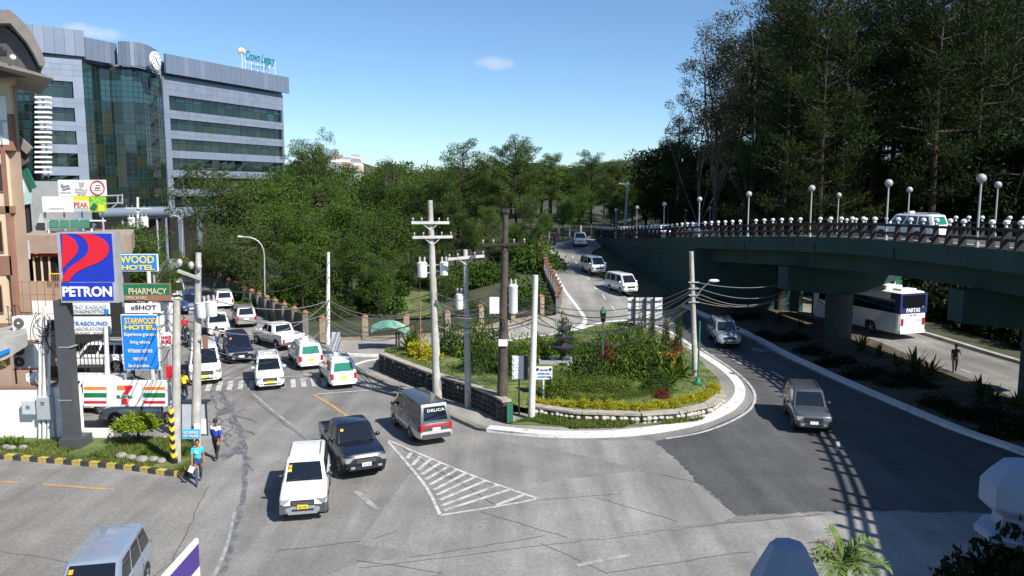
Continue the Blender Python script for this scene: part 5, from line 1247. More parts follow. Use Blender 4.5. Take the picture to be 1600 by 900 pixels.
def car(label, kind, color, ap, end, hd, group=None, lower=None, plate='sign_white', rear_glass='car_glass', taxi=False, z=None, pos=None, name='parked_car', stickers=0, bull=False, roofcol=None, cat='car', glass='car_glass', stripe=None, ptext=None, full=True, scale=.93):
    p = dict(KINDS[kind]); L, W, Hh = p['L'], p['W'], p['H']; hw = W / 2
    d = V((hd[0], hd[1], 0)).normalized()
    if pos is not None: c = V(pos)
    else:
        a = GP(*ap); c = a - d * (L * scale / 2) if end == 'F' else (a + d * (L * scale / 2) if end == 'R' else a)
        c.z = H(c.x, c.y)
    if z is not None: c.z = z
    t = thing(name, label, cat, c + V((0, 0, .02)), math.atan2(d.y, d.x), group)
    if scale != 1: t.scale = (scale,) * 3
    X = lambda s: L / 2 - s
    zb, belt, h0 = p['zb'], p['belt'], p['hood0']; bed = p.get('bed')
    def sec(s, w, zl, zt, crown=.02):
        x = X(s); h = [(w * .80, zl), (w * .97, zl + .07), (w, lerp(zl, zt, .42)), (w * .99, lerp(zl, zt, .72)), (w * .955, zt - .05), (w * .90, zt), (w * .45, zt + crown)]
        return [V((x, y, z_)) for y, z_ in h] + [V((x, -y, z_)) for y, z_ in h[::-1]]
    cowl, rf, rr, back = p['cowl'], p['rf'], p['rr'], p['back']
    hl = max(cowl, .3)
    st = [(0, hw * .80, zb + .10, h0 * .70), (.05, hw * .90, zb + .02, h0 * .84), (.16, hw * .965, zb, h0 * .95), (.35 * hl + .1, hw * .99, zb, lerp(h0, belt, .35)), (cowl * .98 + .02, hw, zb, belt)]
    st += [(lerp(cowl, L, .35), hw, zb, belt), (lerp(cowl, L, .7), hw, zb, belt)]
    if bed: st = [q for q in st if q[0] < back]; st += [(back + .02, hw, zb, belt), (back + .06, hw * .99, zb, belt * .70), (L - .12, hw * .99, zb, belt * .70), (L, hw * .95, zb + .12, belt * .68)]
    else: st += [(L - .22, hw * .99, zb, belt), (L - .06, hw * .95, zb + .02, belt - .03), (L, hw * .88, zb + .1, belt - .12)]
    mb = MB(); loft(mb, [sec(*q) for q in st])
    if lower:
        mb2 = MB()
        def sec2(s, w, zl, zt):
            x = X(s) + (.02 if s < .02 else (-.02 if s > L - .02 else 0)); h = [(w * .80, zl), (w * .985, zl + .06), (w, lerp(zl, zt, .5)), (w, zt), (w * .4, zt)]
            return [V((x, y, z_)) for y, z_ in h] + [V((x, -y, z_)) for y, z_ in h[::-1]]
        loft(mb2, [sec2(s, w + .008, zl - .003, lerp(zb, belt, .5)) for (s, w, zl, zt) in st]); mb2.build('lower_panel', lower, t, smooth=35)
    mb.build('body', color, t, smooth=35)
    # cabin
    gw0, gw1 = hw * .925, hw * .77
    def ring(q, z_, inset=0): 
        fx = lerp(cowl, rf, q) + inset; rx = lerp(back, rr, q) - inset; w = lerp(gw0, gw1, q) - inset * .6
        return [V((X(fx), w * .93, z_)), V((X(fx) + .0 - .12, w, z_)), V((X(rx) + .12, w, z_)), V((X(rx), w * .93, z_)), V((X(rx), -w * .93, z_)), V((X(rx) + .12, -w, z_)), V((X(fx) - .12, -w, z_)), V((X(fx), -w * .93, z_))]
    mb = MB(); loft(mb, [ring(-.02, belt - .04), ring(.86, lerp(belt, Hh, .86)), ring(.97, Hh - .035, .03), ring(1.0, Hh, .14)]); mb.build('cabin', roofcol or color, t, smooth=35)
    def fpt(side, t_, q, e):      # points on faces of the cabin
        z_ = lerp(belt, Hh, q); fx = lerp(cowl, rf, q); rx = lerp(back, rr, q); w = lerp(gw0, gw1, q)
        if side == 'f': return V((X(fx) + e, lerp(-w * .9, w * .9, t_), z_))
        if side == 'r': return V((X(rx) - e, lerp(-w * .9, w * .9, t_), z_))
        s = 1 if side == 'l' else -1
        return V((lerp(X(fx) - .14, X(rx) + .14, t_), s * (w + e), z_))
    def pane(nm, side, t0, t1, q0, q1, m, e=.008):
        a, b, c_, d_ = fpt(side, t0, q0, e), fpt(side, t1, q0, e), fpt(side, t1, q1, e), fpt(side, t0, q1, e)
        mb = MB().add([a, b, c_, d_], [(0, 1, 2, 3) if side in 'fr' and side == 'f' or side == 'r' and False else (0, 1, 2, 3)])
        n0 = (b - a).cross(c_ - a); want = {'f': V((1, 0, 0)), 'r': V((-1, 0, 0)), 'l': V((0, 1, 0)), 'R': V((0, -1, 0))}[side]
        if n0.dot(want) < 0: mb.f[0] = mb.f[0][::-1]
        return mb.build(nm, m, t)
    ws = pane('windshield', 'f', .03, .97, .04, .86, glass)
    if full or end != 'F': pane('rear_window', 'r', .08, .92, .10, .82, rear_glass)
    nw = p['nw']
    for side in ('l', 'R'):
        cuts = {2: [(.03, .47), (.52, .92)], 3: [(.03, .33), (.37, .66), (.70, .97)]}[nw]
        for (t0, t1) in cuts: pane('side_window', side, t0, t1, .07, .82, glass)
    if stickers: 
        for k in range(stickers): 
            q = .72 - k * .17; pane('sticker', 'f', .05, .14, q - .09, q + .04, 'amber' if k == 0 else 'yellow', .014)
    for k in (-.45, .12): a_, b_ = fpt('f', .5 + k, .05, .02), fpt('f', .5 + k + .3, .16, .02); MB().beam(a_, b_, .025, .02).build('wiper', 'plastic_black', t)
    for sd in (1, -1): MB().box((lerp(X(p['fo'] + .5), X(p['fo'] + p['wb'] - .5), .5), sd * (hw + .006), lerp(zb, belt, .22)), (p['wb'] - 1.0, .03, .05)).build('side_moulding', 'plastic_black', t)
    # wheels
    key = (p['r'],)
    if key not in WH: WH[key] = (tyre_mesh(p['r'], .22), rim_mesh(p['r'], .22))
    ty, rm = WH[key]; am = MB(); nn = 16
    for s in (p['fo'], p['fo'] + p['wb']):
        for sd in (1, -1):
            o = link('wheel', ty, t, (X(s), sd * (hw - .10), p['r'])); 
            rmo = link('rim', rm, o); rmo.rotation_euler = (0, 0, 0 if sd > 0 else pi)
            R_ = p['r'] + .07; vs = [(X(s), sd * (hw + .004), p['r'])] + [(X(s) + cos(pi * k / nn) * R_, sd * (hw + .004), p['r'] + sin(pi * k / nn) * R_ * .96) for k in range(nn + 1)]
            vs2 = [(x, sd * (hw - .2), z_) for x, y, z_ in vs]
            MB().add(vs + vs2, [((0, k + 1, k + 2) if sd < 0 else (0, k + 2, k + 1)) for k in range(nn)] + [(k + 1, k + 2, nn + 4 + k, nn + 3 + k) for k in range(nn)]).build('wheel_arch', 'plastic_black', t)
    # front
    def fbox(nm, s, y, z_, sx, sy, sz, m, par=None): return MB().box((X(s), y, z_), (sx, sy, sz)).build(nm, m, par or t)
    for sd in (1, -1):
        mb = MB(); mb.box((X(.14), sd * hw * .74, h0 * .79), (.27, hw * .40, h0 * .16), M=Matrix.Rotation(-.25 * sd, 3, 'Z')); mb.build('headlight', 'lamp_glass', t)
        mb = MB(); zt_ = belt * (.78 if not bed else .62); mb.box((X(L - .05), sd * hw * .82, zt_), (.14, .17, .34), M=Matrix.Rotation(.2 * sd, 3, 'Z')); mb.build('taillight', 'tail_red', t)
        mb = MB(); mb.ball((X(cowl + .42), sd * (hw + .06), belt + .10), .12, 8, 6, (.6, 1, .75)); mb.build('mirror', color if kind not in ('suv', 'minivan', 'hiace') else 'plastic_black', t, smooth=60)
        for tt in ((.38, .62) if nw == 3 else (.34, .58)): MB().box((lerp(X(cowl), X(back), tt), sd * (hw + .012), belt - .13), (.17, .03, .035)).build('door_handle', color, t)
        for tt in (.34, .635):
            MB().box((lerp(X(cowl), X(back), tt), sd * (hw - .004), lerp(zb, belt, .55)), (.012, .014, (belt - zb) * .72)).build('door_seam', 'plastic_black', t)
        if p['rails']: MB().tube([(X(rf + .35), sd * gw1 * .86, Hh - .02), (X(rf + .5), sd * gw1 * .86, Hh + .06), (X(rr - .4), sd * gw1 * .86, Hh + .06), (X(rr - .25), sd * gw1 * .86, Hh - .02)], .022, 6).build('roof_rail', 'dark_metal' if color == 'car_grey' else 'galv', t)
    g = MB().box((X(.045), 0, h0 * .74), (.17, hw * .95, h0 * .2)).build('grille', 'plastic_black', t)
    for k in (-.3, .3): MB().box((X(.04), 0, h0 * (.74 + .12 * k)), (.18, hw * .86, .022)).build('grille_bar', 'chrome', g)
    bmp = color if not bull else 'car_silver'
    MB().box((X(.02), 0, zb + .14), (.16, hw * 1.52, .20)).build('front_bumper', bmp, t); MB().box((X(-.065), 0, zb + .13), (.012, hw * .9, .09)).build('air_intake', 'plastic_black', t)
    if bull:
        for sd in (1, -1): MB().box((X(.06), sd * hw * .74, zb + .17), (.26, hw * .46, .3), M=Matrix.Rotation(-.2 * sd, 3, 'Z')).build('bumper_corner', 'car_grey', t)
        MB().box((X(-.05), 0, zb + .05), (.12, hw * 1.2, .1)).build('skid_plate', 'car_silver', t)
    for sd in (1, -1): MB().box((X(-.06), sd * hw * .6, zb + .16), (.03, .17, .09)).build('fog_lamp', 'lamp_glass', t)
    MB().box((X(L - .02), 0, zb + .15), (.18, hw * 1.62, .22)).build('rear_bumper', color if kind != 'pickup' else 'chrome', t)
    fpl = MB().box((X(-.085), 0, zb + .26), (.02, .38, .14)).build('license_plate', plate, t)
    rpl = MB().box((X(L + .012), 0, zb + .46), (.05, .38, .14)).build('license_plate', plate, t)
    if ptext: txt(ptext, (X(-.096), 0, zb + .26), V((0, 1, 0)), EZ, .3, .08, 'dark_metal', t, .01, out=.002)
    if bed:
        for sd in (1, -1): MB().box((lerp(X(back + .06), X(L), .5), sd * (hw - .06), belt * .82), (L - back - .1, .1, belt * .36)).build('bed_side', color, t)
        MB().box((X(L - .04), 0, belt * .82), (.07, W - .22, belt * .36)).build('tailgate', color, t)
        MB().box((lerp(X(back + .06), X(L - .08), .5), 0, belt * .715), (L - back - .2, W - .24, .02)).build('bed_floor', 'plastic_black', t)
    if taxi:
        tb = MB().box((X(rf + .6), 0, Hh + .09), (.16, .42, .16)).build('roof_sign', 'sign_white', t); txt('TAXI', (X(rf + .6) + .08, 0, Hh + .09), V((0, 1, 0)), EZ, .3, .1, 'dark_metal', t, .01)
    if stripe:
        MB().box((X(L + .002), 0, belt - .16), (.03, W * .9, .11)).build('rear_stripe', stripe, t)
    return t
white, TX = 'car_white', 'white taxis at the crossing'
car('white SUV with yellow plate and roof rails driving towards the camera', 'suv', 'car_white', (474, 816), 'F', (.2, -1), plate='yellow', name='white_suv', stickers=2, bull=True, ptext='NCA 4153', scale=.9)
car('black pickup truck driving towards the camera beside the hatched triangle', 'pickup', 'car_black', (573, 750), 'F', (.42, -.9), name='pickup_truck', cat='pickup', stickers=1, ptext='AAX 9461')
t = car('grey and silver minivan with red rear stripe driving away by the stone wall', 'minivan', 'car_dkgrey', (682, 697), 'R', (-.44, .9), lower='car_pale', stripe='car_red', name='minivan', cat='van')
txt('DELICA', (-2.02, 0, 1.70), V((0, -1, 0)), EZ, .85, .13, 'sign_white', t, .01, out=.27)
car('white taxi facing the camera on the crosswalk', 'taxi', white, (423, 611), 'F', (.34, -.94), TX, plate='yellow', taxi=True, name='taxi', cat='taxi')
car('white taxi seen from behind with green rear window, left of the two', 'taxi', white, (487, 579), 'R', (-.42, .9), TX, plate='yellow', rear_glass='car_glass_green', taxi=True, name='taxi', cat='taxi')
car('white taxi seen from behind at the right end of the crosswalk', 'taxi', white, (538, 609), 'R', (-.38, .92), TX, plate='yellow', rear_glass='car_glass_green', taxi=True, name='taxi', cat='taxi')
car('dark navy people carrier facing the camera behind the crosswalk', 'muv', 'car_navy', (378, 569), 'F', (.42, -.9), name='people_carrier', stickers=1)
car('white pickup truck driving away beside the avenue fence', 'pickup', white, (459, 548), 'R', (-.68, .73), name='pickup_truck', cat='pickup')
car('white van with roof rack waiting behind the transformer pole at the crosswalk', 'hiace', white, (322, 603), 'F', (.38, -.92), name='van', cat='van', plate='yellow', scale=.95)
car('silver-grey SUV driving away up the avenue', 'suv', 'car_beige', (386, 513), 'R', (-.40, .92), name='grey_suv')
car('white SUV driving away furthest up the avenue', 'suv', white, (352, 484), 'R', (-.42, .9), name='white_suv')
car('white SUV coming down the avenue beside the transformers', 'suv', white, (343, 529), 'F', (.40, -.92), name='white_suv', stickers=0)
car('white minibus coming down the far avenue behind the pharmacy sign', 'hiace', white, (277, 474), 'F', (.42, -.9), name='minibus', cat='minibus')
car('dark blue jeep coming down the avenue beside the white minibus', 'minivan', 'car_blue', (300, 492), 'F', (.42, -.9), name='blue_jeep', cat='jeep')
car('white bus far away at the top of the avenue', 'hiace', white, (269, 402), 'F', (.3, -.95), name='minibus', cat='minibus', scale=1.2)
car('silver sedan parked sideways under the striped store sign', 'sedan', 'car_silver', (208, 690), 'C', (-1, -.06), pos=(-17.3, 36.6, 0), name='sedan')
car('white van parked sideways behind the white wall', 'van', white, (130, 600), 'C', (-1, .05), pos=(-20.9, 38.3, 0), name='van', cat='van')
car('white SUV parked sideways behind the barred gate', 'suv', white, (150, 560), 'C', (-1, 0), pos=(-22.6, 42.6, .0), name='white_suv', z=1.05)
car('silver people carrier at the bottom left edge of the forecourt', 'muv', 'car_steelblue', (0, 0), 'C', (.2, -1), pos=(-10.75, 19.5, 0), name='people_carrier', stickers=1)
car('silver wagon driving in the flyover shadow past the garden', 'suv', 'car_silver', (1140, 547), 'F', (-.06, -1), name='silver_wagon')
car('grey SUV half in sun on the dark asphalt of the right-hand road', 'suv', 'car_grey', (1271, 680), 'F', (-.2, -1), name='grey_suv', stickers=0, plate='sign_white')
car('white SUV coming down near the top of the ramp', 'suv', white, (907, 388), 'F', (-.05, -1), name='white_suv')
car('white van coming down the middle of the ramp beside the green wall', 'van', white, (937, 433), 'F', (.28, -1), name='van', cat='van')
car('white van at the foot of the ramp beside the green wall', 'van', white, (986, 464), 'F', (.36, -1), name='van', cat='van')
car('dark sedan at the head of the ramp where the railing begins', 'sedan', 'car_beige', (944, 379), 'F', (-.4, -.9), name='sedan')
p_, t_ = at_y(46.5); r_ = V((t_.y, -t_.x, 0)); q = p_ + r_ * 2.6
car('white taxi with green rear window on the flyover deck', 'taxi', white, (0, 0), 'C', (t_.x - .35, t_.y), pos=q, z=p_.z + .02, rear_glass='car_glass_green', taxi=True, name='taxi', cat='taxi')
for i, (y, dd, cl, lab) in enumerate(((83, 2.6, 'car_silver', 'silver car on the far end of the flyover'), (79, 5.5, white, 'white car on the far side of the flyover deck'), (90, 3.0, 'car_navy', 'dark car on the distant end of the flyover'))):
    p_, t_ = at_y(y); r_ = V((t_.y, -t_.x, 0)); car(lab, 'muv', cl, (0, 0), 'C', (t_.x, t_.y) if i != 1 else (-t_.x, -t_.y), pos=p_ + r_ * dd, z=p_.z + .02, name='distant_car')
# ---------------- coach ----------------
def coach():
    R_ = GP(1424, 531); d = V((-.33, .94, 0)).normalized(); L, W, Hh = 9.2, 2.5, 3.45
    c = R_ + d * (L / 2); t = thing('coach', 'blue and white coach with white lettering under the flyover', 'bus', (c.x, c.y, H(c.x, c.y) + .02), math.atan2(d.y, d.x))
    x0, x1 = -L / 2, L / 2; hw = W / 2
    def sec(x, i, z0, z1):
        h = [(hw - .1 - i, z0), (hw - i, z0 + .15), (hw - i, z1 - .35), (hw - .07 - i, z1 - .12), (hw - .3 - i, z1)]
        return [V((x, y, z)) for y, z in h] + [V((x, -y, z)) for y, z in h[::-1]]
    mb = MB(); loft(mb, [sec(x0, .12, .45, Hh - .15), sec(x0 + .12, .02, .4, Hh - .02), sec(x0 + .4, 0, .38, Hh), sec(x1 - .6, 0, .38, Hh), sec(x1 - .15, .06, .42, Hh - .1), sec(x1, .2, .5, Hh - .35)]); mb.build('body', 'sign_white', t, smooth=35)
    for s in (1, -1):
        MB().box((-.2, s * (hw + .004), 2.35), (L - 1.3, .02, .95)).build('side_window_band', 'car_glass', t)
        MB().extr([(x0 + .3, s * (hw + .006), .42), (x0 + 3.2, s * (hw + .006), .42), (x0 + 2.2, s * (hw + .006), 1.1), (x0 + 1.5, s * (hw + .006), 1.86), (x0 + .3, s * (hw + .006), 1.86)], (0, s * .012, 0)).build('side_stripe', 'boxgrey', t)
        for k in range(2): MB().beam((x0 + 4.5 + k, s * (hw + .008), .75), (x0 + 7.5 + k, s * (hw + .008), 1.75), .01, .07).build('side_line', 'dark_metal', t)
        for xx in (x0 + 2.6, x1 - 2.6):
            o = link('wheel', tyre_mesh(.5, .3), t, (xx, s * (hw - .13), .5)); ri = link('rim', rim_mesh(.5, .3), o); ri.rotation_euler = (0, 0, 0 if s > 0 else pi)
            MB().box((xx, s * (hw - .05), .62), (1.25, .12, .8)).build('wheel_arch', 'plastic_black', t)
        MB().box((x0 - .01, s * .98, 1.25), (.06, .2, .5)).build('taillight', 'tail_red', t)
    def rb(nm, y0, y1, z0, z1, e, m): return MB().bb(x0 - e, x0 + .25, y0, y1, z0, z1).build(nm, m, t)
    MB().bb(x0 - .03, x0 + .9, -hw - .008, hw + .008, 1.87, Hh - .12).build('blue_rear_panel', 'navy', t); rb('rear_window', -1.05, 1.05, 2.3, 3.2, .045, 'car_glass')
    txt('PARTAS', (x0 - .03, .05, 2.1), V((0, -1, 0)), EZ, 1.25, .3, 'sign_white', t, .03)
    txt('81129', (x0, 0, 1.72), V((0, -1, 0)), EZ, .6, .12, 'dark_metal', t, .0)
    rb('license_plate', -.85, -.4, 1.25, 1.45, .02, 'boxgrey'); rb('rear_bumper', -1.15, 1.15, .4, .62, .08, 'sign_white'); MB().ball((x0 - .03, -.85, 2.3), .07, 8, 6).build('amber_light', 'amber', t)
    MB().bb(-1.2 - 1.5, 1.2 - 1.5, -.8, .8, Hh + .001, Hh + .22).build('roof_unit', 'sign_white', t); MB().bb(x0 + .5, x0 + 1.3, -.7, .7, Hh + .001, Hh + .14).build('roof_hatch', 'sign_white', t)
coach()
# green signboard beyond coach
t = thing('green_signboard', 'green and grey signboard standing up behind the coach roof', 'sign'); fp('panel', 1400, 437, 1409, 456, 66, 'green', t, .1); MB().extr([P(1400, 438, 66.02), P(1400, 456, 66.02), P(1388, 456, 66.02)], (0, .08, 0)).build('side_panel', 'boxgrey', t); a = P(1404, 456, 66.1); MB().tube([a, V((a.x, a.y, 0))], .06, 6).build('post', 'galv', t)
# orange striped barriers under the flyover
for i, u in enumerate((1172, 1181, 1090, 1096)):
    b = GP(u, 474 if i < 2 else 463); o = tag(MB().lathe([(.22, 0), (.22, .06), (.11, .08), (.06, 1.3), (.04, 1.5)], n=10).build('traffic_post', 'orange', smooth=40), 'tall orange traffic post under the flyover, %s' % ('left one of the near pair', 'right one of the near pair', 'left one of the pair by the abutment', 'right one of the pair by the abutment')[i], 'traffic post', 'orange traffic posts'); o.location = b
# ---------------- motorcycles ----------------
def motorbike(label, ap, hd, col):
    b = GP(*ap); d = V((*hd, 0)).normalized(); t = thing('motorcycle', label, 'motorcycle', b, math.atan2(d.y, d.x), 'motorcycles at the avenue kerb')
    for x in (-.62, .62):
        o = MB().lathe([(.2, -.05), (.29, -.05), (.3, 0), (.29, .05), (.2, .05)], n=18).xf(Matrix.Rotation(pi / 2, 4, 'X')).build('wheel', 'rubber', t, smooth=40); o.location = (x, 0, .3)
        MB().lathe([(.2, -.02), (.2, .02)], n=14).xf(Matrix.Rotation(pi / 2, 4, 'X')).build('rim', 'rim', o)
    MB().beam((-.35, 0, .45), (.3, 0, .45), .22, .28).build('engine', 'dark_metal', t); MB().ball((.12, 0, .82), .26, 10, 6, (1.1, .55, .6)).build('tank', col, t, smooth=180); MB().beam((-.75, 0, .82), (-.1, 0, .8), .24, .1).build('seat', 'plastic_black', t); MB().ball((-.55, 0, .68), .2, 8, 6, (1.5, .6, .5)).build('tail_fairing', col, t, smooth=180)
    for s in (1, -1): MB().tube([(.62, s * .09, .3), (.42, s * .09, 1.0)], .025, 6).build('fork', 'chrome', t)
    MB().tube([(.36, .36, 1.05), (.44, .1, 1.0), (.44, -.1, 1.0), (.36, -.36, 1.05)], .018, 6).build('handlebar', 'dark_metal', t); MB().ball((.52, 0, .95), .1, 8, 6).build('headlamp', 'lamp_glass', t, smooth=180); MB().tube([(-.1, -.16, .35), (-.75, -.18, .4)], .045, 8).build('exhaust', 'chrome', t)
    return t, b, d
MOTO = [motorbike('red motorcycle with rider waiting at the avenue kerb', (290, 530), (.4, -.9), 'car_red'), motorbike('black motorcycle parked at the avenue kerb behind the red one', (296, 540), (.3, -.95), 'car_black')]
# ---------------- people ----------------
def cloth(name, c): return mk(name, c, .85, var=.12, scale=9)
cloth('shirt_cyan', (.03, .42, .52)); cloth('jeans', (.03, .055, .14)); cloth('jacket_blue', (.015, .05, .42)); cloth('jacket_white', (.7, .7, .72)); cloth('black_cloth', (.012, .012, .015)); cloth('vest_yellow', (.85, .72, .02)); cloth('shirt_red', (.5, .02, .03)); cloth('shirt_grey', (.35, .36, .38)); cloth('shoe', (.05, .05, .055))
def person(label, px, face, top, bottom, stride=.0, arms=(.15, -.15), elb=(.2, .2), hgt=1.66, pos=None, cap=None, shoulder=None, backprint=None, sit=False, armraise=None, longsl=False, head_tilt=0):
    b = V(pos) if pos is not None else GP(*px); f = V((*face, 0)).normalized(); k = hgt / 1.7
    t = thing('person', label, 'person', (b.x, b.y, b.z + .02), math.atan2(f.y, f.x) - pi / 2)
    J = {}; J['pel'] = V((0, 0, .95)); J['sp'] = V((0, .0, 1.15)); J['ch'] = V((0, .01, 1.34)); J['nk'] = V((0, .0, 1.475)); J['hd'] = V((0, .02, 1.56))
    E = [('pel', 'sp'), ('sp', 'ch'), ('ch', 'nk'), ('nk', 'hd')]; RA = {'pel': .15, 'sp': .135, 'ch': .155, 'nk': .06, 'hd': .055}
    for s, nm in ((-1, 'r'), (1, 'l')):
        sw = stride * s
        J['sh' + nm] = V((.185 * s, 0, 1.405)); a = arms[0 if s < 0 else 1]; e = elb[0 if s < 0 else 1]
        ed = V((.10 * s, sin(a), -cos(a))).normalized(); J['el' + nm] = J['sh' + nm] + ed * .28
        wd = V((.04 * s, sin(a + e), -cos(a + e))).normalized(); J['wr' + nm] = J['el' + nm] + wd * .25
        if armraise == nm: J['el' + nm] = J['sh' + nm] + V((.1 * s, .12, -.2)); J['wr' + nm] = J['el' + nm] + V((-.12 * s, .12, .2)); wd = V((-.3 * s, .2, .6)).normalized()
        J['pa' + nm] = J['wr' + nm] + wd * .08
        J['hp' + nm] = V((.095 * s, 0, .90))
        if sit:
            J['kn' + nm] = V((.2 * s, .40, .78)); J['an' + nm] = V((.2 * s, .28, .38)); J['to' + nm] = V((.2 * s, .46, .33))
        else:
            J['kn' + nm] = J['hp' + nm] + V((.0, sin(sw) * .42 + .03, -cos(sw) * .42)); sb = sw - (.35 if sw < -.05 else .02)
            J['an' + nm] = J['kn' + nm] + V((0, sin(sb) * .40, -cos(sb) * .40)); J['to' + nm] = J['an' + nm] + V((.02 * s, .16, -.045))
        E += [('ch', 'sh' + nm), ('sh' + nm, 'el' + nm), ('el' + nm, 'wr' + nm), ('wr' + nm, 'pa' + nm), ('pel', 'hp' + nm), ('hp' + nm, 'kn' + nm), ('kn' + nm, 'an' + nm), ('an' + nm, 'to' + nm)]
        RA.update({'sh' + nm: .075, 'el' + nm: .05, 'wr' + nm: .034, 'pa' + nm: .038, 'hp' + nm: .105, 'kn' + nm: .068, 'an' + nm: .05, 'to' + nm: .045})
    lift = -min(J['tol'].z, J['tor'].z) + .04
    if not sit:
        for q in J: J[q].z += lift
    names = list(J); me = bpy.data.meshes.new('skel'); me.from_pydata([J[q] for q in names], [(names.index(a), names.index(c)) for a, c in E], [])
    o = bpy.data.objects.new('skel', me); COL.objects.link(o); md = o.modifiers.new('skin', 'SKIN')
    for i, q in enumerate(names):
        sv = me.skin_vertices[0].data[i]; r_ = RA[q]; sv.radius = (r_, r_ * (.72 if q in ('pel', 'sp', 'ch') else 1)); sv.use_root = (q == 'pel')
    sd = o.modifiers.new('sub', 'SUBSURF'); sd.levels = 1; sd.render_levels = 1
    dg = bpy.context.evaluated_depsgraph_get(); dg.update(); em = bpy.data.meshes.new_from_object(o.evaluated_get(dg)); bpy.data.objects.remove(o)
    mb = MB(); mb.v = [tuple(v.co) for v in em.vertices]; mb.f = [list(p.vertices) for p in em.polygons]
    reg = {'pel': 1, 'sp': 0, 'ch': 0, 'nk': 2, 'hd': 2}
    for nm in 'lr': reg.update({'sh' + nm: 0, 'el' + nm: 0 if longsl else 2, 'wr' + nm: 2, 'pa' + nm: 2, 'hp' + nm: 1, 'kn' + nm: 1, 'an' + nm: 1, 'to' + nm: 3})
    for p in em.polygons: c = V(p.center); mb.m.append(reg[min(names, key=lambda q: (J[q] - c).length)])
    if shoulder:
        for i, p in enumerate(em.polygons):
            if mb.m[i] == 0 and p.center[2] > J['ch'].z - .02: mb.m[i] = 4
    # head with face
    hc = J['hd'] + V((0, .01, .1)); k0 = len(mb.v); mb.mat(2); mb.ball(hc, .105, 12, 10, (.82, .98, 1.14)); mb.ball(hc + V((0, .108, -.02)), .02, 6, 5, (.8, 1, 1.5)); 
    for s in (-1, 1): mb.ball(hc + V((.088 * s, 0, -.01)), .024, 6, 5, (.5, .8, 1.3))
    mb.ball(hc + V((0, .075, -.085)), .04, 8, 5, (.9, .7, .6))
    # fingers
    for nm, s in (('l', 1), ('r', -1)):
        pa = J['pa' + nm]; dr = (pa - J['wr' + nm]).normalized(); sd_ = V((0, 1, 0)) if abs(dr.y) < .8 else V((1, 0, 0)); sd_ = (sd_ - dr * sd_.dot(dr)).normalized(); inn = dr.cross(sd_) * s
        for i in range(4):
            q0 = pa + sd_ * (i - 1.5) * .019 + dr * .02; ln = (.066, .078, .072, .055)[i]; mb.tube([q0, q0 + dr * ln * .55 + inn * .006, q0 + dr * ln * .9 + inn * .022], .0085, 5, r1=.006)
        q0 = pa + sd_ * .035 - dr * .03; mb.tube([q0, q0 + sd_ * .02 + dr * .03, q0 + sd_ * .022 + dr * .06], .010, 5, r1=.007)
    bo = mb.build('body', [top, bottom, 'skin', 'shoe', shoulder or top], t, smooth=180)
    mh = MB(); mh.ball(hc + V((0, -.014, .022)), .112, 12, 8, (.86, .96, 1.1))
    mh.v = [(x, y, max(z, hc.z + (.035 if y > hc.y + .035 else -.05))) for x, y, z in mh.v]; mh.build('hair' if not cap else 'cap', cap or 'hair', t, smooth=60)
    me_ = MB(); [me_.ball(hc + V((.034 * s, .092, .012)), .011, 6, 5) for s in (-1, 1)]; me_.build('eyes', 'hair', t); MB().box(hc + V((0, .1, -.062)), (.045, .012, .01)).build('mouth', 'brown_frame', t)
    if backprint: MB().box(J['ch'] + V((0, -.118, -.06)), (.26, .02, .34)).build('vest_panel', backprint, t)
    t.scale = (k, k, k); return t, J
pt, PJ = person('man in cyan T-shirt and jeans walking with a white paper at the verge corner', (311, 756), (.45, -.9), 'shirt_cyan', 'jeans', .28, (-.1, .25), (.5, .1))
pa = tag(MB().box((0, 0, 0), (.2, .01, .26), M=Matrix.Rotation(.5, 3, 'Y')).build('paper_sheet', 'sign_white'), 'white sheet of paper held by the man in cyan', 'paper')
pa.location = pt.matrix_basis @ (PJ['pal'] + V((.03, .02, -.14)))
lg = MB().lathe([(.06, 0), (.06, .01)], n=12).xf(Matrix.Translation(PJ['ch'] + V((.05, .135, -.02))) @ Matrix.Rotation(-pi / 2, 4, 'X')).build('shirt_badge', 'sign_white', pt)
person('person in blue and white jacket and black trousers walking away along the kerb', (339, 719), (.1, 1), 'jacket_blue', 'black_cloth', -.2, (.2, -.2), (.3, .3), shoulder='jacket_white', longsl=True)
person('person in yellow vest and black clothes standing at the avenue kerb', (289, 628), (.3, 1), 'vest_yellow', 'black_cloth', .08, (.2, .3), (.6, .6), longsl=False, hgt=1.6)
person('pedestrian in grey shirt crossing the avenue between the cars', (340, 548), (-.8, .5), 'shirt_grey', 'jeans', .38, (.3, -.3), (.3, .3))
person('person in dark clothes raising a hand on the median beside the far road', (1491, 583), (-.3, -1), 'black_cloth', 'black_cloth', .1, (.2, .2), (.3, .3), armraise='r', pos=None)
person('person in dark clothes walking on the pavement at the bend above the ramp', (829, 396), (.2, -1), 'black_cloth', 'black_cloth', .2, pos=GP(866, 386))
m_, mb_, md_ = MOTO[0]
person('rider in red jacket sitting on the red motorcycle', (0, 0), (md_.x, md_.y), 'shirt_red', 'black_cloth', arms=(.75, .75), elb=(.3, .3), pos=(mb_.x - md_.x * .3, mb_.y - md_.y * .3, mb_.z - .02), sit=True, cap='car_red', longsl=True)
person('seated worker in pale clothes on the ledge below the air conditioners', (0, 0), (.7, -.7), 'jacket_white', 'cream', arms=(.4, .6), elb=(.5, .5), pos=(P(50, 600, 34.6).x, 34.6, P(50, 606, 34.6).z - .75), sit=True, cap='jacket_white', longsl=True)
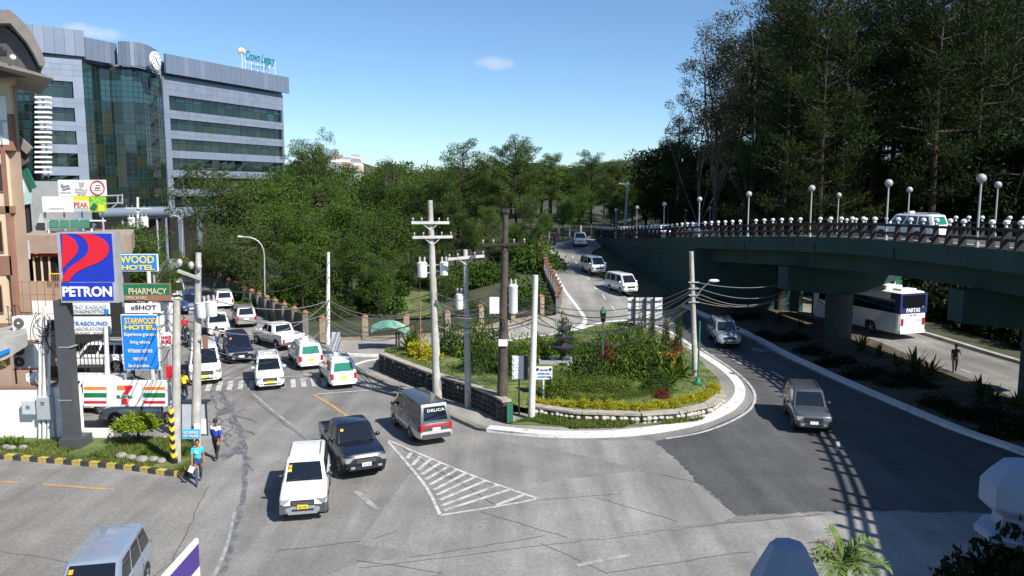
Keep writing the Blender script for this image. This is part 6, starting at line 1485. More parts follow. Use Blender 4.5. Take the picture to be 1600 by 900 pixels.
# ---------------- vegetation ----------------
leafmat('pine_needles', (.046, .082, .018), (.12, .17, .036), (.036, .066, .02), .3)
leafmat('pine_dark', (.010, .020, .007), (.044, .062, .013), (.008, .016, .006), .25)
leafmat('leaf_green', (.042, .09, .015), (.11, .18, .034), (.05, .085, .018), .38)
leafmat('leaf_feather', (.045, .075, .022), (.10, .135, .040), (.06, .085, .022), .35)
leafmat('leaf_bright', (.06, .13, .018), (.12, .21, .03), (.05, .12, .02), .4)
leafmat('leaf_grey', (.07, .075, .042), (.16, .155, .085), (.06, .065, .045), .35)
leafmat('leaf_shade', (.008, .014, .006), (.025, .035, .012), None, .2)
leafmat('shrub_green', (.06, .105, .016), (.15, .21, .035), (.09, .13, .02), .35, scale=2)
leafmat('shrub_dark', (.025, .055, .012), (.06, .105, .022), None, .3, scale=2)
leafmat('shrub_yellow', (.26, .27, .02), (.48, .42, .03), None, .35, scale=3)
leafmat('shrub_red', (.10, .012, .016), (.2, .03, .03), None, .3, scale=3)
leafmat('grass_blade', (.07, .12, .022), (.16, .19, .045), None, .35, scale=1)
leafmat('flower_orange', (.75, .12, .02), (.9, .25, .03), None, .3, scale=4)
def rv(rg): 
    while True:
        v = V((rg.uniform(-1, 1), rg.uniform(-1, 1), rg.uniform(-1, 1)))
        if .05 < v.length < 1: return v
def blade(mb, p, d, up, L, w):
    s = d.cross(up)
    if s.length < .01: s = V((1, 0, 0))
    s.normalize(); s *= w / 2; k = len(mb.v); e = p + d * L; m = p + d * (L * .45)
    mb.v.extend([tuple(p), tuple(m + s), tuple(e), tuple(m - s)]); mb.f.append([k, k + 1, k + 2, k + 3]); mb.m.append(0)
def tuft(mb, c, r, n, L, w, rg, flat=.6, upb=.35):
    for _ in range(n):
        q = rv(rg); p = c + V((q.x * r, q.y * r, q.z * r * flat)); d = (q.normalized() * .7 + rv(rg).normalized() * .8 + V((0, 0, upb))).normalized()
        blade(mb, p, d, rv(rg), L * rg.uniform(.7, 1.2), w * rg.uniform(.7, 1.3))
def pine(seed, h=20, c0=.38, rmax=4.2, nt=44, step=.042, needle=(.5, .085), tr=.3, sparse=1.0, top=.32):
    rg = random.Random(seed); tb = MB(); cb = MB(); bend = V((rg.uniform(-.5, .5), rg.uniform(-.5, .5), 0))
    ax = lambda z: V((bend.x * sin(z / h * 2.6), bend.y * sin(z / h * 2.2), z))
    tb.tube([ax(h * k / 8) - (V((0, 0, .6)) if k == 0 else V()) for k in range(9)], [tr * (1 - .82 * k / 8) for k in range(9)], 8)
    z = c0 * h; az = rg.uniform(0, 6)
    for _ in range(3):
        zz = rg.uniform(.2, c0) * h; a = rg.uniform(0, 6.3); L = rg.uniform(.6, 1.6); p = ax(zz); tb.tube([p, p + V((cos(a) * L, sin(a) * L, L * .2))], .05, 4, r1=.02)
    while z < h * .985:
        f = (z / h - c0) / (1 - c0); shape = lerp(.7, 1, sstep(0, .3, f)) * lerp(1, top, sstep(.35, 1, f))
        for b in range(rg.choice((2, 3, 3, 4)) if sparse >= 1 else rg.choice((1, 2))):
            az += 2.1 + rg.uniform(-.7, .7); L = rmax * shape * rg.uniform(.55, 1.15); p = ax(z); up = rg.uniform(-.05, .4) + f * .5
            d = V((cos(az), sin(az), up)).normalized(); e = p + d * L + V((0, 0, .12 * L)); m = p + d * L * .5 - V((0, 0, .05 * L))
            tb.tube([p, m, e], [.035 + .02 * L, .03 + .008 * L, .02], 4, False)
            nb = max(1, int(L * .8 + rg.random() * .6))
            for k in range(nb):
                t = lerp(.45, 1.0, (k + rg.random() * .6) / nb); q = p.lerp(m, t * 2) if t < .5 else m.lerp(e, min(1, t * 2 - 1)); q = q + V((rg.uniform(-.5, .5), rg.uniform(-.5, .5), rg.uniform(-.05, .3))) * (.35 + .1 * L)
                tuft(cb, q, rg.uniform(.7, 1.2), int(nt * 1.7), needle[0], needle[1], rg, .42, .5)
        z += h * step * rg.uniform(.7, 1.3)
    tuft(cb, ax(h), .6, nt, needle[0], needle[1], rg)
    return tb.mesh('trunk', 'bark', smooth=60), cb.v, cb.f, h
def broad(seed, h=14, rx=5.0, c0=.25, n=110, nl=105, leaf=(.27, .14), cr=(.8, 1.4), tr=.28, droop=0, sparse=False, barkm='bark', ztop=1.0):
    rg = random.Random(seed); tb = MB(); cb = MB(); 
    fork = h * rg.uniform(.22, .35); tb.tube([(0, 0, -.5), (.1, 0, fork * .5), (0, .1, fork)], [tr, tr * .85, tr * .75], 8)
    tips = []
    for b in range(6):
        a = 2 * pi * b / 6 + rg.uniform(-.4, .4); L = h * rg.uniform(.45, .66); tl = rg.uniform(.25, .75) if b else .1
        d = V((cos(a) * tl, sin(a) * tl, 1)).normalized(); p = V((0, .1, fork)); pts = [p]
        for k in range(4): d = (d + rv(rg) * .22).normalized(); p = p + d * L / 4; pts.append(p)
        tb.tube(pts, [tr * .5, tr * .4, tr * .3, tr * .2, tr * .1], 5, False); tips += pts[2:]
    zc = h * (1 + c0) / 2; rz = h * (1 - c0) / 2
    lobes = [(V((rg.uniform(-.45, .45) * rx, rg.uniform(-.45, .45) * rx, zc + rg.uniform(-.5, .55) * rz)), rg.uniform(.45, .62)) for _ in range(7)]
    i = 0
    while i < n:
        lc, lr = rg.choice(lobes); q = rv(rg).normalized() * rg.uniform(.6, 1.0); c = lc + V((q.x * rx * lr, q.y * rx * lr, q.z * rz * lr * .85))
        if c.z < h * c0 * .8 or c.z > h: continue
        if sparse and noise.noise(c * .35 + V((seed, 0, 0))) < -.02: i += 1; continue
        r_ = rg.uniform(*cr); tuft(cb, c, r_, nl, leaf[0], leaf[1], rg, .62, .1 - droop)
        if i % 3 == 0:
            tp = min(tips, key=lambda x: (x - c).length); tb.tube([tp, tp.lerp(c, .5) + V((0, 0, .1)), c], [.06, .04, .015], 4, False)
        i += 1
    return tb.mesh('trunk', barkm, smooth=60), cb.v, cb.f, h
def rawmesh(name, v, f, mat):
    me = bpy.data.meshes.new(name); me.from_pydata(v, [], f); me.materials.append(M_(mat)); return me
PROTO = {}
def reg_tree(key, data, mats):
    tr, v, f, h = data; h = max(p[2] for p in v); PROTO[key] = (tr, [rawmesh('crown', v, f, m) for m in mats[:1]][0], h)
    for i, m in enumerate(mats[1:]): PROTO[key + str(i + 1)] = (tr, rawmesh('crown', v, f, m), h)
for i in range(4): reg_tree('pine%d' % i, pine(11 + i, 20, (.36, .40, .3, .42)[i], (6.0, 5.0, 6.6, 4.8)[i], 62, .038, (.46, .075), top=.62), ['pine_needles'])
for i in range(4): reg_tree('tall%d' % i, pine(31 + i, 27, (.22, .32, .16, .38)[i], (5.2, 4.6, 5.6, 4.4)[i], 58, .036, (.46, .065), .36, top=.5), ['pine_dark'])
for i in range(3): reg_tree('leafy%d' % i, broad(51 + i, 13, (5.2, 4.4, 5.6)[i], .15, 120), ['leaf_green'])
for i in range(2): reg_tree('bright%d' % i, broad(61 + i, 12, 4.6, .12, 110), ['leaf_bright'])
for i in range(2): reg_tree('feather%d' % i, broad(71 + i, 12, 5.0, .08, 130, 80, (.42, .08), (.7, 1.2), .22, .25, barkm='bark_pale'), ['leaf_feather'])
for i in range(2): reg_tree('airy%d' % i, broad(81 + i, 27, 6.0, .3, 240, 75, (.3, .10), (.7, 1.2), .38, .15, True, 'bark_pale'), ['leaf_grey'])
def plant(key, label, x, y, ht, wide=1.0, rz=0, group=None, name='tree', z=None, cat='tree'):
    tr, cr, h = PROTO[key]; t = thing(name, label, cat, (x, y, H(x, y) - .1 if z is None else z), rz, group)
    link('trunk', tr, t); link('crown', cr, t); s = ht / h; t.scale = (s * wide, s * wide, s); return t
tr_rng = random.Random(77)
def tree_at(u, vt, Y, key, label, wide=1.0, group=None, name='tree'):
    x = (u - 800) / F * Y * 1.0; q = P(u, vt, Y); return plant(key, label, q.x, Y, q.z - H(q.x, Y), wide, tr_rng.uniform(0, 6.28), group, name)
NM = {'pine': 'pine_tree', 'tall': 'pine_tree', 'leafy': 'broadleaf_tree', 'bright': 'broadleaf_tree', 'feather': 'feathery_tree', 'airy': 'eucalyptus_tree'}
def nm(k): return NM[k.rstrip('0123456789')]
for (u, v, Y, k, w, lab) in (
    (332, 252, 86, 'feather0', 1.0, 'round feathery tree with pale trunks nearest the hotel\'s right wing'), (398, 268, 92, 'leafy1', .9, 'dark bushy tree right of the feathery one below the hotel windows'), (440, 262, 96, 'leafy0', .9, 'broad dark tree at the hotel\'s far corner'),
    (486, 212, 105, 'pine2', 1.0, 'dense cone-shaped tall tree right of the hotel'), (503, 196, 122, 'airy0', .62, 'airy pale-topped tree rising behind the dense cone-shaped one'),
    (575, 245, 125, 'leafy2', 1.0, 'rounded tree below the distant hillside houses'), (612, 240, 120, 'airy1', .6, 'sparse tree with ragged palm-like top right of the hillside houses'),
    (722, 212, 98, 'pine0', 1.0, 'flat-topped pine standing proud left of the broad pine'), (808, 208, 96, 'pine2', 1.05, 'broadest pine with domed crown in the middle of the park'),
    (760, 245, 104, 'pine1', 1.0, 'narrow pine between the flat-topped and the domed pines'), (860, 236, 118, 'pine3', 1.2, 'slim pine just right of the domed pine'), (925, 231, 112, 'pine0', 1.1, 'spreading pine above the bend of the ramp'),
    (905, 292, 108, 'bright0', 1.0, 'bright green leafy tree behind the upper ramp fence'), (880, 312, 104, 'bright1', .9, 'light green tree left of the bright one above the ramp'), (965, 246, 125, 'pine2', 1.1, 'wide pine left of the distant ridge notch'),
    (1010, 268, 122, 'leafy0', 1.0, 'dark leafy tree behind the far flyover lamps'), (1035, 250, 118, 'pine1', 1.2, 'rounded pine at the foot of the hillside forest'), (955, 300, 116, 'leafy2', .8, 'yellowish leafy tree by the far utility pole'),
    (655, 280, 100, 'pine3', 1.2, 'dark pine left of the two-crossarm pole top'), (690, 262, 106, 'pine1', 1.2, 'pine directly behind the two-crossarm pole'), (640, 272, 112, 'leafy1', 1.0, 'dark tree filling the gap left of the pines')):
    tree_at(u, v, Y, k, lab, w, 'park trees', nm(k))
# second row, nearer the fences
for (u, v, Y, k, w, lab) in (
    (330, 352, 80, 'feather1', 1.25, 'low feathery tree spilling over the upper avenue fence'), (385, 345, 76, 'feather0', 1.25, 'wide feathery shrub tree behind the curved avenue lamp'), (440, 318, 80, 'leafy0', 1.0, 'leafy tree above the avenue fence bend'),
    (505, 305, 78, 'leafy2', 1.0, 'dense leafy tree behind the white corner pole'), (560, 300, 82, 'leafy1', 1.0, 'tall leafy tree right of the white corner pole'), (610, 325, 76, 'leafy0', 1.0, 'leafy tree above the green shelter canopy'),
    (540, 360, 70, 'leafy1', 1.0, 'low leafy tree just behind the junction fence, left'), (470, 370, 71, 'leafy2', .9, 'low dark tree just behind the avenue fence end'), (590, 385, 68, 'leafy2', .85, 'low leafy tree just behind the green shelter'),
    (655, 335, 84, 'pine3', 1.1, 'mid-height pine behind the transformers'), (710, 310, 82, 'pine1', 1.0, 'straight dark-trunked pine in the middle of the park'), (765, 318, 80, 'pine3', 1.2, 'pine with bare lower trunk behind the wooden pole'),
    (830, 300, 84, 'pine0', 1.0, 'pine with bold dark trunk beside the ramp fence'), (800, 345, 90, 'leafy0', .9, 'leafy understorey tree behind the wooden pole'), (850, 330, 96, 'bright1', .8, 'pale green tree at the top left of the ramp fence'), (740, 345, 92, 'leafy1', 1.0, 'leafy understorey tree between the pines'),
    (680, 375, 95, 'leafy2', .9, 'leafy understorey tree beyond the sunlit grass')):
    tree_at(u, v, Y, k, lab, w, 'park trees', nm(k))
tree_at(222, 338, 58, 'leafy1', 'dark green bushy tree between the hotel tube and the blue sign', .9, None, 'broadleaf_tree')
tree_at(185, 345, 62, 'leafy0', 'bushy tree behind the green canopy before the hotel', .7, None, 'broadleaf_tree')
tree_at(262, 385, 66, 'leafy2', 'low bushy tree right of the blue and yellow sign', .6, None, 'broadleaf_tree')
# filler behind, indistinguishable
rg = random.Random(21); far_k = ['pine0', 'pine1', 'pine3', 'leafy0', 'leafy1', 'leafy2']
for i in range(46):
    u = 300 + i * 16.5 + rg.uniform(-6, 6); Y = rg.uniform(128, 175); v = 254 + rg.uniform(-8, 14)
    if 515 < u < 560: v = 285
    if 968 < u < 1010: v = 282
    k = rg.choice(far_k); tree_at(u, v, Y, k, 'tree in the unbroken wood at the back of the park', 1.35, 'trees at the back of the park', nm(k))
# hillside forest on the right
for (u, v, Y, k, w, lab) in (
    (1062, 178, 92, 'tall1', 1.1, 'dark layered pine at the left edge of the hillside forest'), (1100, 118, 90, 'airy1', .8, 'leaning pale eucalyptus at the forest\'s left edge'), (1128, 10, 88, 'airy0', .95, 'tall ragged eucalyptus reaching highest against the sky at left'),
    (1185, -25, 84, 'airy1', .9, 'tall eucalyptus with pale branching limbs left of the first big pines'), (1160, 60, 95, 'tall0', .9, 'pine half hidden behind the pale eucalyptuses')):
    tree_at(u, v, Y, k, lab, w, 'hillside forest edge trees', nm(k))
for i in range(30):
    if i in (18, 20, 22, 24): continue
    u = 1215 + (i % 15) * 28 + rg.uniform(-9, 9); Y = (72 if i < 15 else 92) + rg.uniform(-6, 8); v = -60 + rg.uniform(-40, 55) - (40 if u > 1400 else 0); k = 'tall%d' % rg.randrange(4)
    tree_at(u, v, Y, k, 'unseen tall dark pine added right of the flyover to block sky light', .95, 'hillside forest pines', 'pine_tree')
for i in range(16):
    x, y = rg.uniform(56, 100), rg.uniform(44, 90)
    if x / y < .7: x = y * .72 + rg.uniform(0, 15)
    plant('tall%d' % rg.randrange(4), 'unseen tall dark pine added right of the flyover to block sky light', x, y, rg.uniform(24, 30), 1.1, rg.uniform(0, 6), 'hillside forest pines', 'pine_tree')
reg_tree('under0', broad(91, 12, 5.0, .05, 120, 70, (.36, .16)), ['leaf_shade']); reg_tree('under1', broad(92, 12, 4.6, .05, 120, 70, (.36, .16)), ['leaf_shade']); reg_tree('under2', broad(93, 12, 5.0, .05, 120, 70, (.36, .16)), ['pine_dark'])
for i in range(34):
    u = lerp(1050, 1640, (i % 17) / 16) + rg.uniform(-14, 14); Y = (70 if i < 17 else 88) + rg.uniform(-6, 8); v = 258 + rg.uniform(-55, 25) - max(0, u - 1250) * .12; k = 'under%d' % rg.randrange(3); q = P(u, v, Y); xh = 39 - max(0, Y - 58) * .22
    if q.x < xh: Y = 100 + rg.uniform(0, 15); q = P(u, v, Y)
    plant(k, 'dark leafy understorey tree of the hillside forest', q.x, Y, q.z - H(q.x, Y), 1.0, rg.uniform(0, 6), 'hillside understorey trees', 'broadleaf_tree')
for i in range(14):  # extra pines out of view, added to block sky light from the shaded road
    plant('tall%d' % rg.randrange(4), 'unseen tall dark pine added right of the flyover to block sky light', 37 + rg.uniform(0, 26), -8 + i * 2.3 + rg.uniform(-1, 1), rg.uniform(19, 23), 1.0, rg.uniform(0, 6), 'hillside forest pines', 'pine_tree')
for i in range(20):
    u = 1045 + i * 30; Y = rg.uniform(108, 140); k = 'tall%d' % rg.randrange(4); v = 120 + rg.uniform(-50, 40) if u < 1180 else rg.uniform(-10, 60)
    if u < 1110: v = 215
    if 1265 < u < 1500: continue
    tree_at(u, v, Y, k, 'unseen tall dark pine added right of the flyover to block sky light', 1.0, 'hillside forest pines', 'pine_tree')
# understorey bushes
def bush_mesh(seed, n, leaf, mat, flat=1.0, tall=1.0, name='foliage'):
    rg = random.Random(seed); mb = MB()
    for _ in range(n):
        q = rv(rg).normalized() * rg.uniform(.55, 1.0) * (1 + .22 * noise.noise(rv(rg) * 2)); 
        if q.z < -.15: q.z = -q.z * .6
        lump = 1 + .25 * noise.noise(q * 2.3 + V((seed, 0, 0))); p = V((q.x * lump, q.y * lump, max(.02, q.z * lump * tall)))
        blade(mb, p, (q * .6 + rv(rg).normalized() + V((0, 0, .25))).normalized(), rv(rg), leaf[0] * rg.uniform(.7, 1.3), leaf[1] * rg.uniform(.7, 1.3))
    return mb.mesh(name, mat)
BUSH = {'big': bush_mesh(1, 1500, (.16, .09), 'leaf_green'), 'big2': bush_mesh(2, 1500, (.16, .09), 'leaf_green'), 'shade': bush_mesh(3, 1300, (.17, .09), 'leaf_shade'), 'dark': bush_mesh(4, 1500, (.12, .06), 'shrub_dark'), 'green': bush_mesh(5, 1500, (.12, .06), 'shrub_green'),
        'green2': bush_mesh(6, 1500, (.13, .06), 'shrub_green'), 'yellow': bush_mesh(7, 700, (.24, .12), 'shrub_yellow'), 'red': bush_mesh(8, 500, (.3, .09), 'shrub_red', tall=1.3), 'feather': bush_mesh(9, 1500, (.22, .04), 'leaf_feather')}
def bush(key, label, x, y, r, hh, group=None, z=None, cat='bush', name='bush', rz=None):
    t = thing(name, label, cat, (x, y, (H(x, y) if z is None else z) - .03), tr_rng.uniform(0, 6.28) if rz is None else rz, group); link('foliage', BUSH[key], t); t.scale = (r, r, hh); return t
for i in range(46):
    Y = rg.uniform(56, 100); u = rg.uniform(1120, 1640) if i < 34 else rg.uniform(1010, 1120); q = P(u, 330, Y); x = q.x
    xh = 38 - max(0, Y - 58) * .22
    if x < xh: Y = 60 + rg.uniform(0, 40); x = 37 - max(0, Y - 58) * .22 + rg.uniform(1, 16)
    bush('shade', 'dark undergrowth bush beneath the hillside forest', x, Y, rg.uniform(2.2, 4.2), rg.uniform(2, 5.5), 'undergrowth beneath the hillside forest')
for i in range(42):
    t_ = i / 42; u = lerp(300, 860, t_) + rg.uniform(-8, 8); Y = rg.uniform(66, 92) if 380 < u else rg.uniform(95, 120); q = P(u, 330, Y)
    if 615 < u < 690 and Y < 84: continue
    bush(rg.choice(('big', 'big2', 'feather')), 'green undergrowth bush under the park trees', q.x, Y, rg.uniform(1.5, 2.8), rg.uniform(1.2, 3.0), 'undergrowth under the park trees')
sheet('park_lawn', [P(u, 300, Y).xy.to_3d() for u, Y in ((615, 66), (690, 66), (680, 88), (630, 88))], .02, 'grass_base')
for i in range(30):
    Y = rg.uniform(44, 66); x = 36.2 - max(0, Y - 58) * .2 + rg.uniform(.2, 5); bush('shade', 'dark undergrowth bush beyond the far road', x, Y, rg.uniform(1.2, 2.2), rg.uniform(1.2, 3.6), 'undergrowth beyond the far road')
# median plants and dark ground
def spiky(seed, n, L, w, mat, up=.6, curve=.5):
    rg = random.Random(seed); mb = MB()
    for i in range(n):
        a = rg.uniform(0, 6.28); e = rg.uniform(.15, 1.3); d = V((cos(a) * cos(e), sin(a) * cos(e), sin(e))); s = V((-sin(a), cos(a), 0)); ll = L * rg.uniform(.7, 1.1); pts = []
        for k in range(5): t = k / 4; pts.append((d * ll * t - V((0, 0, curve * ll * t * t * cos(e))), w * (1 - t) ** .7 * (.6 + t)))
        k0 = len(mb.v)
        for p, ww in pts: mb.v += [tuple(p + s * ww / 2 + V((0, 0, .05))), tuple(p - s * ww / 2 + V((0, 0, .05)))]
        for k in range(4): mb.f.append([k0 + 2 * k, k0 + 2 * k + 1, k0 + 2 * k + 3, k0 + 2 * k + 2]); mb.m.append(0)
    return mb.mesh('leaves', mat)
SP_ = {'agave': spiky(1, 34, 1.0, .12, 'shrub_dark'), 'canna': spiky(2, 30, 1.0, .16, 'shrub_green', curve=.2), 'cordy': spiky(3, 34, 1.0, .09, 'shrub_red', curve=.3)}
def spike(key, label, x, y, s, group=None, z=None, cat='plant', name='spiky_plant'):
    t = thing(name, label, cat, (x, y, H(x, y) + .08 if z is None else z), tr_rng.uniform(0, 6.28), group); link('leaves', SP_[key], t); t.scale = (s, s, s); return t
for i, (u, v, s) in enumerate(((1150, 486, .9), (1185, 497, 1.0), (1215, 505, 1.2), (1250, 515, 1.2), (1345, 552, 1.5), (1372, 560, 1.2), (1430, 585, 1.9), (1452, 592, 1.6), (1402, 576, 1.2), (1532, 622, 1.4), (1552, 632, 1.2), (1590, 642, 1.3), (1300, 530, 1.0))):
    q = GP(u, v); spike('agave', 'spiky dark plant on the shaded median, %s from the left' % ('first', 'second', 'third', 'fourth', 'sixth', 'seventh', 'ninth', 'tenth', 'eighth', 'eleventh', 'twelfth', 'last', 'fifth')[i], q.x, q.y, s, 'spiky plants on the median')
for i in range(22):
    u = lerp(1120, 1640, i / 21); v = 474 + (u - 1100) * .40 + rg.uniform(-6, 22); q = GP(u, v); bush('shade', 'low dark shrub on the shaded median', q.x, q.y, rg.uniform(.7, 1.2), rg.uniform(.4, .9), 'low shrubs on the median')
# garden island planting
def gz(x, y): return Hi(x, y)
def ib(key, u, v, r, hh, lab, group=None, zz=.9):
    q = G(u, v, zz); return bush(key, lab, q.x, q.y, r, hh, group, gz(q.x, q.y))
for (key, u, v, r, hh, lab) in (
    ('dark', 700, 555, 1.0, 1.9, 'dark shrub behind the tall crossarm pole in the garden'), ('green', 735, 560, 1.3, 2.2, 'tall green shrub between the two concrete poles'), ('green2', 765, 565, 1.3, 2.3, 'tall green shrub left of the wooden pole'), ('dark', 750, 585, 1.2, 1.6, 'dark shrub in front of the tall green ones by the wooden pole'),
    ('dark', 800, 590, .9, 1.6, 'dark shrub just right of the wooden pole'), ('green', 812, 570, 1.1, 1.7, 'green shrub behind the tile-strip board'), ('green2', 838, 560, 1.0, 1.3, 'green shrub behind the white island pole'), ('yellow', 655, 562, .8, .9, 'yellow-green shrub at the left end of the garden'), ('yellow', 672, 566, .7, .7, 'lower yellow-green shrub at the left end of the garden'),
    ('dark', 883, 548, .75, 2.4, 'dark pointed shrub behind the fountain'), ('green', 870, 612, .8, 1.3, 'leafy shrub right of the blue-lettered notice'), ('dark', 918, 588, 1.2, 1.7, 'dark rounded shrub left of the green lantern post'), ('green2', 955, 545, 1.5, 1.5, 'rounded shrub behind the lantern post'), ('dark', 975, 540, 1.3, 1.6, 'dark shrub left of the billboard posts'),
    ('green', 985, 582, 1.5, 1.9, 'large green shrub right of the lantern post'), ('dark', 1010, 580, 1.4, 1.8, 'large dark shrub in the middle of the garden\'s right half'), ('green2', 1035, 575, 1.3, 1.7, 'large green shrub before the canna lilies'), ('green', 1000, 548, 1.3, 1.4, 'shrub at the foot of the billboard back'), ('red', 1052, 548, .6, .7, 'reddish-brown shrub at the garden\'s right rear'),
    ('dark', 1025, 607, .9, 1.0, 'low dark shrub near the right end of the garden'), ('green', 900, 608, .8, .8, 'low green shrub in the inner hedge, left'), ('green2', 935, 611, .9, .7, 'low green shrub in the inner hedge, middle'), ('green', 968, 610, .9, .75, 'low green shrub in the inner hedge, right'), ('red', 1035, 617, .45, .35, 'low dark red shrub near the front right of the garden'),
    ('red', 945, 566, .5, 1.1, 'upright red-leaved shrub beside the lantern post'), ('green2', 905, 545, 1.1, .9, 'low shrub between fountain and ramp'), ('green', 860, 548, .9, 1.0, 'low shrub behind the fountain basin')):
    ib(key, u, v, r, hh * 1.12, lab, 'garden shrubs')
for i in range(4):
    u, v = ((1000, 540), (1018, 538), (1040, 536), (1060, 538))[i]; q = G(u, v, .9); t = thing('column_shrub', 'slim dark column shrub by the billboard back, %s from the left' % ('first', 'second', 'third', 'fourth')[i], 'shrub', (q.x, q.y, gz(q.x, q.y)), i, 'slim column shrubs'); link('foliage', BUSH['dark'], t); t.scale = (.28, .28, 2.6); MB().tube([(0, 0, 0), (0, 0, .5)], .1, 5).build('stem', 'bark', t)
ypath = resample(smooth_path([G(u, v, .6) for u, v in ((838, 627), (900, 634), (1000, 637), (1060, 632), (1100, 620), (1118, 606))], 6), .62)
for i, p in enumerate(ypath):
    o = bush('yellow', 'small yellow-leaved edging shrub along the low stone wall', p.x, p.y + rg.uniform(-.1, .1), rg.uniform(.3, .42), rg.uniform(.32, .5), 'yellow edging shrubs', gz(p.x, p.y), 'shrub', 'edging_shrub')
hp = resample(smooth_path([G(u, v, .8) for u, v in ((872, 612), (905, 622), (950, 624), (1000, 618), (1030, 608))], 6), .5)
for p in hp: bush('green', 'low clipped shrub of the inner curved hedge', p.x, p.y, .36, .32, 'inner hedge shrubs', gz(p.x, p.y), 'shrub', 'hedge_shrub')
for i, (u, v, s, k) in enumerate(((1035, 585, 1.5, 'canna'), (1052, 590, 1.5, 'canna'), (1065, 585, 1.4, 'canna'), (1045, 598, 1.3, 'canna'), (640, 552, 1.5, 'canna'), (650, 548, 1.4, 'canna'), (842, 545, 1.6, 'cordy'), (952, 560, 1.1, 'cordy'))):
    q = G(u, v, .9); t = spike(k, ('leafy canna with orange flowers in the garden\'s right half, %s' % ('leftmost', 'middle', 'rightmost', 'nearest')[i]) if i < 4 else ('canna with orange flowers at the garden\'s left end, %s' % ('left', 'right')[i - 4] if i < 6 else ('red spiky plant behind the white island pole', 'red spiky plant by the lantern post')[i - 6]), q.x, q.y, s, None, gz(q.x, q.y), 'plant', 'canna_plant' if k == 'canna' else 'red_plant')
    if k == 'canna':
        mb = MB(); r2 = random.Random(i)
        for _ in range(2): tuft(mb, V((r2.uniform(-.3, .3), r2.uniform(-.3, .3), r2.uniform(.75, 1.0))), .03, 9, .07, .04, r2)
        fo_ = mb.build('flowers', 'flower_orange', t); fo_['kind'] = 'stuff'
# grass
def grass(name, label, poly, n, L, zf, seed, parent=None):
    rg = random.Random(seed); mb = MB(); xs = [p.x for p in poly]; ys = [p.y for p in poly]
    def inside(x, y):
        c = False; j = len(poly) - 1
        for i in range(len(poly)):
            if (poly[i].y > y) != (poly[j].y > y) and x < (poly[j].x - poly[i].x) * (y - poly[i].y) / (poly[j].y - poly[i].y) + poly[i].x: c = not c
            j = i
        return c
    k = 0; tries = 0
    while k < n and tries < n * 6:
        tries += 1; x, y = rg.uniform(min(xs), max(xs)), rg.uniform(min(ys), max(ys))
        if not inside(x, y): continue
        if noise.noise(V((x * .7, y * .7, seed))) < -.18: continue
        a = rg.uniform(0, 6.28); blade(mb, V((x, y, zf(x, y))), V((cos(a) * .5, sin(a) * .5, 1)).normalized(), rv(rg), L * rg.uniform(.5, 1.3), .035); k += 1
    o = mb.build(name, 'grass_blade'); o['kind'] = 'stuff'; return tag(o, label, 'grass')
grass('verge_grass', 'short grass growing on the verge behind the striped kerb', [p for p in vk] + [V((-14.2, 33.5, 0)), V((-30, 33.5, 0))], 9000, .16, lambda x, y: .13, 1)
grass('island_lawn_grass', 'grass covering the garden island between the shrubs', [V(p) for p in wbase[:-1] + front[1:] + backp], 24000, .10, Hi, 2)
grass('front_strip_grass', 'grass strip between low stone wall and white kerb', [G(u, v) for u, v in ((796, 668), (845, 654), (1000, 668), (1090, 660), (1112, 655), (1090, 664), (1000, 673), (900, 676), (850, 672))], 6000, .18, lambda x, y: .16, 3)
# verge shrubs and rocks
q = G(216, 698); t = thing('round_topiary', 'clipped round yellow-green shrub on a short trunk below the store sign', 'shrub', (q.x, q.y, .1)); MB().tube([(0, 0, 0), (.05, 0, .5), (0, .05, 1.0)], .07, 6).build('trunk', 'bark', t)
bm_ = bush_mesh(44, 3200, (.17, .10), 'shrub_yellow'); bm_.materials.clear(); bm_.materials.append(leafmat('shrub_lime', (.12, .2, .015), (.28, .34, .03), None, .35, scale=2)); o = link('foliage', bm_, t, (0, 0, .75)); o.scale = (.95, .8, .62)
q = G(4, 672); bush('yellow', 'yellow-green shrub leaning on the white wall at the left edge', q.x, 33.2, .55, .9, None, .6); 
for i, (u, v, s) in enumerate(((10, 702, .16), (18, 704, .19), (36, 703, .18), (190, 716, .22), (205, 719, .2), (222, 722, .24), (240, 722, .21), (252, 724, .18))):
    q = G(u, v, .1); o = tag(MB().ball((0, 0, .1), s, 8, 6, (1.2, .9, .7)).build('rock', 'rock', smooth=60), 'grey rock on the grass verge, %s from the left' % ORD[i] if i else 'grey rock on the grass verge, leftmost', 'rock', 'rocks on the verge'); o.location = (q.x, q.y, .1)
for i, (u, v, s) in enumerate(((28, 700, .55), (12, 698, .5), (148, 716, .35), (225, 715, .5), (285, 712, .6))):
    q = G(u, v, .1); spike('canna', ('leafy plant before the white wall beside the rocks', 'leafy plant at the far left of the verge', 'small plant right of the pylon footing', 'leafy plant among the rocks below the round shrub', 'leafy plant at the chevron pole foot')[i], q.x, q.y, s, 'small plants on the verge', .12)
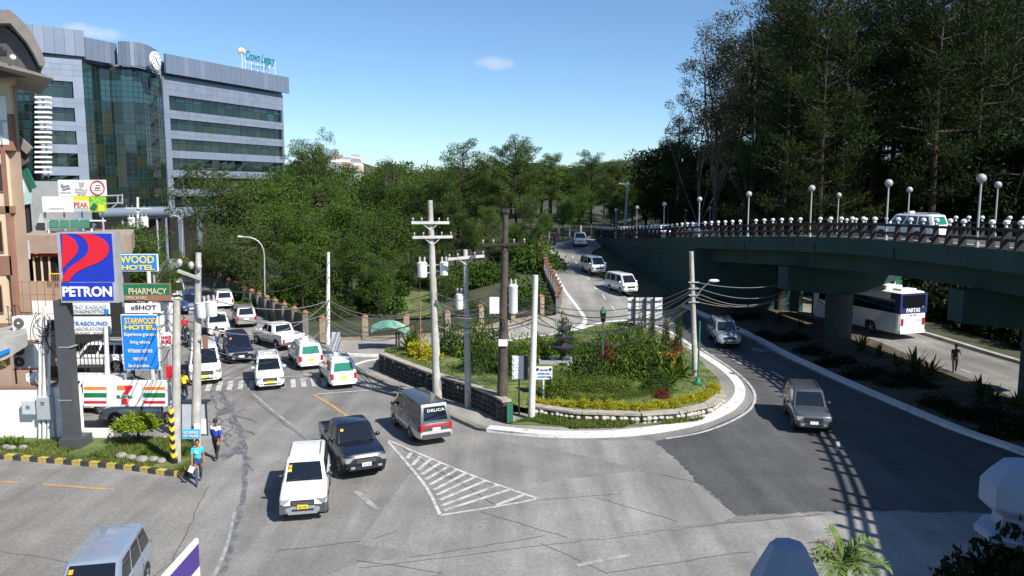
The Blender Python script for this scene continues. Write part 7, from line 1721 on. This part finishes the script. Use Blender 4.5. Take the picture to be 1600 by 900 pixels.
# distant hillside houses
rg = random.Random(31); hs = []
for i in range(34):
    u = 518 + (i * 37 % 41) + rg.uniform(-2, 2); v = 248 + (i * 23 % 28) + rg.uniform(-1.5, 1.5); Y = 470 - (v - 240) * 3; q = P(u, v, Y)
    t = thing('hillside_house', 'tiny pale house on the distant hillside', 'house', (q.x, q.y, q.z - 3), rg.uniform(-.4, .4), 'distant hillside houses'); w, d, hh = rg.uniform(3.5, 6), 4, rg.uniform(2.5, 4.5)
    MB().bb(-w / 2, w / 2, -d / 2, d / 2, -12, hh).build('wall', rg.choice(['white_wall', 'white_wall', 'cream', 'boxgrey', 'tan']), t); MB().extr([(-w / 2 - .2, -d / 2 - .2, hh + .003), (-w / 2 - .2, d / 2 + .2, hh + .003), (-w / 2 - .2, 0, hh + 1.2)], (w + .4, 0, 0)).build('roof', rg.choice(['galv', 'galv', 'white_wall', 'brick_cap', 'roof_grey']), t)
    for k in (-.25, .25): MB().bb(k * w - .4, k * w + .4, -d / 2 - .04, -d / 2 + .04, hh * .4, hh * .75).build('window', 'window_dark', t)
t = thing('avenue_end_building', 'small cream building closing the far end of the avenue', 'building', (P(262, 390, 128).x, 128, 0)); MB().bb(-3, 1.6, 0, 5, 0, 4.6).build('wall', 'cream', t); MB().bb(-3.3, 1.9, -.3, 5.3, 4.603, 4.9).build('roof', 'white_wall', t)
for k in (-2, -.2): MB().bb(k - .5, k + .5, -.04, .02, 1.5, 3.2).build('window', 'window_dark', t)
# ornamental palm below the footbridge
pm = thing('palm', 'sunlit small palm with drooping fronds at the bottom of the view', 'palm'); pc = P(1318, 858, 12.5); pm.location = (pc.x, pc.y, 0)
MB().tube([(0, 0, 0), (.08, 0, pc.z * .5), (0, 0, pc.z - .25)], [.13, .1, .08], 8).build('trunk', 'bark', pm, smooth=60)
leafmat('palm_leaf', (.10, .17, .04), (.24, .30, .09), None, .3, scale=3)
rg = random.Random(5)
for i in range(13):
    a = 2 * pi * i / 13 + rg.uniform(-.2, .2); e = rg.uniform(.45, 1.3); L = rg.uniform(.78, 1.08); mb = MB(); pts = []
    for k in range(9): s = k / 8; pts.append(V((cos(a) * L * s * cos(e), sin(a) * L * s * cos(e), L * s * sin(e) - .75 * L * s * s * cos(e * .8))) + V((0, 0, pc.z - .25)))
    mb.tube(pts, .012, 4, False, r1=.004)
    for k in range(1, 26):
        s = k / 26; j = min(7, int(s * 8)); p = pts[j].lerp(pts[j + 1], s * 8 - j); d = (pts[j + 1] - pts[j]).normalized(); side = d.cross(V((0, 0, 1))).normalized()
        for q in (-1, 1): blade(mb, p, (side * q + d * .55 + V((0, 0, rg.uniform(-.35, .25)))).normalized(), V((0, 0, 1)), .3 * (1 - .5 * s), .036)
    mb.build('frond', 'palm_leaf' if i != 4 else 'stone_post', pm)
# creeper on the footbridge parapet
for i, (u, v, Y, r) in enumerate(((1600, 905, 2.75, .26), (1520, 940, 2.7, .24), (1440, 990, 2.65, .22), (1660, 880, 2.8, .3))):
    q = P(u, v, Y); t = thing('creeper', 'dark creeper foliage on the footbridge parapet, %s' % ('under the right finial', 'middle clump', 'lowest clump', 'clump cut by the right edge')[i], 'creeper', (q.x, q.y, q.z - .1), i, 'creeper clumps on the footbridge'); link('foliage', BUSH['shade'], t); t.scale = (r, r * .8, r)
